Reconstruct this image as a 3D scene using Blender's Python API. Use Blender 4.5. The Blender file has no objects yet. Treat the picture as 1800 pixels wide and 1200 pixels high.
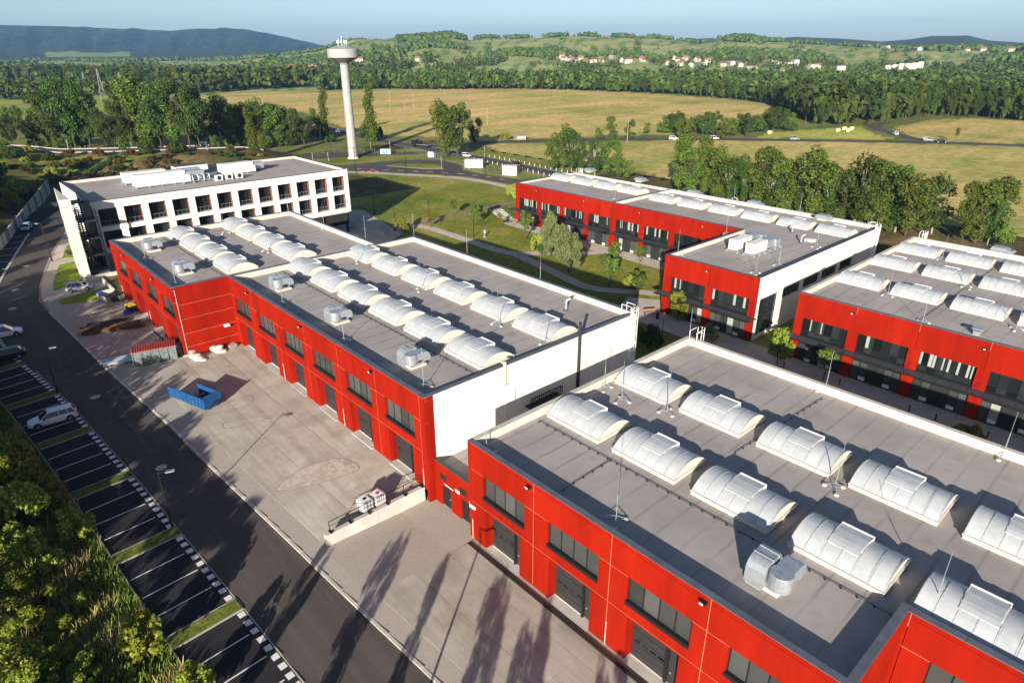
import bpy, bmesh, math, random
import numpy as np
from mathutils import Vector, Matrix
R = math.radians
random.seed(7)
rng = np.random.default_rng(7)
sc = bpy.context.scene
col = sc.collection

# ------------------------------------------------------------------ camera, sky, sun, exposure
cd = bpy.data.cameras.new('camera'); cam = bpy.data.objects.new('camera', cd); col.objects.link(cam)
cd.sensor_width = 36.0; cd.lens = 1154.35 / 1800 * 36; cd.clip_start = 0.5; cd.clip_end = 30000
_r = Vector((0.6706018, 0.7418132, -0.0025288)); _u = Vector((-0.3031145, 0.2771247, 0.9117694)); _f = Vector((-0.6770634, 0.6106677, -0.4106946))
cam.matrix_world = Matrix(((_r.x, _u.x, -_f.x, 0), (_r.y, _u.y, -_f.y, 0), (_r.z, _u.z, -_f.z, 38.02), (0, 0, 0, 1)))
sc.camera = cam
SUN_EL = 15.7; SUN_AZ = -53.5            # direction towards the sun, measured from +X
wd = bpy.data.worlds.new('World'); sc.world = wd; wd.use_nodes = True
wn = wd.node_tree.nodes; wl = wd.node_tree.links
sky = wn.new('ShaderNodeTexSky'); sky.sky_type = 'NISHITA'; sky.sun_disc = False
sky.sun_elevation = R(SUN_EL); sky.sun_rotation = R(90 - SUN_AZ); sky.altitude = 300
sky.air_density = 0.7; sky.dust_density = 0.9; sky.ozone_density = 1.4
wl.new(sky.outputs[0], wn['Background'].inputs[0]); wn['Background'].inputs[1].default_value = 0.06
sl = bpy.data.lights.new('sun', 'SUN'); sl.energy = 5.0; sl.angle = R(0.55); sl.color = (1.0, 0.90, 0.77)
so = bpy.data.objects.new('sun', sl); col.objects.link(so)
sd = Vector((math.cos(R(SUN_EL)) * math.cos(R(SUN_AZ)), math.cos(R(SUN_EL)) * math.sin(R(SUN_AZ)), math.sin(R(SUN_EL))))
so.rotation_euler = sd.to_track_quat('Z', 'Y').to_euler(); so.location = (60, -80, 60)
vs = sc.view_settings; vs.view_transform = 'Standard'; vs.look = 'None'; vs.gamma = 1.0; vs.use_curve_mapping = False
vs.exposure = 1.25
sc.cycles.max_bounces = 6; sc.cycles.volume_bounces = 0; sc.cycles.transparent_max_bounces = 8

# ------------------------------------------------------------------ terrain height
#T0
def sm(t):
    t = np.clip(t, 0.0, 1.0); return t * t * (3 - 2 * t)
def zr(x):
    return 1.25 * np.clip(.41 - .0243 * (x / 1.25 + 83), -1.1, .41)
MT = np.array([(149.11,-0.0108),(152.29,-0.0007),(154.14,0.0063),(156.13,0.0137),(158.08,0.0197),(161.36,0.02),(163.06,0.0173),(166.6,0.0194),(169.9,0.0213),(172.99,0.0219),(178.53,0.0226),(190,0.02),(205,-0.01)])
HL = np.array([(85,0.0),(96.97,0.0027),(102.51,0.0009),(105.61,-0.0007),(108.96,-0.0006),(112.56,0.0015),(116.4,0.0058),(118.8,0.0087),(119.64,0.0122),(120.86,0.0123),(122.49,0.0077),(123.31,0.005),(124.61,0.0085),(126.78,0.0122),(128.96,0.0131),(131.17,0.0147),(133.4,0.0155),(135.19,0.0135),(137.88,0.0122),(140.13,0.013),(141.04,0.0102),(142.81,0.0173),(146.81,0.0124),(150.29,0.0118),(152.94,-0.0028),(155.49,-0.0082),(158.38,-0.0127),(160.4,-0.0178),(165.39,-0.021),(190,-0.021)])
BK = np.array([(80,0.0),(99.64,0.0018),(102.53,0.0021),(104.41,0.0046),(105.76,0.0102),(106.4,0.0097),(107.72,0.0099),(109.04,0.0063),(110.77,0.004),(113.36,0.0075),(116.44,0.0098),(120.41,0.0061),(122.5,0.009),(125.45,0.0065),(130,0.002),(150,-0.01),(190,-0.02)])
EMB = np.array([(-345,-40),(-322,0),(-299,33),(-282,57),(-262,86)])
def dpoly(x, y, P):
    d = np.full(np.shape(x), 1e9)
    for (ax, ay), (bx, by) in zip(P[:-1], P[1:]):
        vx, vy = bx - ax, by - ay; t = np.clip(((x - ax) * vx + (y - ay) * vy) / (vx * vx + vy * vy), 0, 1)
        d = np.minimum(d, np.hypot(x - ax - t * vx, y - ay - t * vy))
    return d
def T(x, y):
    x = np.asarray(x, float); y = np.asarray(y, float)
    zc = np.interp(x, [-165, -125, -100, -88, -60, -42, -30, 10], [-0.9, -1.9, -2.3, -2.42, -2.48, -2.55, -3.0, -3.1])
    z = zr(x) * (1 - sm((y - 44) / 24)) + zc * sm((y - 44) / 24)
    far = np.maximum(sm((y - 135) / 40), sm((-x - 185) / 60))
    z = z * (1 - far) - 2.0 * far
    z = z + 5.0 * (1 - sm((dpoly(x, y, EMB) - 9) / 26))
    # bank behind the long concrete wall and beside the campus road
    n = ((x + 162) * -0.264 + (y - 9) * -0.964)           # left of the wall line
    w = sm(n / 22) * sm((-x - 120) / 40)
    z = z + 5.5 * w * (1 - sm((-x - 270) / 60))
    z = z + 0.9 * sm((1.5 - y) / 14) * sm((x + 125) / 20)
    rr = np.hypot(x, y); az = np.degrees(np.arctan2(y, x)); az = np.where(az < -90, az + 360, az)
    def hill(tab, r0, r1, r2, top, e):
        te = np.interp(az, tab[:, 0], tab[:, 1]); zt = 38.0 + te * r1 - top
        s = np.where(rr < r1, sm((rr - r0) / (r1 - r0)) ** e, 1 - 0.45 * sm((rr - r1) / (r2 - r1)))
        return (np.maximum(zt, -2) + 2) * s
    fold = (2.2*np.sin(az*.9+rr*.003)+1.6*np.sin(az*1.9-rr*.0021)) * sm((rr - 950) / 400) * (1 - sm((rr - 1600) / 300))
    h = hill(HL, 820, 1950, 3000, 8, 1.15) + fold * sm((160 - az) / 8)
    h = np.maximum(h, hill(BK, 2400, 4200, 5200, 4, 1.0))
    mt = hill(MT, 3400, 6200, 7600, 0, 0.8)
    gul = (5*np.sin(az*2.1+np.sin(rr*.0011)*2.5)+4*np.sin(az*4.3+rr*.0023)+7*np.sin(rr*.0035+az*1.3))*sm((rr-3500)/900)*(1-sm((rr-5500)/600))*sm((az-150)/4)
    h = np.maximum(h, mt+gul)
    return z + h
#T1
def Tz(x, y): return float(T(x, y))

# ------------------------------------------------------------------ materials
MATS = {}
def pm(name, c, rough=0.8, var=0.0, vs_=1.0, bump=0.0, bs=20.0, metal=0.0, spec=0.3, c2=None, coord='pos', rnd=0.0, stretch=None, detail=6.0, lo=.35, hi=.65):
    m = bpy.data.materials.new(name); m.use_nodes = True; nt = m.node_tree; N = nt.nodes; L = nt.links; b = N['Principled BSDF']
    b.inputs['Roughness'].default_value = rough; b.inputs['Metallic'].default_value = metal; b.inputs['Specular IOR Level'].default_value = spec
    b.inputs['Base Color'].default_value = (*c, 1)
    if coord == 'pos':
        g = N.new('ShaderNodeNewGeometry'); src = g.outputs['Position']
    else:
        g = N.new('ShaderNodeTexCoord'); src = g.outputs['Object']
    if stretch:
        mp = N.new('ShaderNodeMapping'); mp.inputs['Scale'].default_value = stretch; L.new(src, mp.inputs['Vector']); src = mp.outputs[0]
    out = None
    if c2 is None and var > 0: c2 = tuple(max(0, k * (1 - var)) for k in c)
    if c2 is not None:
        n = N.new('ShaderNodeTexNoise'); n.inputs['Scale'].default_value = vs_; n.inputs['Detail'].default_value = detail; n.inputs['Roughness'].default_value = .62; L.new(src, n.inputs['Vector'])
        r = N.new('ShaderNodeValToRGB'); r.color_ramp.elements[0].position = lo; r.color_ramp.elements[1].position = hi
        r.color_ramp.elements[0].color = (*c2, 1); r.color_ramp.elements[1].color = (*c, 1); L.new(n.outputs['Fac'], r.inputs[0]); out = r.outputs[0]
    if rnd > 0:
        oi = N.new('ShaderNodeObjectInfo'); hs = N.new('ShaderNodeHueSaturation'); mr = N.new('ShaderNodeMapRange'); mr.inputs[3].default_value = 1 - rnd; mr.inputs[4].default_value = 1 + rnd
        L.new(oi.outputs['Random'], mr.inputs[0]); L.new(mr.outputs[0], hs.inputs['Value'])
        if out: L.new(out, hs.inputs['Color'])
        else: hs.inputs['Color'].default_value = (*c, 1)
        out = hs.outputs[0]
    if out: L.new(out, b.inputs['Base Color'])
    if bump > 0:
        n2 = N.new('ShaderNodeTexNoise'); n2.inputs['Scale'].default_value = bs; n2.inputs['Detail'].default_value = 4; L.new(src, n2.inputs['Vector'])
        bp_ = N.new('ShaderNodeBump'); bp_.inputs['Strength'].default_value = bump; bp_.inputs['Distance'].default_value = 0.1; L.new(n2.outputs['Fac'], bp_.inputs['Height']); L.new(bp_.outputs[0], b.inputs['Normal'])
    MATS[name] = m; return m
def leafmat(name, a, b_, trans=.3, rnd=.25):
    m = bpy.data.materials.new(name); m.use_nodes = True; nt = m.node_tree; N = nt.nodes; L = nt.links
    N.remove(N['Principled BSDF'])
    g = N.new('ShaderNodeNewGeometry'); r = N.new('ShaderNodeValToRGB'); r.color_ramp.elements[0].color = (*a, 1); r.color_ramp.elements[1].color = (*b_, 1)
    L.new(g.outputs['Random Per Island'], r.inputs[0])
    oi = N.new('ShaderNodeObjectInfo'); hs = N.new('ShaderNodeHueSaturation'); mr = N.new('ShaderNodeMapRange'); mr.inputs[3].default_value = 1 - rnd; mr.inputs[4].default_value = 1 + rnd
    L.new(oi.outputs['Random'], mr.inputs[0]); L.new(mr.outputs[0], hs.inputs['Value'])
    mh = N.new('ShaderNodeMapRange'); mh.inputs[3].default_value = .47; mh.inputs[4].default_value = .522; L.new(oi.outputs['Random'], mh.inputs[0]); L.new(mh.outputs[0], hs.inputs['Hue'])
    L.new(r.outputs[0], hs.inputs['Color'])
    d = N.new('ShaderNodeBsdfDiffuse'); t = N.new('ShaderNodeBsdfTranslucent'); mx = N.new('ShaderNodeMixShader'); mx.inputs[0].default_value = trans
    L.new(hs.outputs[0], d.inputs[0]); L.new(hs.outputs[0], t.inputs[0]); L.new(d.outputs[0], mx.inputs[1]); L.new(t.outputs[0], mx.inputs[2]); L.new(mx.outputs[0], N['Material Output'].inputs[0])
    MATS[name] = m; return m
M = MATS
pm('red', (.272, .0108, .0025), .85, c2=(.195, .0072, .0019), vs_=1.0, bump=.1, bs=3, spec=.06, stretch=(.6, .6, .10), rnd=.11)
pm('sealant', (.46, .20, .12), .8)
pm('white_wall', (.66, .63, .58), .8, var=.08, vs_=.25, spec=.2)
pm('cream', (.54, .50, .44), .8, var=.15, vs_=1.2)
pm('grey_plaster', (.21, .20, .19), .85, var=.15, vs_=.6)
pm('fin_concrete', (.50, .475, .43), .8, var=.2, vs_=.5)
pm('coping', (.14, .16, .19), .5, var=.3, vs_=.9, metal=.3)
pm('dark_coping', (.05, .055, .065), .5)
pm('black_metal', (.012, .012, .014), .45)
pm('dark_grey', (.03, .03, .032), .5, var=.25, vs_=1.5)
pm('glass', (.014, .018, .019), .06, spec=.5, rnd=.6)
pm('glass_grey', (.05, .054, .052), .12, spec=.5, rnd=.45)
pm('glass_blind', (.28, .31, .28), .25, spec=.4)
pm('interior', (.02, .018, .018), .9)
pm('brown_reveal', (.22, .085, .05), .8)
pm('galv', (.46, .50, .54), .38, var=.25, vs_=3, metal=.55)
pm('poly', (.42, .44, .455), .36, c2=(.35, .375, .395), vs_=1.3, spec=.45, rnd=.06)
pm('lunette', (.58, .53, .45), .5)
pm('rib', (.34, .36, .38), .5)
pm('white_metal', (.78, .78, .76), .5)
pm('ahu_white', (.72, .70, .66), .55, var=.12, vs_=1.0)
pm('asphalt', (.088, .078, .070), .9, c2=(.062, .055, .050), vs_=.14, bump=.25, bs=30, spec=.15)
pm('asphalt_dark', (.034, .033, .037), .92, c2=(.024, .023, .026), vs_=.5, bump=.25, bs=30, spec=.1)
pm('concrete', (.455, .432, .362), .88, c2=(.335, .315, .265), vs_=.22, bump=.1, bs=6, rnd=.05, spec=.2)
pm('concrete_pale', (.52, .48, .42), .85, var=.2, vs_=.8)
pm('kerb', (.36, .33, .30), .85, var=.2, vs_=1.5)
pm('red_paver', (.30, .13, .10), .9, var=.25, vs_=2)
pm('path', (.50, .44, .37), .9, c2=(.40, .345, .29), vs_=.5, spec=.15)
pm('brown_path', (.24, .19, .15), .9, var=.2, vs_=.6)
pm('roadpaint', (.75, .74, .70), .7, var=.15, vs_=3)
pm('patch', (.35, .31, .255), .9, c2=(.44, .41, .345), vs_=1.6, lo=.42, hi=.56)
pm('patch_line', (.27, .225, .18), .9)
pm('drain', (.028, .018, .013), .8)
pm('rust', (.15, .06, .022), .85, c2=(.05, .03, .02), vs_=3, bump=.3, bs=8)
pm('blue_paint', (.008, .075, .22), .55, c2=(.010, .05, .14), vs_=1.6)
pm('bag_white', (.72, .66, .56), .8, var=.2, vs_=4, bump=.5, bs=5)
pm('red_tin', (.42, .07, .055), .55, var=.25, vs_=1.5)
pm('grey_green', (.17, .20, .19), .6, c2=(.09, .11, .11), vs_=2.5)
pm('plastic_white', (.70, .70, .70), .4)
pm('yellow', (.75, .55, .03), .5); pm('blue_plastic', (.015, .06, .33), .5); pm('dark_plastic', (.02, .024, .024), .5)
pm('car_white', (.74, .75, .78), .22, spec=.6); pm('car_silver', (.42, .44, .47), .25, metal=.4); pm('car_black', (.012, .013, .016), .2, spec=.6)
pm('car_red', (.10, .010, .012), .25, spec=.6); pm('car_blue', (.04, .06, .11), .25); pm('car_pale_blue', (.30, .38, .47), .25)
pm('tyre', (.012, .012, .012), .85); pm('rim', (.38, .39, .41), .35, metal=.7); pm('car_glass', (.008, .010, .013), .05, spec=.6)
pm('lamp_red', (.35, .01, .01), .3); pm('lamp_clear', (.5, .5, .48), .2)
pm('bark', (.085, .065, .05), .9, var=.35, vs_=6, coord='obj'); pm('bark_pale', (.30, .26, .21), .9, var=.35, vs_=6, coord='obj')
pm('mast', (.32, .315, .305), .6, var=.12, vs_=.4); pm('steel_grey', (.33, .35, .37), .5, metal=.4)
pm('sign_blue', (.03, .16, .5), .5); pm('sign_red', (.6, .03, .03), .5); pm('wood', (.20, .12, .06), .8)
pm('roof_tile', (.19, .082, .058), .85, rnd=.3); pm('house_wall', (.40, .375, .33), .85, rnd=.12); pm('house_grey', (.24, .23, .23), .8)
pm('straw_bale', (.55, .45, .27), .9); pm('cab_blue', (.10, .22, .42), .5)
leafmat('leaf_mid', (0.0510, 0.0901, 0.0174), (0.1454, 0.1963, 0.0377))
leafmat('leaf_dark', (0.0300, 0.0599, 0.0163), (0.0869, 0.1318, 0.0300))
leafmat('leaf_bright', (0.1165, 0.1786, 0.0217), (0.2950, 0.3338, 0.0528), .4)
leafmat('leaf_olive', (0.0924, 0.1134, 0.0444), (0.2033, 0.2156, 0.0863))
leafmat('leaf_far', (0.0348, 0.0641, 0.0163), (0.0874, 0.1222, 0.0302), .15, .3)
leafmat('leaf_yellow', (.13, .12, .02), (.26, .21, .03), .35)
leafmat('leaf_brown', (.060, .048, .018), (.135, .105, .035), .25)
leafmat('straw_blade', (0.2125, 0.1625, 0.0688), (0.5000, 0.3875, 0.1750), .3)
leafmat('grass_blade', (0.0880, 0.1440, 0.0240), (0.2080, 0.2560, 0.0480), .3)
def tweak(m, fn): fn(m.node_tree, m.node_tree.nodes['Principled BSDF'])
# the roof sheet: bitumen felt with lap seams across the roof
def roof_felt():
    m = pm('roof_felt', (.375, .342, .322), .85, c2=(.285, .258, .242), vs_=.16, bump=.12, bs=14, spec=.2); nt = m.node_tree; N = nt.nodes; L = nt.links; b = N['Principled BSDF']
    old = b.inputs['Base Color'].links[0].from_socket
    g = N.new('ShaderNodeNewGeometry'); sx = N.new('ShaderNodeSeparateXYZ'); L.new(g.outputs['Position'], sx.inputs[0])
    nz = N.new('ShaderNodeTexNoise'); nz.inputs['Scale'].default_value = .35; L.new(g.outputs['Position'], nz.inputs['Vector'])
    ad = N.new('ShaderNodeMath'); ad.operation = 'MULTIPLY_ADD'; ad.inputs[1].default_value = .22; L.new(nz.outputs['Fac'], ad.inputs[0]); L.new(sx.outputs[0], ad.inputs[2])
    md = N.new('ShaderNodeMath'); md.operation = 'PINGPONG'; md.inputs[1].default_value = .98; L.new(ad.outputs[0], md.inputs[0])
    mr = N.new('ShaderNodeMapRange'); mr.inputs[1].default_value = 0.0; mr.inputs[2].default_value = .16; mr.inputs[3].default_value = 1.0; mr.inputs[4].default_value = 0.0; L.new(md.outputs[0], mr.inputs[0])
    n3 = N.new('ShaderNodeTexNoise'); n3.inputs['Scale'].default_value = .22; n3.inputs['Detail'].default_value = 3; L.new(g.outputs['Position'], n3.inputs['Vector'])
    m3 = N.new('ShaderNodeMapRange'); m3.inputs[1].default_value = .42; m3.inputs[2].default_value = .62; m3.inputs[3].default_value = .28; m3.inputs[4].default_value = .85; L.new(n3.outputs['Fac'], m3.inputs[0])
    mu = N.new('ShaderNodeMath'); mu.operation = 'MULTIPLY'; L.new(mr.outputs[0], mu.inputs[0]); L.new(m3.outputs[0], mu.inputs[1])
    mx = N.new('ShaderNodeMix'); mx.data_type = 'RGBA'; L.new(mu.outputs[0], mx.inputs[0]); L.new(old, mx.inputs[6]); mx.inputs[7].default_value = (.185, .168, .162, 1)
    # faint puddle stains
    n4 = N.new('ShaderNodeTexNoise'); n4.inputs['Scale'].default_value = .5; n4.inputs['Detail'].default_value = 8; L.new(g.outputs['Position'], n4.inputs['Vector'])
    m4 = N.new('ShaderNodeMapRange'); m4.inputs[1].default_value = .58; m4.inputs[2].default_value = .72; m4.inputs[3].default_value = 0; m4.inputs[4].default_value = .7; L.new(n4.outputs['Fac'], m4.inputs[0])
    mx2 = N.new('ShaderNodeMix'); mx2.data_type = 'RGBA'; L.new(m4.outputs[0], mx2.inputs[0]); L.new(mx.outputs[2], mx2.inputs[6]); mx2.inputs[7].default_value = (.245, .22, .205, 1)
    L.new(mx2.outputs[2], b.inputs['Base Color'])
roof_felt()
def worn(name, dark, amt, k1, stretch, amt2):
    # soft stains and wheel tracks laid over a paving material
    nt = MATS[name].node_tree; N = nt.nodes; L = nt.links; b = N['Principled BSDF']; old = b.inputs['Base Color'].links[0].from_socket; g = N.new('ShaderNodeNewGeometry')
    for sc_, st, a, lo, hi in ((k1, None, amt, .50, .70), (1.0, stretch, amt2, .48, .66)):
        src = g.outputs['Position']
        if st: mp = N.new('ShaderNodeMapping'); mp.inputs['Scale'].default_value = st; mp.inputs['Rotation'].default_value = (0, 0, R(4)); L.new(src, mp.inputs['Vector']); src = mp.outputs[0]
        n = N.new('ShaderNodeTexNoise'); n.inputs['Scale'].default_value = sc_; n.inputs['Detail'].default_value = 9; n.inputs['Roughness'].default_value = .68; L.new(src, n.inputs['Vector'])
        mr = N.new('ShaderNodeMapRange'); mr.inputs[1].default_value = lo; mr.inputs[2].default_value = hi; mr.inputs[3].default_value = 0; mr.inputs[4].default_value = a; L.new(n.outputs['Fac'], mr.inputs[0])
        mx = N.new('ShaderNodeMix'); mx.data_type = 'RGBA'; L.new(mr.outputs[0], mx.inputs[0]); L.new(old, mx.inputs[6]); mx.inputs[7].default_value = (*dark, 1); old = mx.outputs[2]
    L.new(old, b.inputs['Base Color'])
worn('concrete', (.235, .195, .155), .55, .28, (.045, .8, 1), .5)
worn('asphalt', (.125, .112, .10), .35, .10, (.03, 1.1, 1), .5)
# block paving: small bricks far below a pixel apart from their joints
def block_paving():
    m = pm('block_paving', (.33, .285, .245), .9, spec=.15); nt = m.node_tree; N = nt.nodes; L = nt.links; b = N['Principled BSDF']
    g = N.new('ShaderNodeNewGeometry'); br = N.new('ShaderNodeTexBrick'); br.inputs['Scale'].default_value = 1.0
    br.inputs['Brick Width'].default_value = .24; br.inputs['Row Height'].default_value = .13; br.inputs['Mortar Size'].default_value = .014
    br.inputs['Color1'].default_value = (.425, .39, .335, 1); br.inputs['Color2'].default_value = (.38, .345, .295, 1); br.inputs['Mortar'].default_value = (.25, .22, .19, 1)
    L.new(g.outputs['Position'], br.inputs['Vector'])
    n = N.new('ShaderNodeTexNoise'); n.inputs['Scale'].default_value = .3; L.new(g.outputs['Position'], n.inputs['Vector'])
    mx = N.new('ShaderNodeMix'); mx.data_type = 'RGBA'; mx.blend_type = 'MULTIPLY'; mx.inputs[0].default_value = .5; L.new(br.outputs[0], mx.inputs[6]); L.new(n.outputs['Color'], mx.inputs[7])
    L.new(br.outputs[0], b.inputs['Base Color'])
block_paving()
def grassmat(name, cols, big=.02, small=.6):
    m = bpy.data.materials.new(name); m.use_nodes = True; nt = m.node_tree; N = nt.nodes; L = nt.links; b = N['Principled BSDF']; b.inputs['Roughness'].default_value = .95; b.inputs['Specular IOR Level'].default_value = .1
    g = N.new('ShaderNodeNewGeometry')
    n1 = N.new('ShaderNodeTexNoise'); n1.inputs['Scale'].default_value = big; n1.inputs['Detail'].default_value = 9; n1.inputs['Roughness'].default_value = .7; L.new(g.outputs['Position'], n1.inputs['Vector'])
    r1 = N.new('ShaderNodeValToRGB'); e = r1.color_ramp.elements; e[0].position = .36; e[1].position = .64; e[0].color = (*cols[0], 1); e[1].color = (*cols[-1], 1)
    for i, c in enumerate(cols[1:-1]): k = e.new(.36 + .28 * (i + 1) / (len(cols) - 1)); k.color = (*c, 1)
    L.new(n1.outputs['Fac'], r1.inputs[0])
    n2 = N.new('ShaderNodeTexNoise'); n2.inputs['Scale'].default_value = small; n2.inputs['Detail'].default_value = 6; n2.inputs['Roughness'].default_value = .75; L.new(g.outputs['Position'], n2.inputs['Vector'])
    mr = N.new('ShaderNodeMapRange'); mr.inputs[1].default_value = .3; mr.inputs[2].default_value = .7; mr.inputs[3].default_value = .55; mr.inputs[4].default_value = 1.35; L.new(n2.outputs['Fac'], mr.inputs[0])
    hs = N.new('ShaderNodeHueSaturation'); L.new(mr.outputs[0], hs.inputs['Value']); L.new(r1.outputs[0], hs.inputs['Color']); L.new(hs.outputs[0], b.inputs['Base Color'])
    bp_ = N.new('ShaderNodeBump'); bp_.inputs['Strength'].default_value = .6; bp_.inputs['Distance'].default_value = .25; L.new(n2.outputs['Fac'], bp_.inputs['Height']); L.new(bp_.outputs[0], b.inputs['Normal'])
    MATS[name] = m; return m
grassmat('lawn', [(.115, .150, .020), (.19, .205, .030), (.33, .275, .075)], .05, .9)
grassmat('lawn_fresh', [(.14, .215, .016), (.19, .255, .022), (.23, .265, .035)], .2, 1.5)
grassmat('rough_grass', [(.048, .052, .016), (.10, .082, .03), (.20, .14, .06)], .08, .8)
grassmat('island_grass', [(.07, .11, .012), (.11, .15, .02), (.17, .175, .04)], .3, 2.0)
leafmat('leaf_bush', (0.1318, 0.1844, 0.0281), (0.3778, 0.4128, 0.0791), .35)
def hue(name, k):
    n = [x for x in MATS[name].node_tree.nodes if x.type == 'HUE_SAT'][0]; n.inputs['Saturation'].default_value = k
# ------------------------------------------------------------------ helpers
WP = {}
def tag(o, label=None, cat=None, group=None, kind=None):
    if label: o['label'] = label
    if cat: o['category'] = cat
    if group: o['group'] = group
    if kind: o['kind'] = kind
    return o
def thing(name, loc, label, cat, group=None, rz=0.0):
    o = bpy.data.objects.new(name, None); col.objects.link(o); o.location = loc; o.rotation_euler = (0, 0, rz); WP[o] = Vector(loc); o.empty_display_size = .3
    return tag(o, label, cat, group)
class MB:
    def __init__(s): s.v = []; s.f = []; s.m = None
    def add(s, vs_, fs):
        n = len(s.v)
        if s.m: vs_ = [tuple(s.m @ Vector(p)) for p in vs_]
        s.v += [tuple(p) for p in vs_]; s.f += [tuple(i + n for i in q) for q in fs]; return s
    def box(s, x0, y0, z0, x1, y1, z1):
        return s.add([(x0,y0,z0),(x1,y0,z0),(x1,y1,z0),(x0,y1,z0),(x0,y0,z1),(x1,y0,z1),(x1,y1,z1),(x0,y1,z1)], [(3,2,1,0),(4,5,6,7),(0,1,5,4),(1,2,6,5),(2,3,7,6),(3,0,4,7)])
    def cbox(s, x, y, z, dx, dy, dz): return s.box(x-dx/2, y-dy/2, z, x+dx/2, y+dy/2, z+dz)
    def prism(s, P, z0, z1):
        n = len(P)
        return s.add([(p[0], p[1], z0) for p in P] + [(p[0], p[1], z1) for p in P], [tuple(range(n))[::-1], tuple(range(n, 2*n))] + [(i, (i+1) % n, n+(i+1) % n, n+i) for i in range(n)])
    def ext(s, P, axis, a, b):          # polygon P in the plane across 'axis', from a to b
        n = len(P)
        g = (lambda p, t: (t, p[0], p[1])) if axis == 'x' else (lambda p, t: (p[0], t, p[1]))
        return s.add([g(p, a) for p in P] + [g(p, b) for p in P], [tuple(range(n)), tuple(range(n, 2*n))[::-1]] + [(i, n+i, n+(i+1) % n, (i+1) % n) for i in range(n)])
    def tube(s, p, q, r, n=6, r2=None):
        p = Vector(p); q = Vector(q); d = (q - p).normalized(); a = d.orthogonal().normalized(); b = d.cross(a); r2 = r if r2 is None else r2
        vs_ = [p + (a*math.cos(t)+b*math.sin(t))*r for t in [2*math.pi*i/n for i in range(n)]] + [q + (a*math.cos(t)+b*math.sin(t))*r2 for t in [2*math.pi*i/n for i in range(n)]]
        return s.add(vs_, [tuple(range(n))[::-1], tuple(range(n, 2*n))] + [(i, (i+1) % n, n+(i+1) % n, n+i) for i in range(n)])
    def path(s, P, r, n=5):
        for a, b in zip(P[:-1], P[1:]): s.tube(a, b, r, n)
        return s
    def lathe(s, prof, n=24, c=(0, 0)):
        k = len(prof); vs_ = [(c[0]+r*math.cos(2*math.pi*i/n), c[1]+r*math.sin(2*math.pi*i/n), z) for r, z in prof for i in range(n)]
        fs = [(j*n+i, j*n+(i+1) % n, (j+1)*n+(i+1) % n, (j+1)*n+i) for j in range(k-1) for i in range(n)]
        fs += [tuple(range(n))[::-1], tuple(range((k-1)*n, k*n))]; return s.add(vs_, fs)
    def mesh(s, name, mat, off=(0, 0, 0), smooth=False):
        me = bpy.data.meshes.new(name); o = Vector(off); me.from_pydata([tuple(Vector(p) - o) for p in s.v] if any(off) else s.v, [], s.f); me.materials.append(MATS[mat] if isinstance(mat, str) else mat)
        if smooth: me.polygons.foreach_set('use_smooth', [True] * len(me.polygons))
        me.update(); return me
    def build(s, name, mat, parent=None, local=True, smooth=False):   # local=False: vertices were given in world coordinates
        off = (0, 0, 0) if local or parent is None else WP[parent]
        return put(name, s.mesh(name, mat, off, smooth), parent)
def put(name, me, parent=None, loc=(0, 0, 0), rz=0.0):
    o = bpy.data.objects.new(name, me); col.objects.link(o); o.location = loc; o.rotation_euler = (0, 0, rz)
    if parent is not None: o.parent = parent; WP[o] = WP[parent] + Vector(loc)
    else: WP[o] = Vector(loc)
    return o
def copy_tree(src, loc, rz=0.0, label=None, group=None, scale=None):
    def cp(o, par):
        c = o.copy(); col.objects.link(c)
        if par is not None: c.parent = par
        for ch in o.children: cp(ch, c)
        return c
    c = cp(src, None); c.location = loc; c.rotation_euler = (0, 0, rz); WP[c] = Vector(loc)
    if scale: c.scale = scale if hasattr(scale, '__len__') else (scale,) * 3
    if label: c['label'] = label
    if group: c['group'] = group
    return c
def structure(o): o['kind'] = 'structure'; return o
def resample(P, step):
    P = [Vector((*p[:2], 0)) for p in P]; out = []
    for a, b in zip(P[:-1], P[1:]):
        n = max(1, int((b-a).length / step)); out += [a.lerp(b, i/n) for i in range(n)]
    return out + [P[-1]]
def smooth_line(P, k=2):
    P = [Vector((*p[:2], 0)) for p in P]
    for _ in range(k):
        Q = [P[0]]
        for a, b in zip(P[:-1], P[1:]): Q += [a.lerp(b, .25), a.lerp(b, .75)]
        P = Q + [P[-1]]
    return P
class Line:
    def __init__(s, P, k=2):
        s.P = smooth_line(P, k); s.s = [0]
        for a, b in zip(s.P[:-1], s.P[1:]): s.s.append(s.s[-1] + (b-a).length)
        s.len = s.s[-1]
    def at(s, t):
        t = min(max(t, 0), s.len - 1e-6)
        i = max(0, int(np.searchsorted(s.s, t, side='right')) - 1); i = min(i, len(s.P)-2)
        d = (s.P[i+1]-s.P[i]); L = d.length or 1; return s.P[i] + d*((t-s.s[i])/L), d/L
    def off(s, t, o): p, d = s.at(t); return p + Vector((-d.y, d.x, 0))*o
    def near(s, x):                      # parameter where the line reaches the given x
        if not hasattr(s, 'xs'): s.xs = np.array([s.at(s.len*i/800)[0].x for i in range(801)])
        return s.len*int(np.argmin(np.abs(s.xs-x)))/800
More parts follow.
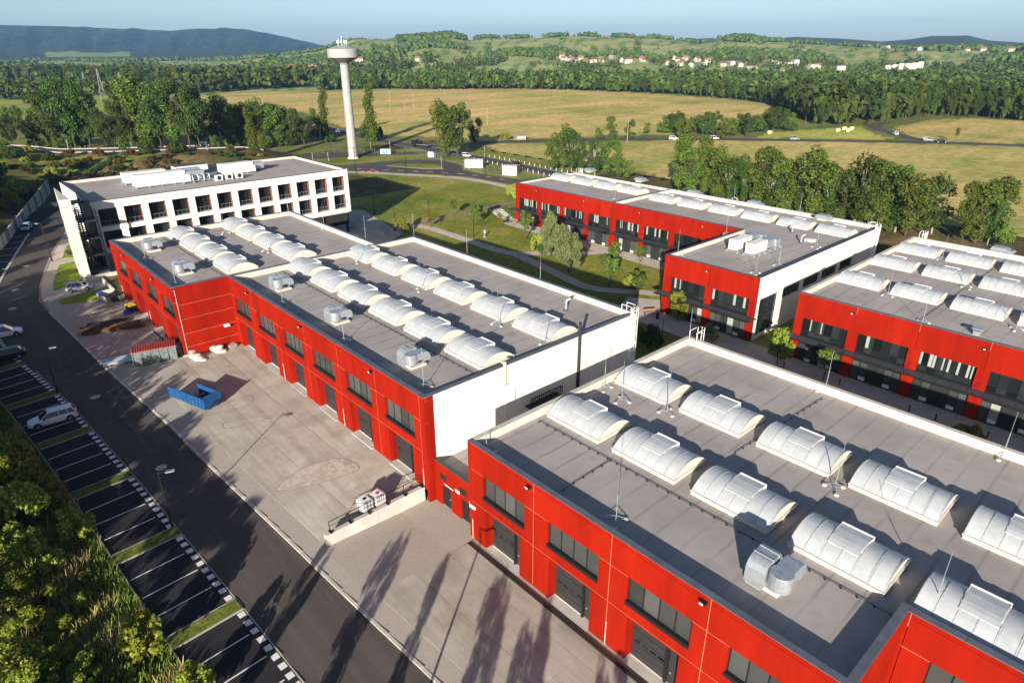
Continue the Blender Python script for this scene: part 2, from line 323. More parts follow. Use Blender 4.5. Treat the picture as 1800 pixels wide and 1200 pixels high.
def ribbon(name, A, B, mat, dz, parent=None, step=2.0, cross=3, zf=None, kind='structure'):
    zf = zf or Tz
    n = max(2, int(max(sum((b-a).length for a, b in zip(A[:-1], A[1:])), sum((b-a).length for a, b in zip(B[:-1], B[1:]))) / step))
    la = Line(A, 0); lb = Line(B, 0); m = MB(); V = []
    for i in range(n+1):
        a = la.at(la.len*i/n)[0]; b = lb.at(lb.len*i/n)[0]
        for j in range(cross+1): p = a.lerp(b, j/cross); V.append((p.x, p.y, zf(p.x, p.y)+dz))
    F = [(i*(cross+1)+j, (i+1)*(cross+1)+j, (i+1)*(cross+1)+j+1, i*(cross+1)+j+1) for i in range(n) for j in range(cross)]
    # keep the faces turned up
    p0, p1, p2 = (Vector(V[k]) for k in F[0][:3])
    if (p1-p0).cross(p2-p1).z < 0: F = [q[::-1] for q in F]
    m.add(V, F); o = m.build(name, mat, parent, local=False)
    if kind: o['kind'] = kind
    return o
def strip(name, P, w, mat, dz, k=2, parent=None, step=3.0, zf=None, kind='structure', off=0.0):
    L = Line(P, k); n = max(2, int(L.len/step))
    return ribbon(name, [L.off(L.len*i/n, off + w/2) for i in range(n+1)], [L.off(L.len*i/n, off - w/2) for i in range(n+1)], mat, dz, parent, step, 2, zf, kind)
def patch(name, P, mat, dz, parent=None, step=4.0, zf=None, h=0.0, kind='structure'):
    zf = zf or Tz
    bm = bmesh.new(); vs_ = [bm.verts.new((p[0], p[1], 0)) for p in P]; f = bm.faces.new(vs_); f.normal_update()
    if f.normal.z < 0: f.normal_flip()
    bmesh.ops.triangulate(bm, faces=bm.faces[:])
    for _ in range(7):
        e = [x for x in bm.edges if x.calc_length() > step]
        if not e or len(bm.faces) > 6000: break
        bmesh.ops.subdivide_edges(bm, edges=e, cuts=1); bmesh.ops.triangulate(bm, faces=bm.faces[:])
    for v in bm.verts: v.co.z = zf(v.co.x, v.co.y) + dz
    if h > 0:
        b = [e for e in bm.edges if e.is_boundary]; r = bmesh.ops.extrude_edge_only(bm, edges=b)
        for g in r['geom']:
            if isinstance(g, bmesh.types.BMVert): g.co.z -= h
    me = bpy.data.meshes.new(name); off = WP[parent] if parent else Vector((0, 0, 0)); bmesh.ops.translate(bm, verts=bm.verts, vec=-off); bm.to_mesh(me); bm.free(); me.materials.append(MATS[mat]); o = put(name, me, parent)
    if kind: o['kind'] = kind
    return o
def inpoly(x, y, P):
    x = np.asarray(x); c = np.zeros(x.shape, bool); n = len(P)
    for i in range(n):
        (x1, y1), (x2, y2) = P[i][:2], P[(i+1) % n][:2]
        if y1 == y2: continue
        c ^= ((y1 > y) != (y2 > y)) & (x < (x2-x1)*(y-y1)/(y2-y1)+x1)
    return c

# ------------------------------------------------------------------ ground
STRAW = [ (-658.6,295.1), (-603.2,390.3), (-529.4,478.4), (-415.0,518.5), (-263.3,501.0), (-239.7,466.8), (-210.9,396.8), (-204.8,360.3), (-194.3,286.9), (-224.1,239.2), (-242.1,202.0), (-274.6,188.8), (-284.1,178.7), (-341.3,182.6), (-422.2,202.5), (-505.8,211.9), (-561.2,177.2), (-654.3,207.9) ]
STRAW2 = [ (-231.8,193.4), (-219.6,214.6), (-181.0,269.9), (-143.3,304.1), (-105.4,333.3), (-51.4,370.1), (-14.3,199.1), (-37.0,167.9), (-97.4,176.9), (-144.3,189.3), (-159.2,167.6), (-192.8,174.2) ]
STRAW3 = [ (-100.5,346.8), (-114.2,358.9), (-133.9,393.6), (-134.2,452.8), (-118.1,479.2), (-82.6,480.1), (-52.9,378.7) ]
MEADOW = [ (-161.9,302.1), (-167.1,322.4), (-152.7,373.7), (-148.4,386.1), (-127.0,351.7), (-111.4,343.8), (-148.1,313.7) ]
GREEN = [ (-1114.6,51.5), (-1106.0,119.0), (-981.7,165.6), (-809.3,142.1), (-804.2,110.5), (-860.4,90.2), (-934.5,41.3) ]
PALE = [ (-864.4,37.4), (-797.6,82.9), (-752.3,129.2), (-668.0,153.7), (-447.8,100.1), (-436.0,70.8), (-517.7,50.1), (-525.6,18.3) ]
CAMPUS = (-262, 30, -34, 184)
def ground():
    az = np.concatenate([np.linspace(-172, 88, 90)[:-1], np.linspace(88, 188, 620)[:-1]]); az = np.radians(az)
    rad = np.concatenate([np.linspace(6, 250, 62), 250*np.exp(np.linspace(0, np.log(9000/250), 190))[1:]])
    A, Rr = np.meshgrid(az, rad); X = Rr*np.cos(A); Y = Rr*np.sin(A); Z = T(X, Y)
    x0, x1, y0, y1 = CAMPUS
    ins = np.minimum(np.minimum(X-x0, x1-X), np.minimum(Y-y0, y1-Y)); Z = Z - 2.0*sm((ins-3)/12)
    n, k = X.shape; idx = np.arange(n*k).reshape(n, k); nx = np.roll(idx, -1, 1)
    q = np.stack([idx[:-1], nx[:-1], nx[1:], idx[1:]], -1).reshape(-1, 4)[:, ::-1]
    me = bpy.data.meshes.new('ground'); V = np.stack([X, Y, Z], -1).reshape(-1, 3)
    c0 = len(V); V = np.vstack([V, [[0, 0, float(Z[0].mean())]]])
    me.from_pydata(V.tolist(), [], q.tolist() + [(int(idx[0, j]), int(nx[0, j]), c0)[::1] for j in range(k)])
    # plain field colours: dry straw, mown meadow, crop, woodland floor
    C = np.zeros((n, k, 3)); C[:] = (.20, .19, .06)
    rr = np.hypot(X, Y); azd = np.degrees(np.arctan2(Y, X)); azd = np.where(azd < -90, azd+360, azd)
    hillm = rr > 620; C[hillm] = (.33, .345, .14)
    st = np.sin(azd*5.3 + rr*.004 + 1.7*np.sin(rr*.011)) + np.sin(rr*.021 + azd*1.1)
    C[hillm & (st > .9)] = (.40, .35, .15); C[hillm & (st < -.9)] = (.18, .24, .07)
    C[(rr > 2700)] = (.05, .068, .033)
    mk = (rr > 3300) & (azd > 148); q = np.random.default_rng(4).random((n, k))
    C[mk] = (.024, .040, .028); C[mk & (q > .6)] = (.044, .064, .040); C[mk & (q < .25)] = (.010, .018, .014)
    C[(rr > 5500) & (rr < 5850) & (azd > 163.2) & (azd < 167.5) & (q > .45)] = (.16, .125, .11)
    C[(rr > 3450) & (rr < 3800) & (azd > 166) & (azd < 171)] = (.24, .27, .10)
    for P, c in ((STRAW, (.60, .43, .175)), (STRAW2, (.52, .40, .155)), (STRAW3, (.55, .41, .16)), (MEADOW, (.46, .43, .10)), (GREEN, (.15, .30, .035)), (PALE, (.28, .32, .075))): C[inpoly(X, Y, P)] = c
    ca = me.color_attributes.new('cover', 'FLOAT_COLOR', 'POINT'); C4 = np.ones((n*k+1, 4)); C4[:-1, :3] = C.reshape(-1, 3); C4[-1, :3] = (.06, .06, .02); ca.data.foreach_set('color', C4.ravel())
    m = grassmat('field', [(.6, .75, .5), (1, 1, 1), (1.2, 1.1, 1.1)], .012, .35); nt = m.node_tree; N = nt.nodes; L = nt.links
    at = N.new('ShaderNodeAttribute'); at.attribute_name = 'cover'; mx = N.new('ShaderNodeMix'); mx.data_type = 'RGBA'; mx.blend_type = 'MULTIPLY'; mx.inputs[0].default_value = 1
    hs = [x for x in N if x.type == 'HUE_SAT'][0]; r1 = hs.inputs['Color'].links[0].from_socket; L.new(r1, mx.inputs[6]); L.new(at.outputs['Color'], mx.inputs[7])
    # drier and greener streaks along the mowing direction
    g = N.new('ShaderNodeNewGeometry'); mp = N.new('ShaderNodeMapping'); mp.inputs['Rotation'].default_value = (0, 0, R(42)); mp.inputs['Scale'].default_value = (.035, .006, .02); mp.vector_type = 'POINT'; L.new(g.outputs['Position'], mp.inputs['Vector'])
    ns = N.new('ShaderNodeTexNoise'); ns.inputs['Scale'].default_value = 1; ns.inputs['Detail'].default_value = 10; ns.inputs['Roughness'].default_value = .72; L.new(mp.outputs[0], ns.inputs['Vector'])
    rp = N.new('ShaderNodeValToRGB'); rp.color_ramp.elements[0].position = .42; rp.color_ramp.elements[1].position = .6; rp.color_ramp.elements[0].color = (.58, .80, .52, 1); rp.color_ramp.elements[1].color = (1.08, 1.0, 1.0, 1); L.new(ns.outputs['Fac'], rp.inputs[0])
    mx2 = N.new('ShaderNodeMix'); mx2.data_type = 'RGBA'; mx2.blend_type = 'MULTIPLY'; mx2.inputs[0].default_value = .85; L.new(mx.outputs[2], mx2.inputs[6]); L.new(rp.outputs[0], mx2.inputs[7]); L.new(mx2.outputs[2], hs.inputs['Color'])
    me.materials.append(m); me.polygons.foreach_set('use_smooth', [True]*len(me.polygons)); me.update(); structure(put('ground', me))
ground()
def campus_lawn():
    x0, x1, y0, y1 = CAMPUS; X, Y = np.meshgrid(np.linspace(x0, x1, 200), np.linspace(y0, y1, 150)); Z = T(X, Y)
    pav = inpoly(X, Y, [(-118,3),(-100,0),(-60,2),(34,6),(34,30),(-37,58),(-120,58),(-118,12)]); Z = Z - .35*pav
    n, k = X.shape; idx = np.arange(n*k).reshape(n, k); q = np.stack([idx[:-1, :-1], idx[:-1, 1:], idx[1:, 1:], idx[1:, :-1]], -1).reshape(-1, 4)
    me = bpy.data.meshes.new('lawn'); me.from_pydata(np.stack([X, Y, Z], -1).reshape(-1, 3).tolist(), [], q.tolist()); me.materials.append(MATS['lawn'])
    me.materials.append(MATS['rough_grass'])
    cx = X[:-1, :-1].ravel(); cy = Y[:-1, :-1].ravel(); rough = (cy < 8) | ((cx < -168) & (cy < 110)) | (cy > 138) & (cx > -150) | (cx < -245)
    me.polygons.foreach_set('material_index', rough.astype(int)); me.polygons.foreach_set('use_smooth', [True]*len(me.polygons)); me.update(); structure(put('lawn', me))
campus_lawn()

# ------------------------------------------------------------------ campus road, parking, yards
KERB = Line([(26,13.6),(0,12.1),(-32.9,10.3),(-41.4,9.8),(-52.1,9.06),(-64.5,8.3),(-89.4,6.1),(-103,3.9),(-113,3.2),(-126,3.9),(-139.5,6.4),(-157,11),(-175.6,16.1),(-187,19.6),(-200,25.5),(-214,35)])
EDGE = Line([(26,20.6),(0,18.9),(-26.7,16.9),(-37.7,16),(-46.6,15.4),(-64.1,14),(-71.5,13.7),(-88.1,12),(-100,11.2),(-111.4,10.5),(-117,10.1),(-124,9.9),(-131.5,10.8),(-145.5,14.1),(-161.2,18.4),(-173,22.6),(-193.5,28.5),(-207,40)])
STRIPE = Line([(26,23.2),(0,21.2),(-24.8,19),(-40.6,17.6),(-43.3,17.7),(-59.1,16.5),(-79.5,16.0),(-93.3,15.3),(-110.6,14.5),(-124.7,14.3)])
def zfront(x, y): return float(zr(np.array(x)))
N_ = 260
ribbon('road', [KERB.at(KERB.len*i/N_)[0] for i in range(N_+1)], [EDGE.at(EDGE.len*i/N_)[0] for i in range(N_+1)], 'asphalt', .05, step=2, cross=3)
# kerb stones along the road edge
def kerbline(name, L, a, b, off, w, h, mat, parent, seg=1.0, zf=Tz, gap=.015):
    n = max(1, int((b-a)/seg)); tpl = {}
    for i in range(n):
        p, d = L.at(a+(b-a)*(i+.5)/n); q = p + Vector((-d.y, d.x, 0))*off; key = 0
        if key not in tpl: tpl[key] = MB().box(-(b-a)/n/2+gap, -w/2, -.12, (b-a)/n/2-gap, w/2, h).mesh(name, mat)
        put(name, tpl[key], parent, (q.x, q.y, zf(q.x, q.y)+.05), math.atan2(d.y, d.x))
_xs = [26-150.0*i/100 for i in range(101)]
pav = ribbon('pavement', [EDGE.at(EDGE.near(x))[0] for x in _xs], [STRIPE.at(STRIPE.near(x))[0] for x in _xs], 'block_paving', .12, step=2)
kerbline('kerb_stone', EDGE, EDGE.near(8), EDGE.near(-118), -.12, .26, .11, 'concrete_pale', pav, 2.0)
kerbline('kerb_stone', EDGE, EDGE.near(-118), EDGE.near(-132), -.12, .26, .11, 'red_paver', pav, 1.0)
kerbline('kerb_stone', EDGE, EDGE.near(-132), EDGE.near(-190), -.12, .26, .11, 'kerb', pav, 2.0)
# wide pavement by the office block, with raised lawn pieces
patch('forecourt', [(-119.5,9.9),(-126,10.0),(-131.5,10.9),(-145.5,14.2),(-161,18.5),(-172,22.3),(-166,22.3),(-137,22.4),(-137,30),(-119.4,30),(-119.4,20)], 'path', .10)
for P in ([(-134.3,13.4),(-129.6,12.7),(-124.5,15.3),(-122.0,19.5),(-123.5,20.6),(-126,19.6)], [(-146.2,15.9),(-140,14.6),(-134.6,16.2),(-131.2,17.0),(-132.5,18.5)], [(-160.5,20.4),(-150,17.4),(-146,17.6),(-146,21)]): pass
patch('grass_bed', [ (-129.0,12.7), (-133.2,13.3), (-144.5,16.1), (-145.3,18.5), (-139.8,18.2), (-131.4,17.4), (-131.1,16.0) ], 'lawn_fresh', .22, h=.15, step=1.5)
patch('grass_bed', [ (-122.8,12.3), (-124.5,16.4), (-124.5,20.6), (-122.4,20.7), (-119.2,20.6), (-119.3,16.5), (-120.4,12.3) ], 'lawn_fresh', .22, h=.15, step=1.5)
patch('grass_bed', [ (-149.1,17.5), (-153.8,18.6), (-159.5,20.2), (-156.5,20.4), (-148.6,19.1) ], 'lawn_fresh', .22, h=.15, step=1.5)
# parking bays beside the road
pk = structure(ribbon('parking', [KERB.off(KERB.len*i/N_, .0) for i in range(N_+1)], [KERB.off(KERB.len*i/N_, 5.25) for i in range(N_+1)], 'asphalt_dark', .042, step=2, cross=3))
sq = MB().box(-.27, -.25, 0, .27, .25, .012).mesh('paint_square', 'roadpaint'); ln = MB().box(-.05, -2.1, 0, .05, 2.1, .01).mesh('stall_line', 'roadpaint')
t0 = KERB.near(-42.1); isl = [t0 + 11.6*k for k in range(-5, 7)]
for t in isl:
    p = [KERB.off(t+a, o) for a, o in ((-.6, .12), (.6, .12), (.6, 5.2), (-.6, 5.2))]
    b_ = patch('grass_island', p, 'island_grass', .16, pk, 1.2, h=.12, kind=None)
    m = MB()
    for a in (-.68, .68):
        for i in range(5): q0 = KERB.off(t+a, .1+1.02*i); q1 = KERB.off(t+a, .1+1.02*(i+1)-.02); z = Tz(q0.x, q0.y); m.tube((q0.x, q0.y, z+.1), (q1.x, q1.y, z+.1), .075, 4)
    m.build('kerb_stone', 'kerb', pk, local=False)
    for k in range(10):
        q, d = KERB.at(t+.6+.55+k*1.04); q = q + Vector((-d.y, d.x, 0))*.42; put('paint_square', sq, pk, (q.x, q.y, Tz(q.x, q.y)+.05), math.atan2(d.y, d.x))
    for k in (1, 2, 3):
        q, d = KERB.at(t+.6+2.6*k); q = q + Vector((-d.y, d.x, 0))*2.95; put('stall_line', ln, pk, (q.x, q.y, Tz(q.x, q.y)+.055), math.atan2(d.y, d.x))
sq2 = MB().box(-.27, -.2, 0, .27, .2, .012).mesh('paint_square', 'roadpaint')
ta = KERB.near(-137); tb = KERB.near(-178)
for i in range(int((tb-ta)/1.04)):
    q, d = KERB.at(ta+1.04*i); q = q + Vector((-d.y, d.x, 0))*.35; put('paint_square', sq2, pk, (q.x, q.y, Tz(q.x, q.y)+.05), math.atan2(d.y, d.x))
    if i % 5 == 2: q, d = KERB.at(ta+1.04*i); q = q + Vector((-d.y, d.x, 0))*2.8; put('stall_line', ln, pk, (q.x, q.y, Tz(q.x, q.y)+.055), math.atan2(d.y, d.x))
kerbline('kerb_stone', KERB, KERB.near(10), KERB.near(-96), .04, .09, .03, 'kerb', pk, 3.0)
kerbline('kerb_stone', KERB, KERB.near(10), KERB.near(-96), 5.3, .1, .1, 'kerb', pk, 3.0)

# concrete yards laid in slabs
def yard(name, x0, x1, nx, zfac, yb, rows, mat='concrete'):
    t = structure(MB().box(x0, STRIPE.at(STRIPE.near((x0+x1)/2))[0].y-.2, zfac-1.6, x1, yb, min(zfac, float(zr(np.array(x1))))-.12).build(name, 'drain'))
    m_ = MATS[mat]
    for i in range(nx):
        for j in range(rows):
            a = x0+(x1-x0)*i/nx; b = x0+(x1-x0)*(i+1)/nx
            def pt(x, v):
                ys = STRIPE.at(STRIPE.near(x))[0].y - .05; y = ys+(yb-ys)*v; z0 = float(zr(np.array(x)))+.14; return (x, y, z0+(zfac-z0)*v)
            g = .007; P = [pt(a+g, (j+g)/rows), pt(b-g, (j+g)/rows), pt(b-g, (j+1-g*.6)/rows), pt(a+g, (j+1-g*.6)/rows)]
            MB().add(P+[(x, y, z-.3) for x, y, z in P], [(0,1,2,3),(4,5,1,0),(5,6,2,1),(6,7,3,2),(7,4,0,3)]).build('slab', mat, t, local=False)
    return t
ZC = -1.37; ZA = .514
yardB = yard('yard_middle', -87.9, -43.55, 9, 0.0, 28.9, 3)
yardA = yard('yard_far', -119.3, -87.95, 6, ZA, 21.4, 2)
yardC = yard('yard_near', -35.9, 12.0, 10, ZC, 28.6, 3)
for i in range(4):
    for j in range(2): MB().box(-5.5+4.4*i+.007, 28.62+3.75*j, ZC-.3, -1.1+4.4*i-.007, 28.62+3.75*(j+1)-.014, ZC-.004).build('slab', 'concrete', yardC, local=False)
ribbon('paved_ramp', [Vector((-43.05,17.35,0)), Vector((-35.85,17.6,0))], [Vector((-43.05,28.9,0)), Vector((-35.85,28.9,0))], 'block_paving', .02, zf=lambda x, y: (float(zr(np.array(x)))+.12)+((-1.25)-(float(zr(np.array(x)))+.12))*min(1, max(0, (y-17.7)/8)), cross=6, step=1)
MB().box(-42.4, 27.05, -1.6, 12, 27.35, -1.215).build('drain_channel', 'drain')['kind'] = 'structure'
MB().box(-118, 19.9, -.3, -88, 20.1, .535).build('drain_channel', 'drain')['kind'] = 'structure'
bpy.data.objects['drain_channel'].location.z = -.02
# patched trenches and covers in the concrete
def zyB(x, y):
    ys = STRIPE.at(STRIPE.near(x))[0].y; z0 = float(zr(np.array(x)))+.14; v = (y-ys)/(28.9-ys); return z0*(1-v)
def zyC(x, y):
    ys = STRIPE.at(STRIPE.near(x))[0].y; z0 = float(zr(np.array(x)))+.14; v = min(1, (y-ys)/(28.6-ys)); return z0+(ZC-z0)*v
def loop(name, P, zf, parent, w=.09, fill=None):
    P = smooth_line(P+[P[0]], 2)
    if fill: patch(name, [(p.x, p.y) for p in P[:-1]], fill, .012, parent, 2.0, zf, kind=None)
    m = MB(); Q = P
    for a, b in zip(Q[:-1], Q[1:]):
        if (b-a).length < .02: continue
        d = (b-a).normalized(); nn = Vector((-d.y, d.x, 0))*w/2; pts = [a-nn, b-nn, b+nn, a+nn]; m.add([(p.x, p.y, zf(p.x, p.y)+.02) for p in pts], [(0,1,2,3)])
    m.build('trench_edge', 'patch_line', parent, local=False)
loop('trench_patch', [ (-68.2,18.1), (-66.9,17.8), (-66.2,19.8), (-65.6,22.0), (-66.2,22.6), (-66.9,21.7), (-67.9,19.9) ], zyB, yardB, fill='concrete_pale' if 0 else None)
loop('trench_patch', [ (-71.7,16.2), (-70.8,18.7), (-70.0,22.0), (-71.0,23.0), (-72.4,23.0), (-72.6,22.0), (-72.1,20.2) ], zyB, yardB)
loop('trench_patch', [ (-53.0,17.5), (-51.7,19.5), (-50.5,23.6), (-50.2,25.4), (-53.0,25.0), (-54.0,23.7), (-54.6,21.8), (-54.2,18.9) ], zyB, yardB, fill='patch')
def cover(x, y, z, parent, r=.42):
    o = MB().lathe([(r*1.25, 0), (r*1.25, .012), (r, .012), (r, .03), (.01, .03)], 20).build('manhole_cover', 'kerb', parent); o.location = Vector((x, y, z))-WP[parent]; return o
for (x, y) in (( (-65.8,22.4) ), ( (-52.1,24.7) )): cover(x, y, zyB(x, y), yardB)
x, y = ( (-30.0,24.8) ); cover(x, y, zyC(x, y)+.01, yardC, .5)
rd = bpy.data.objects['road']
for (x, y) in (( (-84.1,9.1) ), ( (-64.3,10.6) ), ( (-148.7,11.5) ), ( (-134.2,7.9) ), ( (-124.0,6.2) )):
    cover(x, y, Tz(x, y)+.045, rd, .45).data.materials[0] = MATS['concrete_pale']
# ------------------------------------------------------------------ buildings
TPL = {}
def tpl(key, fn):
    if key not in TPL: TPL[key] = fn()
    return TPL[key]
def arc(u):                              # rooflight vault: u from 0 (front, -Y) to 1 (back); returns (y, z), 4.2 m span, 0.88 m rise
    a = 2.1; h = .88; r = (a*a+h*h)/(2*h); th = math.asin(a/r); t = -th+2*th*u; return r*math.sin(t), r*math.cos(t)-(r-h)
def vault(x0, x1, u0, u1, lift=0, n=10):
    m = MB(); P = [arc(u0+(u1-u0)*i/n) for i in range(n+1)]
    V = [(x, y, z+lift) for y, z in P for x in (x0, x1)]; k = 2*(n+1)
    m.add(V, [(2*i, 2*i+1, 2*i+3, 2*i+2) for i in range(n)])
    W_ = V + [(x, y, z-.05) for x, y, z in V]; m.add(W_, [(k+2*i+2, k+2*i+3, k+2*i+1, k+2*i) for i in range(n)] + [(0, k, k+1, 1), (2*n, 2*n+1, k+2*n+1, k+2*n)] + [(2*i, 2*i+2, k+2*i+2, k+2*i) for i in range(n)] + [(2*i+1, k+2*i+1, k+2*i+3, 2*i+3) for i in range(n)])
    m.smooth_n = n; return m
def smooth_top(me, n):
    for p in me.polygons[:n]: p.use_smooth = True
    return me
def rooflight(parent, x, y, z):          # x, y = centre, z = roof; 6.0 x 4.3 m
    def curb():
        m = MB()
        for (a, b, c_, d) in ((-3, -2.15, 3, -2.03), (-3, 2.03, 3, 2.15), (-3, -2.03, -2.88, 2.03), (2.88, -2.03, 3, 2.03)): m.box(a, b, 0, c_, d, .30)
        for (a, b, c_, d) in ((-3.06, -2.21, 3.06, -2.10), (-3.06, 2.10, 3.06, 2.21), (-3.06, -2.10, -2.95, 2.10), (2.95, -2.10, 3.06, 2.10)): m.box(a, b, .30, c_, d, .36)
        return m.mesh('curb', 'cream')
    r = put('rooflight', tpl('curb', curb), parent, Vector((x, y, z))-WP[parent])
    for i in range(6):
        put('pane', tpl('pane%d' % 0, lambda: smooth_top(vault(-.46, .46, 0, 1, 0, 14).mesh('pane', 'poly'), 14)), r, (-2.5+1.0*i, 0, .33))
    for i in range(7):
        put('rib', tpl('rib', lambda: vault(-.045, .045, 0, 1, .03).mesh('rib', 'rib')), r, (-2.96+5.92*i/6, 0, .33))
    for s in (-1, 1):
        put('lunette', tpl('lun%d' % s, lambda: MB().ext([arc(i/12) for i in range(13)], 'x', s*2.93, s*2.90).mesh('lunette', 'lunette')), r, (0, 0, .33))
    def vent():                          # smoke vent: flush curved lid whose back edge stands proud on a small upstand
        m = MB(); n = 7; P = [arc(.28+(.52-.28)*i/3) for i in range(4)]; y0, z0 = P[-1]; P = [(a, b+.05) for a, b in P] + [(y0+.45, z0+.06), (y0+1.0, z0+.01), (y0+1.25, z0-.05)]
        V = [(xx, a, b) for a, b in P for xx in (-.98, .98)] + [(xx, a, b-.05) for a, b in P for xx in (-.98, .98)]; k = 2*len(P); q = len(P)-1
        F = [(2*i, 2*i+1, 2*i+3, 2*i+2) for i in range(q)] + [(k+2*i+2, k+2*i+3, k+2*i+1, k+2*i) for i in range(q)] + [(0, k, k+1, 1), (2*q, 2*q+1, k+2*q+1, k+2*q)] + [(2*i, 2*i+2, k+2*i+2, k+2*i) for i in range(q)] + [(2*i+1, k+2*i+1, k+2*i+3, 2*i+3) for i in range(q)]
        return m.add(V, F).mesh('vent_lid', 'poly')
    put('vent_lid', tpl('vent', vent), r, (-.1, 0, .33))
    def vframe():
        m = MB(); y0, z0 = arc(.52)
        m.box(-1.04, y0+1.22, .1, 1.04, y0+1.32, z0+.03)
        for s in (-1, 1):
            m.ext([(arc(.28)[0], arc(.28)[1]-.02), (arc(.4)[0], arc(.4)[1]+.03), (y0, z0+.03), (y0+.5, z0+.06), (y0+1.3, z0+.0), (y0+1.3, .15), (y0+.7, .5)], 'x', s*1.0-.03, s*1.0+.03)
        return m.mesh('vent_frame', 'ahu_white')
    put('vent_frame', tpl('vframe', vframe), r, (-.1, 0, .33))
    return r
def roofing(root, x0, y0, x1, y1, zt, par=.8, sides='nsew', cop='coping', inner='cream', pw=.36):
    # sides: s front (-Y), n back, w (-X), e (+X)
    MB().box(x0+.3, y0+.3, zt-par-.25, x1-.3, y1-.3, zt-par).build('roof', 'roof_felt', root, local=False)
    def side(a, b, horiz, yy, key):
        m = MB(); c = MB(); L = b-a; n = max(1, round(L/3.0))
        if horiz: m.box(a+.015, yy-pw/2, zt-par-.3, b-.015, yy+pw/2, zt-.04)
        else: m.box(yy-pw/2, a, zt-par-.3, yy+pw/2, b, zt-.04)
        m.build('parapet', inner, root, local=False)
        me = tpl(('cop', horiz, round(L/n, 3), cop), lambda: (MB().box(-L/n/2+.008, -.25, 0, L/n/2-.008, .25, .05) if horiz else MB().box(-.25, -L/n/2+.008, 0, .25, L/n/2-.008, .05)).mesh('coping', cop))
        for i in range(n):
            t = a+L*(i+.5)/n; p = Vector((t, yy, zt-.04)) if horiz else Vector((yy, t, zt-.04)); put('coping', me, root, p-WP[root])
    if 's' in sides: side(x0, x1, True, y0+.22, 's')
    if 'n' in sides: side(x0, x1, True, y1-.22, 'n')
    if 'w' in sides: side(y0+.48, y1-.48, False, x0+.22, 'w')
    if 'e' in sides: side(y0+.48, y1-.48, False, x1-.22, 'e')
def wall_lamp(root, x, y, z):
    o = put('wall_lamp', tpl('wl', lambda: MB().box(-.2, -.34, -.1, .2, 0, .08).mesh('wall_lamp', 'black_metal')), root, Vector((x, y, z))-WP[root])
    put('lens', tpl('wll', lambda: MB().box(-.17, -.37, -.11, .08, -.345, .04).mesh('lens', 'lamp_clear')), o)
def loading_door(root, x, y, z):         # 4.2 m wide opening, recessed
    yd = y+.75
    d = put('loading_door', tpl('ldoor', lambda: MB().box(.12, 0, .02, 2.95, .06, 3.9).mesh('loading_door', 'dark_plastic')), root, Vector((x, yd, z))-WP[root])
    for i in range(6):
        put('door_panel', tpl('dpan', lambda: MB().box(.14, -.035, .02, 2.93, 0, .61).mesh('door_panel', 'dark_grey')), d, (0, 0, .04+.635*i))
    for i in range(4): put('vision_panel', tpl('dwin', lambda: MB().box(-.24, -.055, 0, .24, -.037, .2).mesh('vision_panel', 'glass')), d, (.52+.68*i, 0, 1.5))
    put('door_post', tpl('dpost', lambda: MB().box(2.97, -.25, 0, 3.15, .1, 3.93).mesh('door_post', 'black_metal')), root, Vector((x, yd, z))-WP[root])
    s = put('side_door', tpl('sdoor', lambda: MB().box(3.16, -.03, .02, 4.18, .05, 3.9).mesh('side_door', 'dark_grey')), root, Vector((x, yd, z))-WP[root])
    put('handle', tpl('hndl', lambda: MB().box(3.3, -.09, 1.0, 3.42, -.03, 1.1).mesh('handle', 'galv')), s)
    put('threshold', tpl('thr', lambda: MB().box(.02, -1.0, -.2, 4.18, 0, .025).mesh('threshold', 'concrete_pale')), root, Vector((x, yd, z))-WP[root])
    put('guide_strip', tpl('gs', lambda: sum_mb([MB().box(.2+.14*i, -.14, .025, .27+.14*i, -.06, .06) for i in range(19)]).mesh('guide_strip', 'roadpaint')), root, Vector((x, yd, z))-WP[root])
def sum_mb(L):
    m = MB()
    for k in L: m.add(k.v, k.f)
    return m
def strip_window(root, x, y, z, w=5.0, h=2.15):
    f = MB(); t = .09
    f.box(0, 0, 0, w, .1, t).box(0, 0, h-t, w, .1, h).box(0, 0, t, t, .1, h-t).box(w-t, 0, t, w, .1, h-t)
    for i in (1, 2, 3): f.box(w*i/4-.035, 0, t, w*i/4+.035, .1, h-t)
    o = put('window', tpl(('sw', w, h), lambda: f.mesh('window', 'black_metal')), root, Vector((x, y+.22, z))-WP[root])
    for i in range(4): put('pane', tpl(('swp', w, h), lambda: MB().box(.04, .04, t, w/4-.04, .06, h-t).mesh('pane', 'glass_grey')), o, (w*i/4, 0, 0))
    put('sill', tpl(('sws', w), lambda: MB().box(-.02, -.30, -.12, w+.02, .0, .18).mesh('sill', 'black_metal')), o)
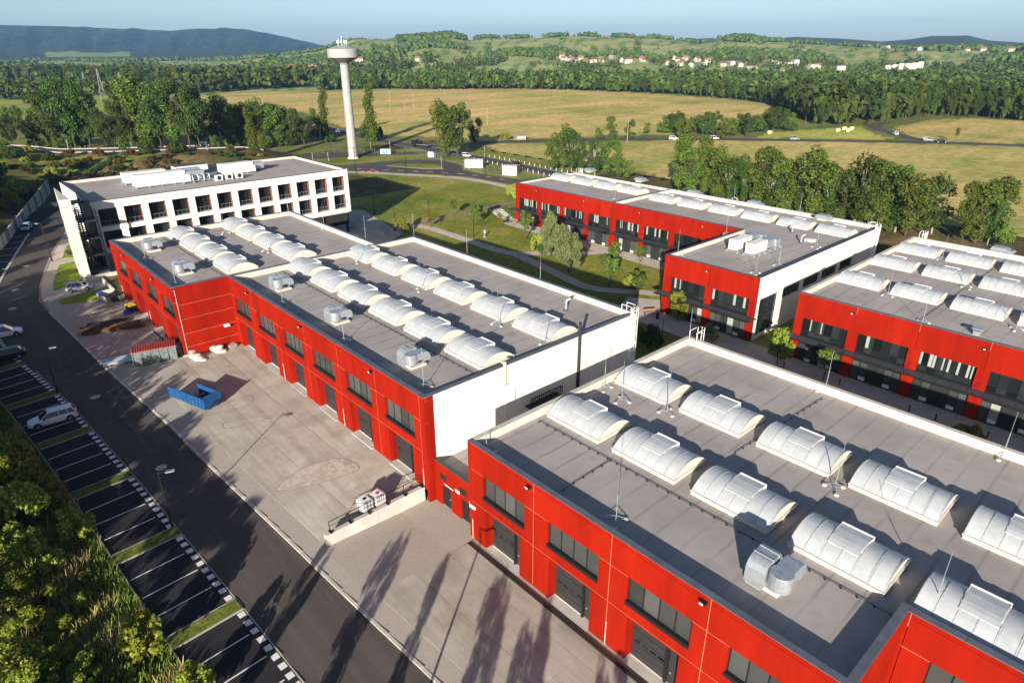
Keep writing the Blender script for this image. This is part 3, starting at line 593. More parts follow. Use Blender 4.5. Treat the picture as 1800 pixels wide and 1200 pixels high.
    # lattice posts of the hall frame seen behind the glass are left to the glass reflections
def red_front(root, x0, x1, y, zb, H, piers, first=None):
    """concrete panel front facing -Y; piers = left edge of each door opening, 7.5 m apart"""
    th = .38; g = .022
    joints = [p-1.75 for p in piers] + [piers[-1]+5.75]
    def B(m, a, b, z0, z1): 
        if b-a > .02 and z1-z0 > .02: m.box(a, y, zb+z0, b, y+th, zb+z1)
    def P(fn):
        m = MB(); fn(m)
        if m.v: m.build('wall_panel', 'red', root, local=False)
    segs = [(max(a, x0), min(b, x1), p) for a, b, p in zip(joints[:-1], joints[1:], piers) if min(b, x1)-max(a, x0) > .1]
    if x0 < joints[0]-.05: segs = [(x0, joints[0], None)]+segs
    if x1 > joints[-1]+.05: segs = segs+[(joints[-1], x1, None)]
    MBj = MB()
    for a, b, p in segs:
        a += g if a > x0+.01 else 0; b -= g if b < x1-.01 else 0
        door = p is not None and p+4.2 < x1-.1 and p > x0
        if not door:
            for z0, z1 in ((0, 4.04), (4.06, 7.32), (7.34, H-.42), (H-.40, H-.06)): P(lambda m: B(m, a, b, z0, z1))
            continue
        P(lambda m: (B(m, a, p, 0, 4.04), B(m, p+4.2, b, 0, 4.04), B(m, p, p+4.2, 3.93, 4.04)))
        P(lambda m: (B(m, a, b, 4.04+2*g, 5.12), B(m, a, p-.25, 5.12, 7.32), B(m, p+4.75, b, 5.12, 7.32)))
        P(lambda m: B(m, a, b, 7.32+2*g, H-.42)); P(lambda m: B(m, a, b, H-.42+g, H-.06))
        strip_window(root, p-.25, y, zb+5.12, 5.0, 2.2)
        loading_door(root, p, y, zb)
        for s in (a, b): pass
        m = MB(); m.box(p-.02, y+th, zb, p, y+.95, zb+3.93); m.box(p+4.2, y+th, zb, p+4.22, y+.95, zb+3.93); m.box(p-.02, y+th, zb+3.93, p+4.22, y+.95, zb+3.96); m.build('door_reveal', 'red', root, local=False)
        if b < x1-.06: MBj.box(b, y+.012, zb, b+2*g, y+th-.02, zb+H-.06)
    MBj.box(x0+.02, y+.016, zb+4.04, x1-.02, y+.08, zb+4.06)
    m2 = MB()
    for a, b, p in segs:
        if p is not None and p+4.75 < x1: m2.box(a, y+.016, zb+7.32, p-.25, y+th-.03, zb+7.36); m2.box(p+4.75, y+.016, zb+7.32, b, y+th-.03, zb+7.36)
        else: m2.box(a, y+.016, zb+7.32, b, y+th-.03, zb+7.34)
    m2.v and m2.build('joint_sealant', 'sealant', root, local=False)
    MBj.build('joint_sealant', 'sealant', root, local=False)
    m3 = MB()                            # pale downpipes beside every second joint
    for j in joints[::2]:
        if x0+.2 < j < x1-.2: m3.tube((j+.06, y-.05, zb+.02), (j+.06, y-.05, zb+2.2), .035, 6)
    m3.v and m3.build('downpipe', 'concrete_pale', root, local=False)
def side_panels(root, x, y0, y1, zb, H, mat, n, face=1, red_edge=0, plinth=0):
    th = .30; xa, xb = (x-th, x) if face > 0 else (x, x+th)
    ys = [y0+(y1-y0)*i/n for i in range(n+1)]
    for a, b in zip(ys[:-1], ys[1:]):
        MB().box(xa, a+.012, zb+plinth, xb, b-.012, zb+H-.06).build('wall_panel', mat, root, local=False)
    MB().box(xa+.03 if face > 0 else xa+.05, y0, zb, xb-.05 if face > 0 else xb-.03, y1, zb+H-.07).build('joint_sealant', 'concrete_pale', root, local=False)
HB = 9.955
def ladder(root, x, y, z0, z1, nx=1.0, nd='x'):     # caged ladder standing off a wall whose outward normal is +X (nd x) or +Y (nd y)
    m = MB(); g = lambda o, s, z: (x+o, y+s, z) if nd == 'x' else (x+s, y+o, z)
    for s in (-.25, .25): m.tube(g(.2*nx, s, z0), g(.2*nx, s, z1+1.1), .035, 5)
    for i in range(int((z1-z0)/.4)): m.tube(g(.2*nx, -.25, z0+.3+.4*i), g(.2*nx, .25, z0+.3+.4*i), .02, 4)
    l = m.build('ladder', 'white_metal', root, local=False)
    m = MB(); hoop = [(.2+.75*math.sin(math.pi*k/8), .42*math.cos(math.pi*k/8)) for k in range(9)]
    zz = z0+2.4
    while zz < z1+1.2: m.path([g(o*nx, s, zz) for o, s in hoop], .03, 4); zz += 1.0
    for k in (1, 3, 5, 7): m.tube(g(hoop[k][0]*nx, hoop[k][1], z0+2.4), g(hoop[k][0]*nx, hoop[k][1], z1+1.2), .028, 4)
    for s in (-.45, .45): m.path([g(.2*nx, s, z1+1.2), g(-1.0*nx, s, z1+1.2), g(-1.0*nx, s, z1-.1)], .035, 4)
    c = m.build('cage', 'white_metal', root, local=False)

# --- hall B, centre
hb = thing('industrial_hall', (-65, 43, 0), 'long red hall in the middle with twelve arched rooflights and a white end wall', 'building')
bx0, bx1, by0, by1 = -87.94, -42.53, 27.92, 57.93
pb = [-86.585+7.5*k for k in range(6)]
MB().box(bx0+.4, by0+1.05, -1.5, bx1-.35, by1-.3, HB-1.0).build('core', 'interior', hb, local=False)
red_front(hb, bx0, bx1, by0, 0, HB, pb)
MB().box(bx1-.33, by0+.382, -1.4, bx1+.012, by0+1.0, HB-.06).build('corner_panel', 'red', hb, local=False)
MB().box(bx1-.33, by0+.0, -1.4, bx1+.012, by0+.38, -.002).build('corner_panel', 'red', hb, local=False)
side_panels(hb, bx1, by0+1.0, by1-.02, -1.4, HB+1.4, 'white_wall', 4)
MB().box(bx0, by1-.3, -2, bx1, by1, HB-.06).build('wall', 'white_wall', hb, local=False)
MB().box(bx0, by0+.4, -1, bx0+.3, by1-.32, HB-.06).build('wall', 'white_wall', hb, local=False)
roofing(hb, bx0, by0, bx1, by1, HB)
for k in range(6):
    rooflight(hb, -44.45-7.5*k-3, 38.2, HB-.8); rooflight(hb, -44.6-7.5*k-3, 47.8, HB-.8)
for j in (1, 3, 5): wall_lamp(hb, pb[j]-2.1, by0, HB-.55)
ladder(hb, bx1+.02, 56.6, -1.6, HB)
m = MB(); m.tube((bx1+.14, 47.9, 2.0), (bx1+.14, 47.9, HB+1.6), .17, 8); m.build('flue_pipe', 'dark_grey', hb, local=False)
m = MB(); m.box(bx1+.01, 40.1, 4.4, bx1+.9, 44.6, 4.5); [m.box(bx1+.85, 40.1+.3*i, 4.5, bx1+.9, 40.2+.3*i, 5.6) for i in range(16)]; m.box(bx1+.85, 40.1, 5.55, bx1+.9, 44.6, 5.65); m.build('service_grille', 'black_metal', hb, local=False)
m = MB(); m.box(bx1+.01, 37.0, HB-2.2, bx1+.16, 37.9, HB-2.05); m.box(bx1+.01, 37.2, HB-2.05, bx1+.14, 37.5, HB+.25); m.box(bx1-.3, 37.2, HB+.25, bx1+.14, 37.5, HB+.45); m.build('gas_riser', 'cream', hb, local=False)
m = MB(); m.tube((bx1+.06, 37.35, -1), (bx1+.06, 37.35, HB-2.2), .04, 6); m.build('downpipe', 'white_metal', hb, local=False)
# --- hall A, further back
ha = thing('industrial_hall', (-103, 36, ZA), 'red hall with two rows of four rooflights beside the white office block', 'building')
ax0, ax1, ay0, ay1 = -118.6, -87.96, 20.63, 51.1
pa = [-115.55+7.5*k for k in range(4)]
MB().box(ax0+.4, ay0+1.05, -.6, ax1-.35, ay1-.3, HB-1.0).build('core', 'interior', ha, local=False)
red_front(ha, ax0, ax1, ay0, ZA, HB-ZA, pa)
for z0, z1 in ((-1, 1.47), (1.51, 3.37), (3.41, 5.38), (5.42, 7.38), (7.42, HB-.06)): MB().box(ax1-.3, ay0+.382, z0, ax1, by0, z1).build('wall_panel', 'red', ha, local=False)
MB().box(ax1-.26, ay0+.4, -1, ax1-.02, by0, HB-.07).build('joint_sealant', 'sealant', ha, local=False)
m = MB(); m.tube((ax1+.03, ay0+.42, .02), (ax1+.03, ay0+.42, HB-.4), .035, 6); m.build('downpipe', 'concrete_pale', ha, local=False)
MB().box(ax1-.1, by0+.5, -1, ax1, by0+.6, 2).build('wall', 'white_wall', ha, local=False)
MB().box(ax0, ay1-.3, -2, ax1, ay1, HB-.06).build('wall', 'white_wall', ha, local=False)
MB().box(ax0, ay0+.4, -1, ax0+.3, ay1-.32, HB-.06).build('wall', 'grey_plaster', ha, local=False)
roofing(ha, ax0, ay0, ax1, ay1, HB, sides='nsw')
MB().box(ax1-.36, ay0+.48, HB-1.1, ax1-.02, by0-.02, HB-.04).build('parapet', 'cream', ha, local=False)
for i in range(2): MB().box(ax1-.47, ay0+.49+3.4*i, HB-.04, ax1+.03, ay0+3.87+3.4*i, HB+.01).build('coping', 'coping', ha, local=False)
for k in range(4):
    rooflight(ha, -91.0-7.3*k-3, 31.15, HB-.8); rooflight(ha, -91.0-7.35*k-3, 40.2, HB-.8)
for j in (0, 2): wall_lamp(ha, pa[j]+5.3, ay0, HB-.55)
m = MB(); m.box(ax1+.0, 26.2, 3.1, ax1+.5, 26.9, 3.35); m.build('camera_bracket', 'white_metal', ha, local=False)
# --- hall C, nearest
hc = thing('industrial_hall', (-12, 43, ZC), 'nearest red hall, its grey roof filling the lower right of the photo', 'building')
cx0, cx1, cx2, cy0, cy1 = -36.45, -5.55, 20.0, 27.91, 59.2; HC = ZC+HB
pc = [-34.33+7.5*k for k in range(4)]
MB().box(cx0+.4, cy0+1.05, ZC, cx1-.35, cy1-.3, HC-1.0).box(cx1-.35, 36.45, ZC, cx2-.3, cy1-.3, HC-1.0).build('core', 'interior', hc, local=False)
red_front(hc, cx0, cx1, cy0, ZC, HB, pc)
red_front(hc, cx1, cx2, 35.42, ZC, HB, [-5.55+1.95+7.5*k for k in range(3)])
for z0, z1 in ((0, 1.9), (1.94, 3.9), (3.94, 5.9), (5.94, 7.9), (7.94, HB-.06)): MB().box(cx1-.3, cy0+.382, ZC+z0, cx1, 35.42, ZC+z1).build('wall_panel', 'red', hc, local=False)
side_panels(hc, cx0, cy0+.382, cy1, ZC, HB, 'white_wall', 4, face=-1)
MB().box(cx0, cy1-.3, ZC-1, cx2, cy1, HC-.06).build('wall', 'white_wall', hc, local=False)
MB().box(cx0+.3, cy0+.3, HC-1.05, cx1-.3, cy1-.3, HC-.8).build('roof', 'roof_felt', hc, local=False)
MB().box(cx1-.3, 35.42+.3, HC-1.05, cx2, cy1-.3, HC-.8).build('roof', 'roof_felt', hc, local=False)
def par(root, x0, y0, x1, y1, zt, cop='coping', inner='cream', pw=.36, over=.25):
    hz = abs(x1-x0) > abs(y1-y0); L = (x1-x0) if hz else (y1-y0); n = max(1, round(L/3.0)); m = MB()
    (m.box(x0+.015, y0-pw/2, zt-1.1, x1-.015, y0+pw/2, zt-.04) if hz else m.box(x0-pw/2, y0, zt-1.1, x0+pw/2, y1, zt-.04)); m.build('parapet', inner, root, local=False)
    me = (MB().box(-L/n/2+.008, -over, 0, L/n/2-.008, over, .05) if hz else MB().box(-over, -L/n/2+.008, 0, over, L/n/2-.008, .05)).mesh('coping', cop)
    for i in range(n):
        t = (i+.5)/n; put('coping', me, root, Vector((x0+(x1-x0)*t, y0+(y1-y0)*t, zt-.04))-WP[root])
par(hc, cx0, cy0+.22, cx1+.03, cy0+.22, HC); par(hc, cx0+.22, cy0+.48, cx0+.22, cy1-.48, HC, cop='concrete_pale'); par(hc, cx0, cy1-.22, cx2, cy1-.22, HC, cop='concrete_pale')
par(hc, cx1-.22, cy0+.48, cx1-.22, 35.42+.47, HC); par(hc, cx1+.04, 35.42+.22, cx2, 35.42+.22, HC)
for k in range(7):
    if k < 6: rooflight(hc, -29.6+7.5*k-3, 38.45, HC-.8)
    rooflight(hc, -29.7+7.52*k-3, 47.9, HC-.8)
for j in (0, 2): wall_lamp(hc, pc[j]+5.35, cy0, HC-.48)
ladder(hc, -35.2, cy1+.02, ZC-1, HC, nd='y')
# --- low link between B and C
hl = thing('link_building', (-39.5, 32, -1.2), 'low red link with two dark doors squeezed between two halls', 'building')
y_ = 28.6; lz = -1.2; lt = 3.35
m = MB(); m.box(-42.5, y_, lz, -41.5, y_+.3, lt).box(-40.1, y_, lz, -38.6, y_+.3, lt).box(-37.3, y_, lz, -36.47, y_+.3, lt).box(-41.5, y_, lz+2.35, -40.1, y_+.3, lt).box(-38.6, y_, lz+2.35, -37.3, y_+.3, lt); m.build('wall', 'red', hl, local=False)
MB().box(-42.5, y_+.6, lz, -36.47, 57, lt-.9).build('core', 'interior', hl, local=False)
MB().box(-42.5, y_+.36, lt-.9, -36.47, 57, lt-.55).build('roof', 'roof_felt', hl, local=False)
MB().box(-42.52, y_-.04, lt, -36.46, y_+.36, lt+.06).build('coping', 'dark_coping', hl, local=False)
for x in (-41.5, -38.6):
    d = MB().box(x+.03, y_+.16, lz+.02, x+1.32, y_+.24, lz+2.34).build('door', 'black_metal', hl, local=False); MB().box(x+1.1, y_+.08, lz+1.0, x+1.2, y_+.16, lz+1.15).build('handle', 'galv', d, local=False)
for x in (-41.6, -38.7): MB().box(x, y_-.03, lz+2.9, x+.95, y_-.002, lz+3.55).build('vent_grille', 'black_metal', hl, local=False)
m = MB(); m.box(-36.3, 27.78, 2.0, -35.6, 27.9, 2.25).box(-37.0, y_-.3, 1.5, -36.7, y_-.01, 1.9); m.build('alarm_box', 'white_metal', hl, local=False)
m = MB(); m.box(-39.4, y_-.02, 1.4, -38.75, y_-.003, 1.75).box(-41.0, y_-.015, 1.3, -39.7, y_-.004, 1.42); m.build('door_sign', 'cream', hl, local=False)
# --- halls D and E with tall glazing and a canopy
def glazing(parent, w, h, nx, rows, key, seed):
    f = MB(); t = .06
    f.box(0, 0, 0, w, .12, t).box(0, 0, h-t, w, .12, h).box(0, 0, t, t, .12, h-t).box(w-t, 0, t, w, .12, h-t)
    for i in range(1, nx): f.box(w*i/nx-.03, 0, t, w*i/nx+.03, .12, h-t)
    for r in rows[1:-1]: f.box(t, .003, r-.04, w-t, .117, r+.04)
    return tpl(key, lambda: f.mesh('window', 'black_metal'))
def tall_bay(root, x, y, zb, w=6.2, seed=0, face=None):
    rr_ = random.Random(seed)
    rows = [0, .75, 2.55]; o = put('window', glazing(root, w, 2.55, 6, rows, ('gu', w), 0), root, Vector((x, y+.25, zb+3.95))-WP[root])
    kind = rr_.choice([0, 1, 2])
    for i in range(6):
        put('pane', tpl(('gp1', w), lambda: MB().box(.03, .05, .06, w/6-.03, .07, .71).mesh('pane', 'glass')), o, (w*i/6, 0, 0))
        put('pane', tpl(('gp2', w), lambda: MB().box(.03, .05, .79, w/6-.03, .07, 2.49).mesh('pane', 'glass')), o, (w*i/6, 0, 0))
        for b_ in range(2):
            if rr_.random() < (.28, .5, .08)[kind]:
                wd_ = rr_.choice((.16, .26, .38)); put('blind', tpl(('blind', wd_), lambda: MB().box(0, .042, 0, wd_, .048, 1.66).mesh('blind', 'glass_blind')), o, (w*i/6+.07+b_*.46, 0, .81))
    rows = [0, 2.6, 3.35]; o = put('shopfront', glazing(root, w, 3.35, 6, rows, ('gl', w), 0), root, Vector((x, y+.25, zb+.05))-WP[root])
    for i in range(6):
        bl = rr_.random() < .07; dr = i in (2, 3)
        put('door_leaf' if dr else 'pane', tpl(('gp3', w, bl, dr), lambda: MB().box(.03, .05 if not dr else .0, .06, w/6-.03, .07, 2.56).mesh('pane', 'dark_plastic' if dr and not bl else 'glass_blind' if bl else 'glass_grey')), o, (w*i/6, 0, 0))
        put('pane', tpl(('gp4', w), lambda: MB().box(.03, .05, 2.64, w/6-.03, .07, 3.29).mesh('pane', 'glass')), o, (w*i/6, 0, 0))
        if i in (1, 4): put('low_panel', tpl(('gp5', w), lambda: MB().box(.1, .02, .08, w/6-.1, .045, .55).mesh('low_panel', 'plastic_white')), o, (w*i/6, 0, 0))
def tall_front(root, x0, x1, y, zb, starts, w=6.2, canopy=True, H=HB, seed=0):
    th = .35
    def B(a, b, z0, z1):
        if b-a > .02: MB().box(a, y, zb+z0, b, y+th, zb+z1).build('wall_panel', 'red', root, local=False)
    e = [x0]+[s for s in starts]
    for i, s in enumerate(starts):
        a = x0 if i == 0 else starts[i-1]+w; B(a, s, 0, 6.52); b = x1 if i == len(starts)-1 else s+w+.65
        a2 = x0 if i == 0 else s-.65
        B(a2+.012, b-.012, 6.54, H-.06)
        tall_bay(root, s, y, zb, w, seed+i)
        MB().box(s-.001, y+.02, zb+3.45, s+w+.001, y+.4, zb+3.93).build('transom', 'black_metal', root, local=False)
    B(starts[-1]+w, x1, 0, 6.52)
    MB().box(x0+.02, y+.012, zb+6.5, x1-.02, y+th-.02, zb+6.56).build('joint_sealant', 'red', root, local=False)
    if canopy:
        z = zb+3.62; n = int((x1-x0+1.0)/1.6); L = x1-x0+1.0
        c = MB().box(x0-.5, y-1.75, z+.02, x1+.5, y-1.65, z+.2).box(x0-.5, y-.12, z+.02, x1+.5, y-.02, z+.2).build('canopy', 'black_metal', root, local=False)
        sl_ = MB().box(-L/n/2+.03, -.78, 0, L/n/2-.03, .78, .05).mesh('canopy_slat_panel', 'dark_coping')
        for i in range(n): put('canopy_panel', sl_, c, Vector((x0-.5+L*(i+.5)/n, y-.885, z+.12))-WP[c])
        m = MB()
        for s in [x0+.1]+[k-.65 for k in starts[1:]]+[x1-.1]: m.tube((s, y-.02, z+1.1), (s, y-1.6, z+.2), .03, 5); m.box(s-.05, y-1.7, z-.12, s+.05, y-.01, z)
        m.build('canopy_bracket', 'black_metal', c, local=False)
    for k, s in enumerate(starts):
        if k % 2 == 0: wall_lamp(root, s+w+.2, y, zb+H-.9)
ZD = -2.47; HD = ZD+HB; ZE = -3.02; HE = ZE+HB
hd = thing('industrial_hall', (-80, 112, ZD), 'L-shaped red hall with dark canopies beyond the courtyard lawn', 'building')
dx0, dxj, dx1, dw, dy0, dy1, dyw = -119.85, -89.7, -42.7, -58.97, 109.5, 130.6, 86.4
MB().box(dx0+.3, dy0+.5, ZD, dx1-.3, dy1-.3, HD-1).box(dw+.3, dyw+.5, ZD, dx1-.4, dy0+.5, HD-1).build('core', 'interior', hd, local=False)
tall_front(hd, dx0, dxj-.02, dy0, ZD, [-118.6+7.52*k for k in range(4)], seed=11)
tall_front(hd, dxj+.1, dw, dy0, ZD, [-88.2+7.5*k for k in range(4)], w=6.2, seed=31)
tall_front(hd, dw, dx1, dyw, ZD, [-57.5, -50.05], w=6.25, seed=55)
MB().box(dxj-.02, dy0+.04, ZD, dxj+.1, dy0+.3, HD-.1).build('joint_gap', 'interior', hd, local=False)
MB().box(dw, dyw+.35, ZD, dw+.3, dy0-.01, HD-.06).build('wall', 'red', hd, local=False)
MB().box(dx0, dy0+.35, ZD, dx0+.3, dy1-.3, HD-.06).build('wall', 'red', hd, local=False)
MB().box(dx0, dy1-.3, ZD-1, dx1, dy1, HD-.06).build('wall', 'white_wall', hd, local=False)
# white side wall facing +X with glazing
def end_wall(root, x, y0, y1, zb, H, holes):
    ys = [y0]+[k for h in holes for k in h[:2]]+[y1]; m = MB()
    def W(a, b, z0, z1):
        if b-a > .02 and z1-z0 > .02: MB().box(x-.3, a, zb+z0, x, b, zb+z1).build('wall_panel', 'white_wall', root, local=False)
    for i in range(0, len(ys), 2): W(ys[i], ys[i+1], 0, 6.5)
    for (a, b, z0, z1) in holes: W(a, b, 0, z0); W(a, b, z1, 6.5)
    W(y0, y1, 6.51, H-.06)
    for (a, b, z0, z1) in holes:
        h = z1-z0; n = max(3, round((b-a)/1.1)); f = MB(); f.box(-.12, 0, 0, 0, b-a, .08).box(-.12, 0, h-.08, 0, b-a, h)
        for i in range(n+1): yy = (b-a)*i/n; f.box(-.117, max(0, yy-.04), .08, -.003, min(b-a, yy+.04), h-.08)
        if h > 3: f.box(-.11, 0, h*.55-.3, -.01, b-a, h*.55+.1)
        o = put('window', f.mesh('window', 'black_metal'), root, Vector((x-.12, a, zb+z0))-WP[root])
        for i in range(n): put('pane', tpl(('ew', round((b-a)/n, 3), round(h, 2)), lambda: MB().box(-.08, .03, .07, -.06, (b-a)/n-.03, h-.07).mesh('pane', 'glass')), o, (0, (b-a)*i/n, 0))
end_wall(hd, dx1, dyw+.36, dy1-.02, ZD, HB, [(87.6, 92.9, .6, 6.35), (94.5, 100, 4.85, 6.4), (101.3, 106.6, 4.85, 6.4), (107.8, 113.2, 4.85, 6.4), (114.6, 119.5, 4.85, 6.4)])
MB().box(dx0+.3, dy0+.3, HD-1.05, dxj, dy1-.3, HD-.5).build('roof', 'roof_felt', hd, local=False)
MB().box(dxj+.3, dy0+.3, HD-1.05, dx1-.3, dy1-.3, HD-.75).box(dw+.3, dyw+.3, HD-1.05, dx1-.3, dy0+.3, HD-.755).build('roof', 'roof_felt', hd, local=False)
par(hd, dx0, dy0+.22, dxj, dy0+.22, HD, 'dark_coping'); par(hd, dx0+.22, dy0+.48, dx0+.22, dy1-.48, HD, 'dark_coping'); par(hd, dx0, dy1-.22, dxj, dy1-.22, HD, 'concrete_pale')
par(hd, dxj+.24, dy0+.48, dxj+.24, dy1-.48, HD, 'dark_coping'); par(hd, dxj+.1, dy0+.22, dw-.04, dy0+.22, HD, 'dark_coping'); par(hd, dxj+.1, dy1-.22, dx1, dy1-.22, HD, 'concrete_pale')
par(hd, dw+.22, dyw+.48, dw+.22, dy0+.45, HD, 'dark_coping'); par(hd, dw, dyw+.22, dx1, dyw+.22, HD, 'dark_coping'); par(hd, dx1-.22, dyw+.48, dx1-.22, dy1-.48, HD, 'dark_coping')
for k in range(4): rooflight(hd, -91.7-7.35*k-3, 123.3, HD-.5)
for k in range(6): rooflight(hd, -44.4-7.47*k-3, 122.3, HD-.75)
ladder(hd, dx1+.02, 127, ZD-1, HD); ladder(hd, -118.0, dy1+.02, ZD-1, HD, nd='y')
he = thing('industrial_hall', (-10, 107, ZE), 'red hall at the right edge with three rows of rooflights and a black canopy', 'building')
ex0, ex1, ey0, ey1 = -36.76, 20.0, 86.6, 129.3
MB().box(ex0+.3, ey0+.5, ZE, ex1, ey1-.3, HE-1).build('core', 'interior', he, local=False)
tall_front(he, ex0, ex1, ey0, ZE, [-35.68+7.47*k for k in range(7)], w=6.15, seed=71)
side_panels(he, ex0, ey0+.36, ey1, ZE, HB, 'white_wall', 6, face=-1)
MB().box(ex0, ey1-.3, ZE-1, ex1, ey1, HE-.06).build('wall', 'white_wall', he, local=False)
roofing(he, ex0, ey0, ex1, ey1, HE, sides='', cop='coping')
par(he, ex0, ey0+.22, ex1, ey0+.22, HE); par(he, ex0+.22, ey0+.48, ex0+.22, ey1-.48, HE, 'concrete_pale'); par(he, ex0, ey1-.22, ex1, ey1-.22, HE, 'concrete_pale')
for k in range(6):
    for yy in (99.4, 111.7, 122.3): rooflight(he, -30.3+7.48*k-3, yy, HE-.8)
ladder(he, -35.2, ey1+.02, ZE-1, HE, nd='y')

# --- office block F
hf = thing('office_block', (-149, 47, 0), 'white three storey office block with deep square window recesses', 'building')
fx0, fx1, fy0, fy1, hz_ = -162.2, -135.9, 22.2, 73.0, 13.0
rows_ = ((8.3, 11.5), (4.35, 7.5)); cols_ = [23.15+4.175*k for k in range(12)]
zs = [3.47, 4.35, 7.5, 8.3, 11.5, hz_-.06]
for z0, z1 in ((3.47, 4.35), (7.5, 8.3), (11.5, hz_-.06)): MB().box(fx1-.35, fy0, z0, fx1, fy1, z1).build('facade_band', 'white_wall', hf, local=False)
for z0, z1 in rows_:
    ys = [fy0]+[k for c in cols_ for k in (c, c+3.02)]+[fy1]
    for i in range(0, len(ys), 2): MB().box(fx1-.35, ys[i], z0, fx1, ys[i+1], z1).build('facade_pier', 'white_wall', hf, local=False)
MB().box(fx0, fy0+.01, .3, fx1-1.4, fy1-.01, hz_-1).build('core', 'interior', hf, local=False)
MB().box(fx0, fy0, 3.47, fx1-.36, fy0+.3, hz_-.06).build('wall', 'white_wall', hf, local=False)
MB().box(fx0, fy1-.3, 3.47, fx1-.36, fy1, hz_-.06).build('wall', 'white_wall', hf, local=False)
MB().box(fx0, fy0, -.5, fx0+.3, fy1, hz_-.06).build('wall', 'white_wall', hf, local=False)
MB().box(fx0+.3, fy0+.32, 3.2, fx1-.36, fy1-.32, 3.46).build('floor_slab', 'white_wall', hf, local=False)
MB().box(fx1-4, fy0+.05, -.5, fx1-.1, fy0+24, 3.46).build('base_storey', 'grey_plaster', hf, local=False)
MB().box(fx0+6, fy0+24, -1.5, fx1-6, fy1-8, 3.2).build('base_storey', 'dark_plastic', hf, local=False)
for k in range(4): MB().box(fx1-1.4, 54+6*k, -2.2, fx1-.9, 54.5+6*k, 3.2).build('column', 'dark_plastic', hf, local=False)
for z0, z1 in rows_:
    for c in cols_:
        w = 3.02; h = z1-z0
        r = put('reveal', tpl('frev', lambda: MB().box(-1.4, -.02, 0, -.36, 0, h).box(-1.4, -.02, -.04, -.36, w+.02, -.001).box(-1.4, -.02, h, -.36, w+.02, h+.03).mesh('reveal', 'white_wall')), hf, Vector((fx1, c, z0))-WP[hf])
        put('reveal_panel', tpl('frev2', lambda: MB().box(-1.4, w, 0, -.36, w+.03, h).mesh('reveal_panel', 'brown_reveal')), r)
        f = MB(); f.box(-1.38, 0, 0, -1.28, w, .08).box(-1.38, 0, h-.08, -1.28, w, h)
        for yy in (0, w*.33, w*.66, w-.08): f.box(-1.379, yy, .08, -1.281, yy+.08, h-.08)
        wdw = put('window', tpl('fwin', lambda: f.mesh('window', 'black_metal')), r)
        for i in range(3): put('pane', tpl('fpane', lambda: MB().box(-1.34, .05, .06, -1.32, w*.33-.0, h-.06).mesh('pane', 'glass')), wdw, (0, w*.33*i, 0))
        rl = MB(); rl.tube((-.42, 0, .95), (-.42, w, .95), .03, 4); rl.box(-.43, 0, .05, -.41, w, .1); [rl.box(-.43, w*i/4-.015, .05, -.41, w*i/4+.015, .95) for i in range(5)]
        put('balcony_rail', tpl('frail', lambda: rl.mesh('balcony_rail', 'steel_grey')), r)
roofing(hf, fx0, fy0, fx1, fy1, hz_, par=.6, cop='dark_coping')
# stair tower: tall concrete fin and a dark open stair behind it
ft = thing('stair_tower', (-138, 18.2, .5), 'tall pale concrete fin screening a dark outside stair by the office block', 'stair tower')
FA, FN, FM = Vector((-144.4, 18.7)), Vector((-130.5, 18.7)), Vector((-130.9, 17.2))
MB().prism([tuple(FA), tuple(FM+Vector((.02, .01))), tuple(FN+Vector((-.3, 0)))], .2, 14.85).build('fin_wall', 'fin_concrete', ft, local=False)
for i in range(5): MB().prism([(FM.x+.03, FM.y), (FN.x, FN.y), (FN.x-.28, FN.y), (FM.x-.25, FM.y+.1)], .2+2.94*i, 3.11+2.94*i).build('fin_panel', 'fin_concrete', ft, local=False)
for lv in range(4):
    z = 3.0*lv+3.2
    MB().box(-144.6, 17.7, z-.2, -141.5, 22.1, z).build('landing', 'dark_grey', ft, local=False); MB().box(-134.5, 19.4, z-1.7, -131.6, 22.1, z-1.5).build('landing', 'dark_grey', ft, local=False)
    m = MB()
    for k in range(9): m.box(-134.6-.78*k, 19.6, z-1.5+.17*k, -133.9-.78*k, 20.7, z-1.44+.17*k); m.box(-141.5+.78*k, 20.9, z+.17*k, -140.8+.78*k, 22.0, z+.06+.17*k)
    m.build('stair_flight', 'black_metal', ft, local=False)
    m = MB(); m.path([(-144.5, 19.5, z+1), (-144.5, 22, z+1)], .04, 4); m.path([(-134.2, 19.5, z-.5), (-141.5, 19.5, z+1.0)], .04, 4); m.path([(-131.7, 19.5, z-.5), (-134.4, 19.5, z-.5)], .05, 4)
    for k in range(14): m.box(-134.2-.52*k, 19.48, z-1.5+.107*k, -134.16-.52*k, 19.52, z-.5+.107*k)
    m.build('stair_rail', 'black_metal', ft, local=False)
m = MB(); [m.box(x, y, .3, x+.2, y+.2, 12.6) for x in (-144.4, -134.4, -131.8) for y in (19.45, 21.9)]; m.build('stair_post', 'black_metal', ft, local=False)
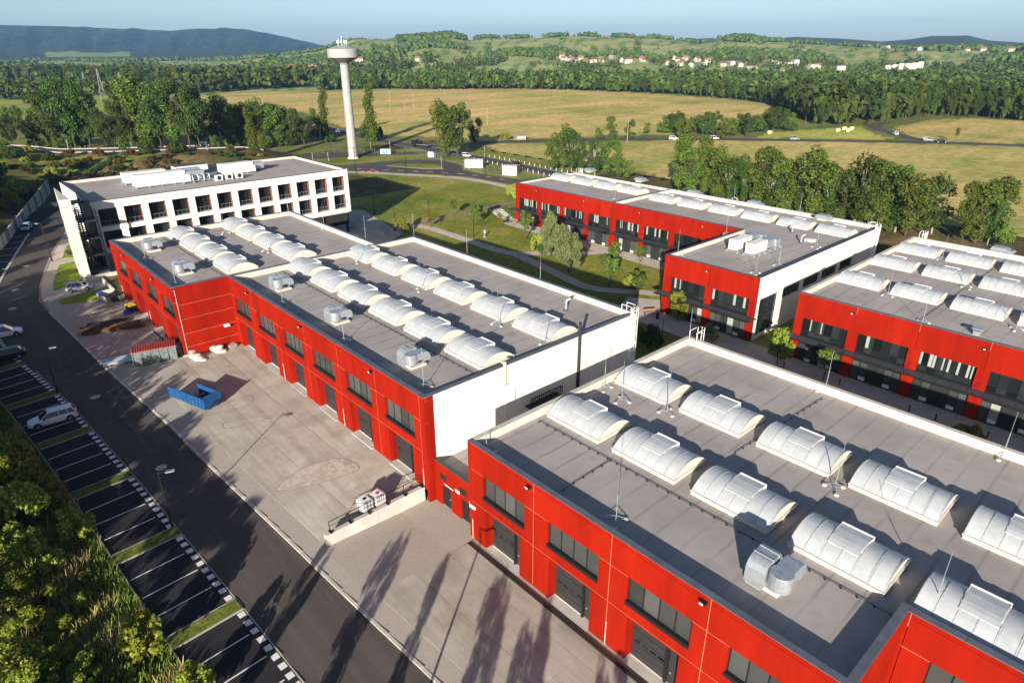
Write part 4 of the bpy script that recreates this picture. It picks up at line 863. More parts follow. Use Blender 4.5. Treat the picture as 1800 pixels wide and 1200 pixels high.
# ------------------------------------------------------------------ rooftop equipment
def duct_unit():
    """galvanised ventilator: intake elbow turned down to a mesh mouth, fan box, and an outlet elbow with a rounded end"""
    t = thing('roof_ventilator', (0, 0, 0), 'galvanised duct ventilator', 'roof ventilator')
    w = .62
    P = [(-1.35, .35)] + [(-1.35+.75-.75*math.cos(a), 1.15+.75*math.sin(a)) for a in [math.pi/2*i/6 for i in range(7)]] + [(.35, 1.9), (.35, 1.15), (-.45, 1.05), (-.62, .35)]
    MB().ext(P, 'x', -1.0, .15).build('intake_duct', 'galv', t)
    P2 = [(-1.1, 1.75), (.5, 1.75)] + [(.5+.62*math.sin(a), 1.13+.62*math.cos(a)) for a in [math.pi/2*i/6 for i in range(1, 7)]] + [(1.12, .75), (.4, .75), (.3, 1.0), (-1.1, 1.0)]
    MB().ext(P2, 'x', .32, 1.35).build('outlet_duct', 'galv', t)
    MB().lathe([(.62, .72), (.66, .75), (.66, 1.72), (.62, 1.76)], 20, (.84, -.85)).build('outlet_drum', 'galv', t)
    m = MB()
    for y in (-.55, .1): m.box(-1.03, y, .4, .18, y+.04, 1.95)
    m.build('duct_flange', 'steel_grey', t)
    MB().box(-.75, -.95, 0, .9, .9, .25).build('upstand', 'cream', t)
    m = MB(); m.box(-.9, -1.32, .15, .05, -.7, .3); m.build('mouth_mesh', 'steel_grey', t)
    m = MB(); [m.box(x, y, .05, x+.08, y+.08, 1.0) for x in (-.6, .8) for y in (-.7, .6)]; m.build('support', 'steel_grey', t)
    return t
du = duct_unit()
for i, (x, y, z, l, s) in enumerate([(-12.3, 32.6, HC-.8, 'galvanised duct ventilator standing alone on the nearest hall roof', 1.08),
        (-50.0, 32.0, HB-.8, 'galvanised duct ventilator near the white walled corner of the middle hall roof', .98),
        (-65.1, 32.0, HB-.8, 'galvanised duct ventilator midway along the front of the middle hall roof', .98),
        (-80.2, 32.0, HB-.8, 'galvanised duct ventilator at the stepped end of the middle hall roof', .98),
        (-95.6, 24.8, HB-.8, 'galvanised duct ventilator nearest the stepped red wall on the far hall roof', .98),
        (-110.6, 24.9, HB-.8, 'galvanised duct ventilator beside the white office block on the far hall roof', .98)]):
    o = du if i == 0 else copy_tree(du, (0, 0, 0)); o.location = (x, y, z); o.scale = (s, s, s); o['label'] = l; o['group'] = 'duct ventilators along the front edges of the roofs'
def back_unit():
    t = thing('roof_ventilator', (0, 0, 0), 'low ventilator', 'roof ventilator')
    MB().ext([(-.9, .5), (-.6, .95), (1.0, .95), (1.5, .75), (1.5, .45), (.9, .35), (-.6, .35)], 'y', -.8, .8).build('hood', 'galv', t)
    MB().ext([(1.3, .55), (2.0, .7), (2.3, .5), (2.0, .3), (1.3, .35)], 'y', -.6, .6).build('outlet_duct', 'galv', t)
    MB().box(-.5, -.6, 0, .9, .6, .35).build('upstand', 'cream', t)
    MB().ext([(-.9, .45), (-1.5, .75), (-1.55, .4), (-.85, .3)], 'y', -.6, .6).build('intake_duct', 'dark_grey', t)
    return t
bu = back_unit()
for i, (p, z, l) in enumerate([(( (-119.4,135.6) ), HD-.5, 'flat galvanised ventilator at the far end of the L-shaped hall roof'), (( (-101.7,134.5) ), HD-.5, 'flat galvanised ventilator just before the roof step of the L-shaped hall'),
        (( (-84.5,131.9) ), HD-.75, 'flat galvanised ventilator just past the roof step of the L-shaped hall'), (( (-69.4,131.8) ), HD-.75, 'flat galvanised ventilator midway along the back of the L-shaped hall roof'),
        (( (-53.8,130.2) ), HD-.75, 'flat galvanised ventilator near the white end wall of the L-shaped hall'), (( (-24.6,131.9) ), HE-.8, 'flat galvanised ventilator at the back edge of the right hand roof')]):
    o = bu if i == 0 else copy_tree(bu, (0, 0, 0)); o.location = (p[0], p[1], z); o.scale = (1.1, 1.1, 1.1); o['label'] = l; o['group'] = 'low ventilators along the back of the roofs'
# air handling units on the wing of hall D
def ahu(x, y, z, L, label):
    t = thing('air_handling_unit', (x, y, z), label, 'ventilation unit', rz=R(90)); n = 4
    for i in range(n): MB().box(-L/2+L*.5*i/n+.02, -.75, .45, -L/2+L*.5*(i+1)/n, .75, 2.1).build('cabinet', 'ahu_white', t)
    MB().box(0, -.7, .5, L*.32, .7, 1.85).build('duct', 'galv', t); MB().box(L*.32+.02, -.9, .3, L/2, .9, 1.6).build('duct', 'galv', t)
    m = MB(); [m.box(-L/2-.3, s-.06, .3, L/2+.3, s+.06, .44) for s in (-.9, .9)]; [m.box(-L/2+k*L/5, -1.1, .15, -L/2+k*L/5+.12, 1.1, .3) for k in range(6)]; [m.box(-L/2+k*L/5-.1, s-.2, 0, -L/2+k*L/5+.3, s+.2, .15) for k in range(6) for s in (-1, 1)]; m.build('frame', 'steel_grey', t)
    m = MB(); [m.box(-L/2+.3+i*.9, -.79, 1.0, -L/2+.34+i*.9, -.755, 1.6) for i in range(4)]; m.build('door_handle', 'steel_grey', t)
    return t
ahu(-53.7, 102.2, HD-.75, 9.5, 'white box ventilation unit on the L-shaped hall roof, the one nearer the courtyard')
ahu(-50.6, 101.6, HD-.75, 8.5, 'white box ventilation unit on the L-shaped hall roof, the one nearer the white side wall')
# plant on the office block roof
zf_ = hz_-.6
def plant(name, x, y, dx, dy, h, label, parts):
    t = thing(name, (x, y, zf_), label, 'ventilation unit'); n = max(2, int(dy/1.3))
    for i in range(n): MB().box(-dx/2, -dy/2+dy*i/n+.015, .35, dx/2, -dy/2+dy*(i+1)/n, h).build('cabinet', 'ahu_white', t)
    m = MB(); m.box(-dx/2-.3, -dy/2-.3, .18, -dx/2-.1, dy/2+.3, .34).box(dx/2+.1, -dy/2-.3, .18, dx/2+.3, dy/2+.3, .34); [m.box(-dx/2-.5, -dy/2+k*dy/4-.1, 0, dx/2+.5, -dy/2+k*dy/4+.1, .18) for k in range(5)]; m.build('frame', 'steel_grey', t)
    for (a, b, c_, d, e, f, mt) in parts: MB().box(a, b, c_, d, e, f).build('duct', mt, t)
    m = MB(); [m.box(dx/2, -dy/2+.5+1.3*i, 1.0, dx/2+.04, -dy/2+.54+1.3*i, 1.9) for i in range(n)]; m.build('door_handle', 'steel_grey', t)
    return t
plant('air_handling_unit', -147.5, 37.2, 2.4, 9.5, 2.5, 'big weathered white plant cabinet at the near left of the office roof', [(-1, 4.8, .5, 1, 8.6, 2.2, 'galv'), (1.2, 3.8, .4, 2.1, 5.4, 1.8, 'ahu_white')])
plant('air_handling_unit', -153.5, 36.0, 2.4, 8.0, 2.2, 'second white plant cabinet behind the big one on the office roof', [(-.8, 4.1, .5, .8, 11, 1.8, 'galv')])
plant('air_handling_unit', -151.0, 54.0, 2.5, 7.0, 2.2, 'white plant cabinet at the right end of the office roof plant', [(-.9, 3.5, .6, .9, 6.0, 1.9, 'galv'), (1.3, 1.0, .3, 2.3, 3.5, 1.6, 'ahu_white')])
plant('air_handling_unit', -158, 46.5, 2.2, 7.0, 1.7, 'low cabinet with dark slanting cover at the back of the office roof', [(-1.2, -3.4, 1.75, 1.2, 3.4, 1.85, 'dark_coping')])
for i, y in enumerate((47.6, 49.7, 51.8)):
    t = thing('condenser_unit', (-143.8, y, zf_), ['left', 'middle', 'right'][i]+' one of three small square condenser units on the office roof edge', 'air conditioner', 'condenser units on the office roof')
    MB().box(-.4, -.7, .15, .4, .7, 1.25).build('case', 'plastic_white', t); MB().lathe([(.45, 0), (.45, .03), (.3, .05)], 14).build('fan_guard', 'dark_grey', t).matrix_local = Matrix.Translation((.4, 0, .7)) @ Matrix.Rotation(R(90), 4, 'Y')
    m = MB(); m.box(-.4, -.6, 0, .4, -.45, .15).box(-.4, .45, 0, .4, .6, .15); m.build('foot', 'steel_grey', t)
t = thing('pipe_run', (-145.5, 45, zf_), 'grey duct and pipe run along the front of the office roof plant', 'pipes')
m = MB(); m.box(-.15, -4, .3, .15, 9, .42); [m.box(-.3, -4+2*i, 0, .3, -3.8+2*i, .3) for i in range(7)]; m.build('tray', 'steel_grey', t)
for i in range(5): MB().path([(-1.5, -3+1.1*i, .3), (-1.5, -3+1.1*i, 1.4), (-.2, -3+1.1*i, 1.4), (0, -3+1.1*i, .45)], .14, 6).build('bent_pipe', 'galv', t)
# lightning rods on tripod feet
def rod(h=4.2, feet=True):
    t = thing('lightning_rod', (0, 0, 0), 'lightning rod', 'lightning rod')
    MB().tube((0, 0, .2), (0, 0, h*.55), .035, 5).tube((0, 0, h*.55), (0, 0, h), .016, 4).build('rod', 'galv', t)
    m = MB()
    for k in range(3): a = 2*math.pi*k/3+.4; m.tube((0, 0, .55), (.75*math.cos(a), .75*math.sin(a), .16), .03, 4); m.tube((0, 0, .2), (.75*math.cos(a), .75*math.sin(a), .14), .025, 4)
    m.build('tripod', 'galv', t)
    for k in range(3): a = 2*math.pi*k/3+.4; MB().lathe([(.17, 0), (.2, .05), (.16, .13), (.05, .14)], 12, (.75*math.cos(a), .75*math.sin(a))).build('concrete_foot', 'cream', t)
    return t
lr = rod()
RODS = [(( (-32.9,43.4) ), HC, 'the front row of the nearest hall roof'), (( (-35.6,44.1) ), HC, 'x'), (( (-28.8,44.8) ), HC, 'x'), (( (-36.1,58.9) ), HC, 'x'), (( (-13.7,44.7) ), HC, 'x'), (( (-21.0,59.2) ), HC, 'x'), (( (-6.5,58.8) ), HC, 'x'), (( (-22.3,29.8) ), HC, 'x'), (( (-4.8,37.7) ), HC, 'x'), (( (-35.2,28.9) ), HC, 'x'),
  (( (-45.2,29.8) ), HB, ''), (( (-59.4,29.5) ), HB, ''), (( (-74.5,29.5) ), HB, ''), (( (-67.5,45.0) ), HB, ''), (( (-52.1,44.9) ), HB, ''), (( (-44.9,45.3) ), HB, ''), (( (-83.5,45.3) ), HB, ''), (( (-74.8,58.5) ), HB, ''), (( (-59.1,58.4) ), HB, ''), (( (-88.6,58.4) ), HB, ''),
  (( (-105.9,22.5) ), HB, ''), (( (-90.8,22.1) ), HB, ''), (( (-113.3,36.9) ), HB, ''), (( (-98.0,37.7) ), HB, ''), (( (-119.7,51.2) ), HB, ''), (( (-105.0,50.9) ), HB, ''), (( (-92.8,51.9) ), HB, ''),
  (( (-58.9,89.7) ), HD, ''), (( (-45.2,89.9) ), HD, ''), (( (-44.9,96.3) ), HD, ''), (( (-60.3,106.5) ), HD, ''), (( (-45.4,110.2) ), HD, ''), (( (-92.4,114.1) ), HD, ''), (( (-75.3,134.4) ), HD, ''), (( (-59.5,132.9) ), HD, ''),
  (( (-28.8,96.4) ), HE, ''), (( (-22.0,89.2) ), HE, ''), (( (-22.3,108.0) ), HE, ''), (( (-29.4,120.5) ), HE, ''), (( (-13.5,95.3) ), HE, '')]
ORD = ['first', 'second', 'third', 'fourth', 'fifth', 'sixth', 'seventh', 'eighth', 'ninth', 'tenth', 'eleventh', 'twelfth', 'thirteenth', 'fourteenth', 'fifteenth', 'sixteenth', 'seventeenth', 'eighteenth', 'nineteenth', 'twentieth', 'twenty first', 'twenty second', 'twenty third', 'twenty fourth', 'twenty fifth', 'twenty sixth', 'twenty seventh', 'twenty eighth', 'twenty ninth', 'thirtieth', 'thirty first', 'thirty second', 'thirty third', 'thirty fourth', 'thirty fifth', 'thirty sixth', 'thirty seventh', 'thirty eighth', 'thirty ninth', 'fortieth']
rn_ = {HC: 'nearest hall', HB: 'middle hall', HD: 'L-shaped hall', HE: 'right hand hall', 'A': 'far hall'}
bands = {HC: (27.9, 35, 44, 54), HB: (27.9, 35, 44, 54), HD: (86, 97, 112, 121), HE: (86, 95, 108, 118), 'A': (20, 28, 37, 45)}; bn = ['near the front edge', 'by the front rooflights', 'by the rear rooflights', 'near the back edge']
cells = {}
for i, (p, z, _) in enumerate(RODS):
    key = 'A' if z == HB and p[0] < -88.2 else z; j = max(k for k in range(4) if p[1] >= bands[key][k] or k == 0); cells.setdefault((key, j), []).append((p[0], i))
lab = {}
for (key, j), L_ in cells.items():
    for r_, (x_, i) in enumerate(sorted(L_)): lab[i] = ('only' if len(L_) == 1 else ORD[r_])+' lightning rod '+('' if len(L_) == 1 else 'from the left ')+bn[j]+' of the '+rn_[key]+' roof'
for i, (p, z, _) in enumerate(RODS):
    o = lr if i == 0 else copy_tree(lr, (0, 0, 0)); o.location = (p[0], p[1], z-.8 if z != HD else z-.75); o['label'] = lab[i]; o['group'] = 'lightning rods on the roofs'; o.rotation_euler.z = i*.7
# earthing cable with holders, lying on the near roof
def cable(P, z, label, n):
    t = thing('earthing_cable', (P[0][0], P[0][1], z), label, 'cable'); L = Line(P, 0)
    q = [L.at(L.len*i/n)[0]-Vector((P[0][0], P[0][1], 0)) for i in range(n+1)]
    MB().path([(p.x, p.y, .1) for p in q], .022, 4).build('cable', 'dark_grey', t)
    me = MB().box(-.06, -.06, 0, .06, .06, .06).mesh('holder', 'dark_plastic')
    for p in q: put('holder', me, t, (p.x, p.y, 0))
cable([(cx0+1, 35.2), (-6.2, 35.2)], HC-.8, 'long earthing cable with black holders along the front rooflights of the nearest roof', 30)
cable([(-27.3, 35.2), (-27.2, 28.6)], HC-.8, 'short earthing cable with black holders running to the front parapet of the nearest roof', 6)
cable([(-20.5, 57.5), (-21.2, 43.5)], HC-.8, 'earthing cable with black holders running from the back parapet between rooflights of the nearest roof', 13)
cable([(-87, 35.0), (-43.5, 35.0)], HB-.8, 'earthing cable with black holders along the front rooflights of the middle roof', 42)
cable([(-118, 28.2), (-88.6, 28.2)], HB-.8, 'earthing cable with black holders along the front rooflights of the far roof', 28)
cable([(-22.5, 88), (-22.3, 128)], HE-.8, 'earthing cable with black holders crossing the right hand roof', 36)
def post(p, z, l, h, kind=0):
    t = thing('vent_pipe', (p[0], p[1], z), l, 'vent pipe')
    MB().tube((0, 0, 0), (0, 0, h), .16, 10).build('pipe', 'galv', t); MB().tube((0, 0, h), (.35, .35, h+.3), .16, 10).build('bend', 'galv', t); MB().lathe([(.3, 0), (.3, .06), (.18, .1)], 12).build('collar', 'dark_grey', t)
post(( (-50.0,53.8) ), HB-.8, 'short bent galvanised vent pipe on the middle roof near the back corner', 1.2)
post(( (-52.9,116.6) ), HD-.75, 'thin pale vent pipe behind the ventilation units on the L-shaped roof', 1.2); post(( (-48.6,111.2) ), HD-.75, 'thin pale vent pipe nearer the white side wall on the L-shaped roof', 1.2)
t = thing('roof_hatch', (*( (-48.0,113.4) ), HD-.75), 'small white roof hatch near the white side wall of the L-shaped hall', 'roof hatch'); MB().box(-.8, -.5, 0, .8, .5, .3).build('curb', 'cream', t); MB().ext([(-.9, .3), (-.6, .42), (.6, .42), (.9, .3)], 'y', -.6, .6).build('lid', 'plastic_white', t)
t = thing('roof_cowl', (*( (-16.3,90.1) ), HE-.8), 'single square metal cowl near the front edge of the right hand roof', 'roof cowl'); MB().box(-.35, -.35, 0, .35, .35, .5).build('upstand', 'galv', t); MB().box(-.55, -.5, .75, .55, .5, .85).build('cap', 'galv', t); m = MB(); [m.box(a, b, .5, a+.06, b+.06, .76) for a in (-.4, .34) for b in (-.35, .3)]; m.build('leg', 'galv', t)

# ------------------------------------------------------------------ yards: things standing about
def zyA(x, y):
    ys = STRIPE.at(STRIPE.near(x))[0].y; z0 = float(zr(np.array(x)))+.14; v = min(1, max(0, (y-ys)/(21.4-ys))); return z0+(ZA-z0)*v
# retaining wall with rail
t = thing('retaining_wall', (-43.2, 22.5, -1.2), 'stained white retaining wall with black railing between the two yards', 'wall')
for i in range(2): MB().box(-43.5, 17.65+5.08*i, -1.6, -43.1, 22.7+5.08*i, .32).build('wall_segment', 'fin_concrete', t, local=False)
m = MB(); m.path([(-43.45, 18.2, 1.3), (-43.45, 27.6, 1.3)], .035, 5); m.path([(-43.45, 18.2, .85), (-43.45, 27.6, .85)], .025, 5); m.build('rail', 'black_metal', t, local=False)
for i in range(6): MB().tube((-43.45, 18.2+1.88*i, -.1), (-43.45, 18.2+1.88*i, 1.32), .035, 5).box(-43.55, 18.1+1.88*i, .3, -43.08, 18.3+1.88*i, .42).build('rail_post', 'black_metal', t, local=False)
def ibc(x, y, z, label, redmark):
    t = thing('water_tote', (x, y, z), label, 'plastic tank', 'tanks by the retaining wall', R(8))
    MB().box(-.6, -.5, 0, .6, .5, .14).build('pallet', 'steel_grey', t)
    b = MB().box(-.56, -.46, .15, .56, .46, 1.08).box(-.5, -.4, 1.08, .5, .4, 1.13).build('tank', 'plastic_white', t)
    MB().lathe([(.16, 1.13), (.16, 1.18), (.02, 1.18)], 12).build('lid', 'sign_red' if redmark else 'dark_plastic', b)
    m = MB()
    for k in range(6): m.box(-.6+.235*k, -.5, .14, -.575+.235*k, -.48, 1.14).box(-.6+.235*k, .48, .14, -.575+.235*k, .5, 1.14)
    for k in range(5): m.box(-.6, -.5+.23*k, .141, -.58, -.475+.23*k, 1.139).box(.58, -.5+.23*k, .141, .6, -.475+.23*k, 1.139)
    for zz in (.35, .6, .85, 1.12): m.box(-.604, -.504, zz, .604, -.484, zz+.022).box(-.604, .484, zz, .604, .504, zz+.022).box(-.604, -.484, zz, -.584, .484, zz+.022).box(.584, -.484, zz, .604, .484, zz+.022)
    m.build('cage', 'galv', t)
ibc(-44.35, 22.15, .0, 'white caged plastic tank with a dark lid by the retaining wall', False); ibc(-44.3, 23.45, .0, 'white caged plastic tank with a red lid by the retaining wall', True)
# blue skip with an open end gate
x, y = -74.2, 18.1; z = zyB(x, y)
t = thing('skip', (x, y, z), 'blue roll-off skip with its end gate swung open on the concrete yard', 'skip', rz=R(17))
L, W, H_ = 4.2, 2.2, 1.6
MB().box(-L/2, -W/2, .18, L/2, W/2, .26).build('floor', 'blue_paint', t)
for s in (-1, 1):
    MB().box(-L/2, s*W/2-.03, .26, L/2, s*W/2+.03, H_).box(-L/2, s*W/2-.07, H_-.1, L/2, s*W/2+.07, H_).build('side_wall', 'blue_paint', t)
    m = MB(); [m.box(-L/2+.3+.7*i, s*(W/2+.03), .26, -L/2+.38+.7*i, s*(W/2+.1), H_-.1) if s > 0 else m.box(-L/2+.3+.7*i, -W/2-.1, .26, -L/2+.38+.7*i, -W/2-.03, H_-.1) for i in range(6)]; m.build('side_rib', 'blue_paint', t)
MB().box(L/2-.06, -W/2+.032, .26, L/2, W/2-.032, H_+.25).build('end_wall', 'blue_paint', t)
m = MB(); m.path([(L/2+.02, -.6, .3), (L/2+.35, -.35, 1.0), (L/2+.35, .35, 1.0), (L/2+.02, .6, .3)], .05, 5); m.build('lifting_frame', 'dark_plastic', t)
g = MB().box(0, -.03, 0, 2.2, .03, H_-.28).box(.1, -.07, .1, .2, .07, H_-.3).box(1.0, -.07, .1, 1.1, .07, H_-.3).build('end_gate', 'blue_paint', t); g.location = (-L/2, -W/2, .27); g.rotation_euler.z = R(184)
m = MB(); [m.box(-L/2+.2, s*.55-.08, 0, L/2-.1, s*.55+.08, .18) for s in (-1, 1)]; m.build('skid', 'dark_plastic', t)
t2 = thing('scrap_pile', (x+.4, y, z+.27), 'dark scrap and offcuts heaped inside the blue skip', 'scrap', rz=R(17)); rr_ = random.Random(3)
for i in range(22):
    a, b = rr_.uniform(-1.2, 1.2), rr_.uniform(-.75, .75); c = MB().box(-.5, -.09, -.03, .5, .09, .06).build('offcut', rr_.choice(['dark_plastic', 'black_metal', 'black_metal', 'cream']) if i > 3 else 'black_metal', t2); c.location = (a, b, .1+.5*rr_.random()); c.rotation_euler = (rr_.uniform(-.5, .5), rr_.uniform(-.5, .5), rr_.uniform(0, 3))
# grey container with a corrugated red lid
x, y = ( (-89.1,17.4) ); z = zyA(x, y)-.02
t = thing('container', (x, y, z), 'grey dented container with a corrugated red roof beside the yard', 'container', rz=R(76))
P = [(-.95, .15), (.95, .15), (1.08, 1.95), (-1.08, 1.95)]
MB().ext(P, 'x', -2.58, 2.58).build('body', 'grey_green', t)
for i in range(6): MB().box(-2.6+1.0*i, -1.13, .15, -2.48+1.0*i, -.9, 1.98).build('rib', 'grey_green', t)
MB().box(-2.66, -1.14, 1.95, 2.66, 1.14, 2.03).build('rim', 'grey_green', t)
lid = MB().box(-2.6, -1.1, 2.03, 2.6, 1.1, 2.08).build('roof', 'red_tin', t)
me = MB().ext([(-1.12, 0), (1.12, 0), (1.12, .07), (-1.12, .07)], 'x', -.07, .07).mesh('ridge', 'red_tin')
for i in range(18): put('ridge', me, lid, (-2.5+5.0*i/17, 0, 2.08))
m = MB(); [m.box(a, b-.15, 0, a+.3, b+.15, .15) for a in (-2.4, 2.1) for b in (-.7, .7)]; m.build('foot', 'dark_plastic', t)
# stack of galvanised rails
x, y = ( (-91.8,14.2) ); z = zyA(x, y)
t = thing('guard_rail_stack', (x, y, z), 'stack of galvanised steel rails lying beside the grey container', 'steel stack', rz=R(80))
for i in range(3):
    for j in range(2): MB().ext([(-.28, 0), (-.2, .12), (-.08, .12), (0, .03), (.08, .12), (.2, .12), (.28, 0), (.2, .03), (0, -.03), (-.2, .03)], 'x', -2.3, 2.3).build('steel_rail', 'galv', t).location = ((i % 2)*.25-.1, -.65+.62*i, .22+.16*j)
m = MB(); [m.box(a, -1, 0, a+.14, 1.0, .16) for a in (-1.8, 0, 1.7)]; m.build('batten', 'wood', t)
# rusty beams
x, y = ( (-104.3,16.3) ); z = zyA(x, y)
t = thing('beam_stack', (x, y, z), 'long heap of rusty steel beams on the far yard', 'steel stack', rz=R(72)); rr_ = random.Random(5)
for i in range(14):
    o = MB().box(-3.6-rr_.random()*1.2, -.11, 0, 3.2+rr_.random()*1.0, -.06, .2).box(-3.6, .06, .001, 3.2, .11, .199).box(-3.59, -.06, .08, 3.19, .06, .12).build('beam', 'rust', t); o.location = (rr_.uniform(-.5, .5), -1.5+.27*(i % 11), .12+.2*(i//11)); o.rotation_euler.z = rr_.uniform(-.07, .07)
m = MB(); [m.box(a, -1.8, 0, a+.2, 1.6, .12) for a in (-2.8, 0, 2.5)]; m.build('batten', 'wood', t)
t = thing('pipe_bundle', (x-2.8, y-.2, z), 'bundle of dark pipes beside the rusty beams', 'steel stack', rz=R(74))
for i in range(5): MB().tube((-3.0, -.5+.24*i, .12), (2.6, -.5+.24*i, .12), .11, 6).build('pipe', 'dark_plastic', t)
# heaps of white sacks by the stepped wall
def sacks(px, n, w, d, label, seed):
    x, y = px; z = 0.0; t = thing('sack_heap', (x, y, z), label, 'sacks'); q = random.Random(seed)
    for i in range(n):
        s = MB(); k = 8
        s.lathe([(.05, 0), (.45, .03), (.56, .16), (.46, .3), (.1, .35)], k); o = s.build('sack', 'bag_white', t); o.location = (q.uniform(-w, w), q.uniform(-d, d), .27*(i % 3 if i > n*.4 else 0)); o.scale = (q.uniform(.9, 1.4), q.uniform(.7, 1), q.uniform(.8, 1.2)); o.rotation_euler = (q.uniform(-.25, .25), q.uniform(-.25, .25), q.uniform(0, 3))
sacks(( (-87.3,21.6) ), 22, 1.7, .7, 'big heap of white sacks at the foot of the stepped red wall', 1); sacks(( (-87.8,24.6) ), 12, 1.3, .5, 'smaller heap of white sacks further in along the stepped red wall', 2)
x, y = ( (-88.1,26.4) ); t = thing('board_stack', (x, y, 0), 'low stack of grey boards in the corner of the stepped red wall', 'boards', rz=R(8))
for i in range(6): o = MB().box(-1.1, -.5, .08*i, 1.1, .5, .08*i+.06).build('board', 'kerb', t); o.location = (.05*(i % 3), .04*i, 0)
# bins and pallets by the far hall
def bin4(px, label, c, lidc, rz=.3, s=1.0):
    x, y = px; t = thing('waste_bin', (x, y, zyA(x, y)), label, 'bin', 'wheeled bins by the far hall', rz)
    MB().add([(-.6, -.45, .2), (.6, -.45, .2), (.6, .45, .2), (-.6, .45, .2), (-.68, -.52, 1.05), (.68, -.52, 1.05), (.68, .52, 1.05), (-.68, .52, 1.05)], [(3,2,1,0),(4,5,6,7),(0,1,5,4),(1,2,6,5),(2,3,7,6),(3,0,4,7)]).build('body', c, t)
    MB().ext([(-.58, 1.05), (-.45, 1.22), (.3, 1.3), (.58, 1.1)], 'x', -.72, .72).build('lid', lidc, t); me = MB().tube((-.04, 0, .1), (.04, 0, .1), .1, 8).mesh('wheel', 'tyre')
    for a in (-.5, .5):
        for b in (-.38, .38): put('wheel', me, t, (a, b, 0))
bin4(( (-118.7,17.8) ), 'blue lidded grey bin, the left one of the row by the far hall', 'kerb', 'blue_plastic'); bin4(( (-117.0,18.1) ), 'pale grey bin with a black lid next to the blue lidded one', 'kerb', 'dark_plastic'); bin4(( (-116.6,18.9) ), 'black bin in the middle of the row by the far hall', 'dark_plastic', 'dark_plastic'); bin4(( (-116.8,19.8) ), 'dark lidded bin nearest the red wall in the far row', 'cream', 'dark_plastic')
bin4(( (-109.9,19.8) ), 'black bin with a bright yellow lid by the red hall door', 'dark_plastic', 'yellow')
x, y = ( (-109.8,19.2) ); t = thing('tarpaulin_heap', (x, y, zyA(x, y)), 'crumpled blue tarpaulin lying beside the yellow lidded bin', 'tarpaulin'); q = random.Random(8)
m = MB(); P = [(1.2*math.cos(a)*q.uniform(.7, 1.2), .9*math.sin(a)*q.uniform(.7, 1.2), 0) for a in [k*.63 for k in range(10)]]; P2 = [(p[0]*.6, p[1]*.6, q.uniform(.25, .6)) for p in P]; m.add(P+P2+[(0, 0, .4)], [(i, (i+1) % 10, 10+(i+1) % 10, 10+i) for i in range(10)]+[(10+i, 10+(i+1) % 10, 20) for i in range(10)]); m.build('sheet', 'blue_plastic', t)
x, y = ( (-92.2,20.8) ); t = thing('cage_trolley', (x, y, .0), 'dark steel cage leaning at the red corner behind the container', 'cage', rz=.4); m = MB()
for i in range(7): m.box(-1+.33*i, -.03, 0, -.96+.33*i, .03, 1.5).box(-1+.33*i, .97, 0, -.96+.33*i, 1.03, 1.5)
m.box(-1, -.03, 1.45, 1.02, .03, 1.55).box(-1, .97, 1.45, 1.02, 1.03, 1.55).box(-1, 0, .1, 1, 1, .2); m.build('bars', 'black_metal', t)
# steps and low walls by the office entrance
t = thing('entrance_steps', (-128.5, 20.5, .55), 'pale entrance steps with low walls below the grey office base', 'steps')
for i in range(5): MB().box(-133.5+.0*i, 18.6+.32*i, .3, -129.8, 22.0, .74+.15*i).build('step', 'concrete_pale', t, local=False)
MB().box(-129.7, 17.6, .2, -129.4, 23.5, 1.75).build('side_wall', 'cream', t, local=False); MB().box(-129.39, 19.8, .2, -121.5, 20.1, 1.35).build('side_wall', 'cream', t, local=False); MB().box(-121.49, 18.2, .2, -121.2, 20.1, 1.3).build('side_wall', 'cream', t, local=False); MB().box(-129.39, 20.12, .2, -119, 28, 1.1).build('planter_fill', 'rough_grass', t, local=False)

# ------------------------------------------------------------------ street lamps
def lamp(h, arm, head, seed=0):
    t = thing('street_lamp', (0, 0, 0), 'lamp', 'street lamp')
    MB().lathe([(.11, 0), (.11, .9), (.075, 1.0), (.05, h)], 8).build('pole', 'black_metal', t)
    if arm: MB().box(-.05, -.05, h-.03, 1.0, .05, h+.06).build('arm', 'black_metal', t); a = MB().box(.55, -.17, h-.06, 1.25, .17, h+.04).build('lamp_head', 'galv', t); MB().box(.6, -.12, h-.08, 1.2, .12, h-.062).build('lens', 'lamp_clear', a)
    else: a = MB().lathe([(.08, h), (.22, h+.05), (.25, h+.18), (.05, h+.22)], 12).build('lamp_head', 'black_metal', t); MB().lathe([(.2, h+.0), (.21, h+.045)], 12).build('lens', 'lamp_clear', a)
    return t
l1 = lamp(5.8, True, 0)
for i, (p, l, a, s) in enumerate([(( (-54.2,8.6) ), 'black street lamp on a grass island, the one nearest the retaining wall', 1.2, 1), (( (-88.0,6.0) ), 'black street lamp on a grass island above the white estate car', 1.2, 1), (( (-148.6,15.7) ), 'tall black street lamp on the pavement corner near the concrete fin', 3.6, 1.25), ((-22.5, 10.9), 'black street lamp on a grass island just below the bottom edge of the photo', 1.2, 1.3)]):
    o = l1 if i == 0 else copy_tree(l1, (0, 0, 0)); o.location = (p[0], p[1], Tz(*p)+.1); o.rotation_euler.z = a; o.scale = (s, s, s); o['label'] = l; o['group'] = 'street lamps along the campus road'
l2 = lamp(6.2, False, 0)
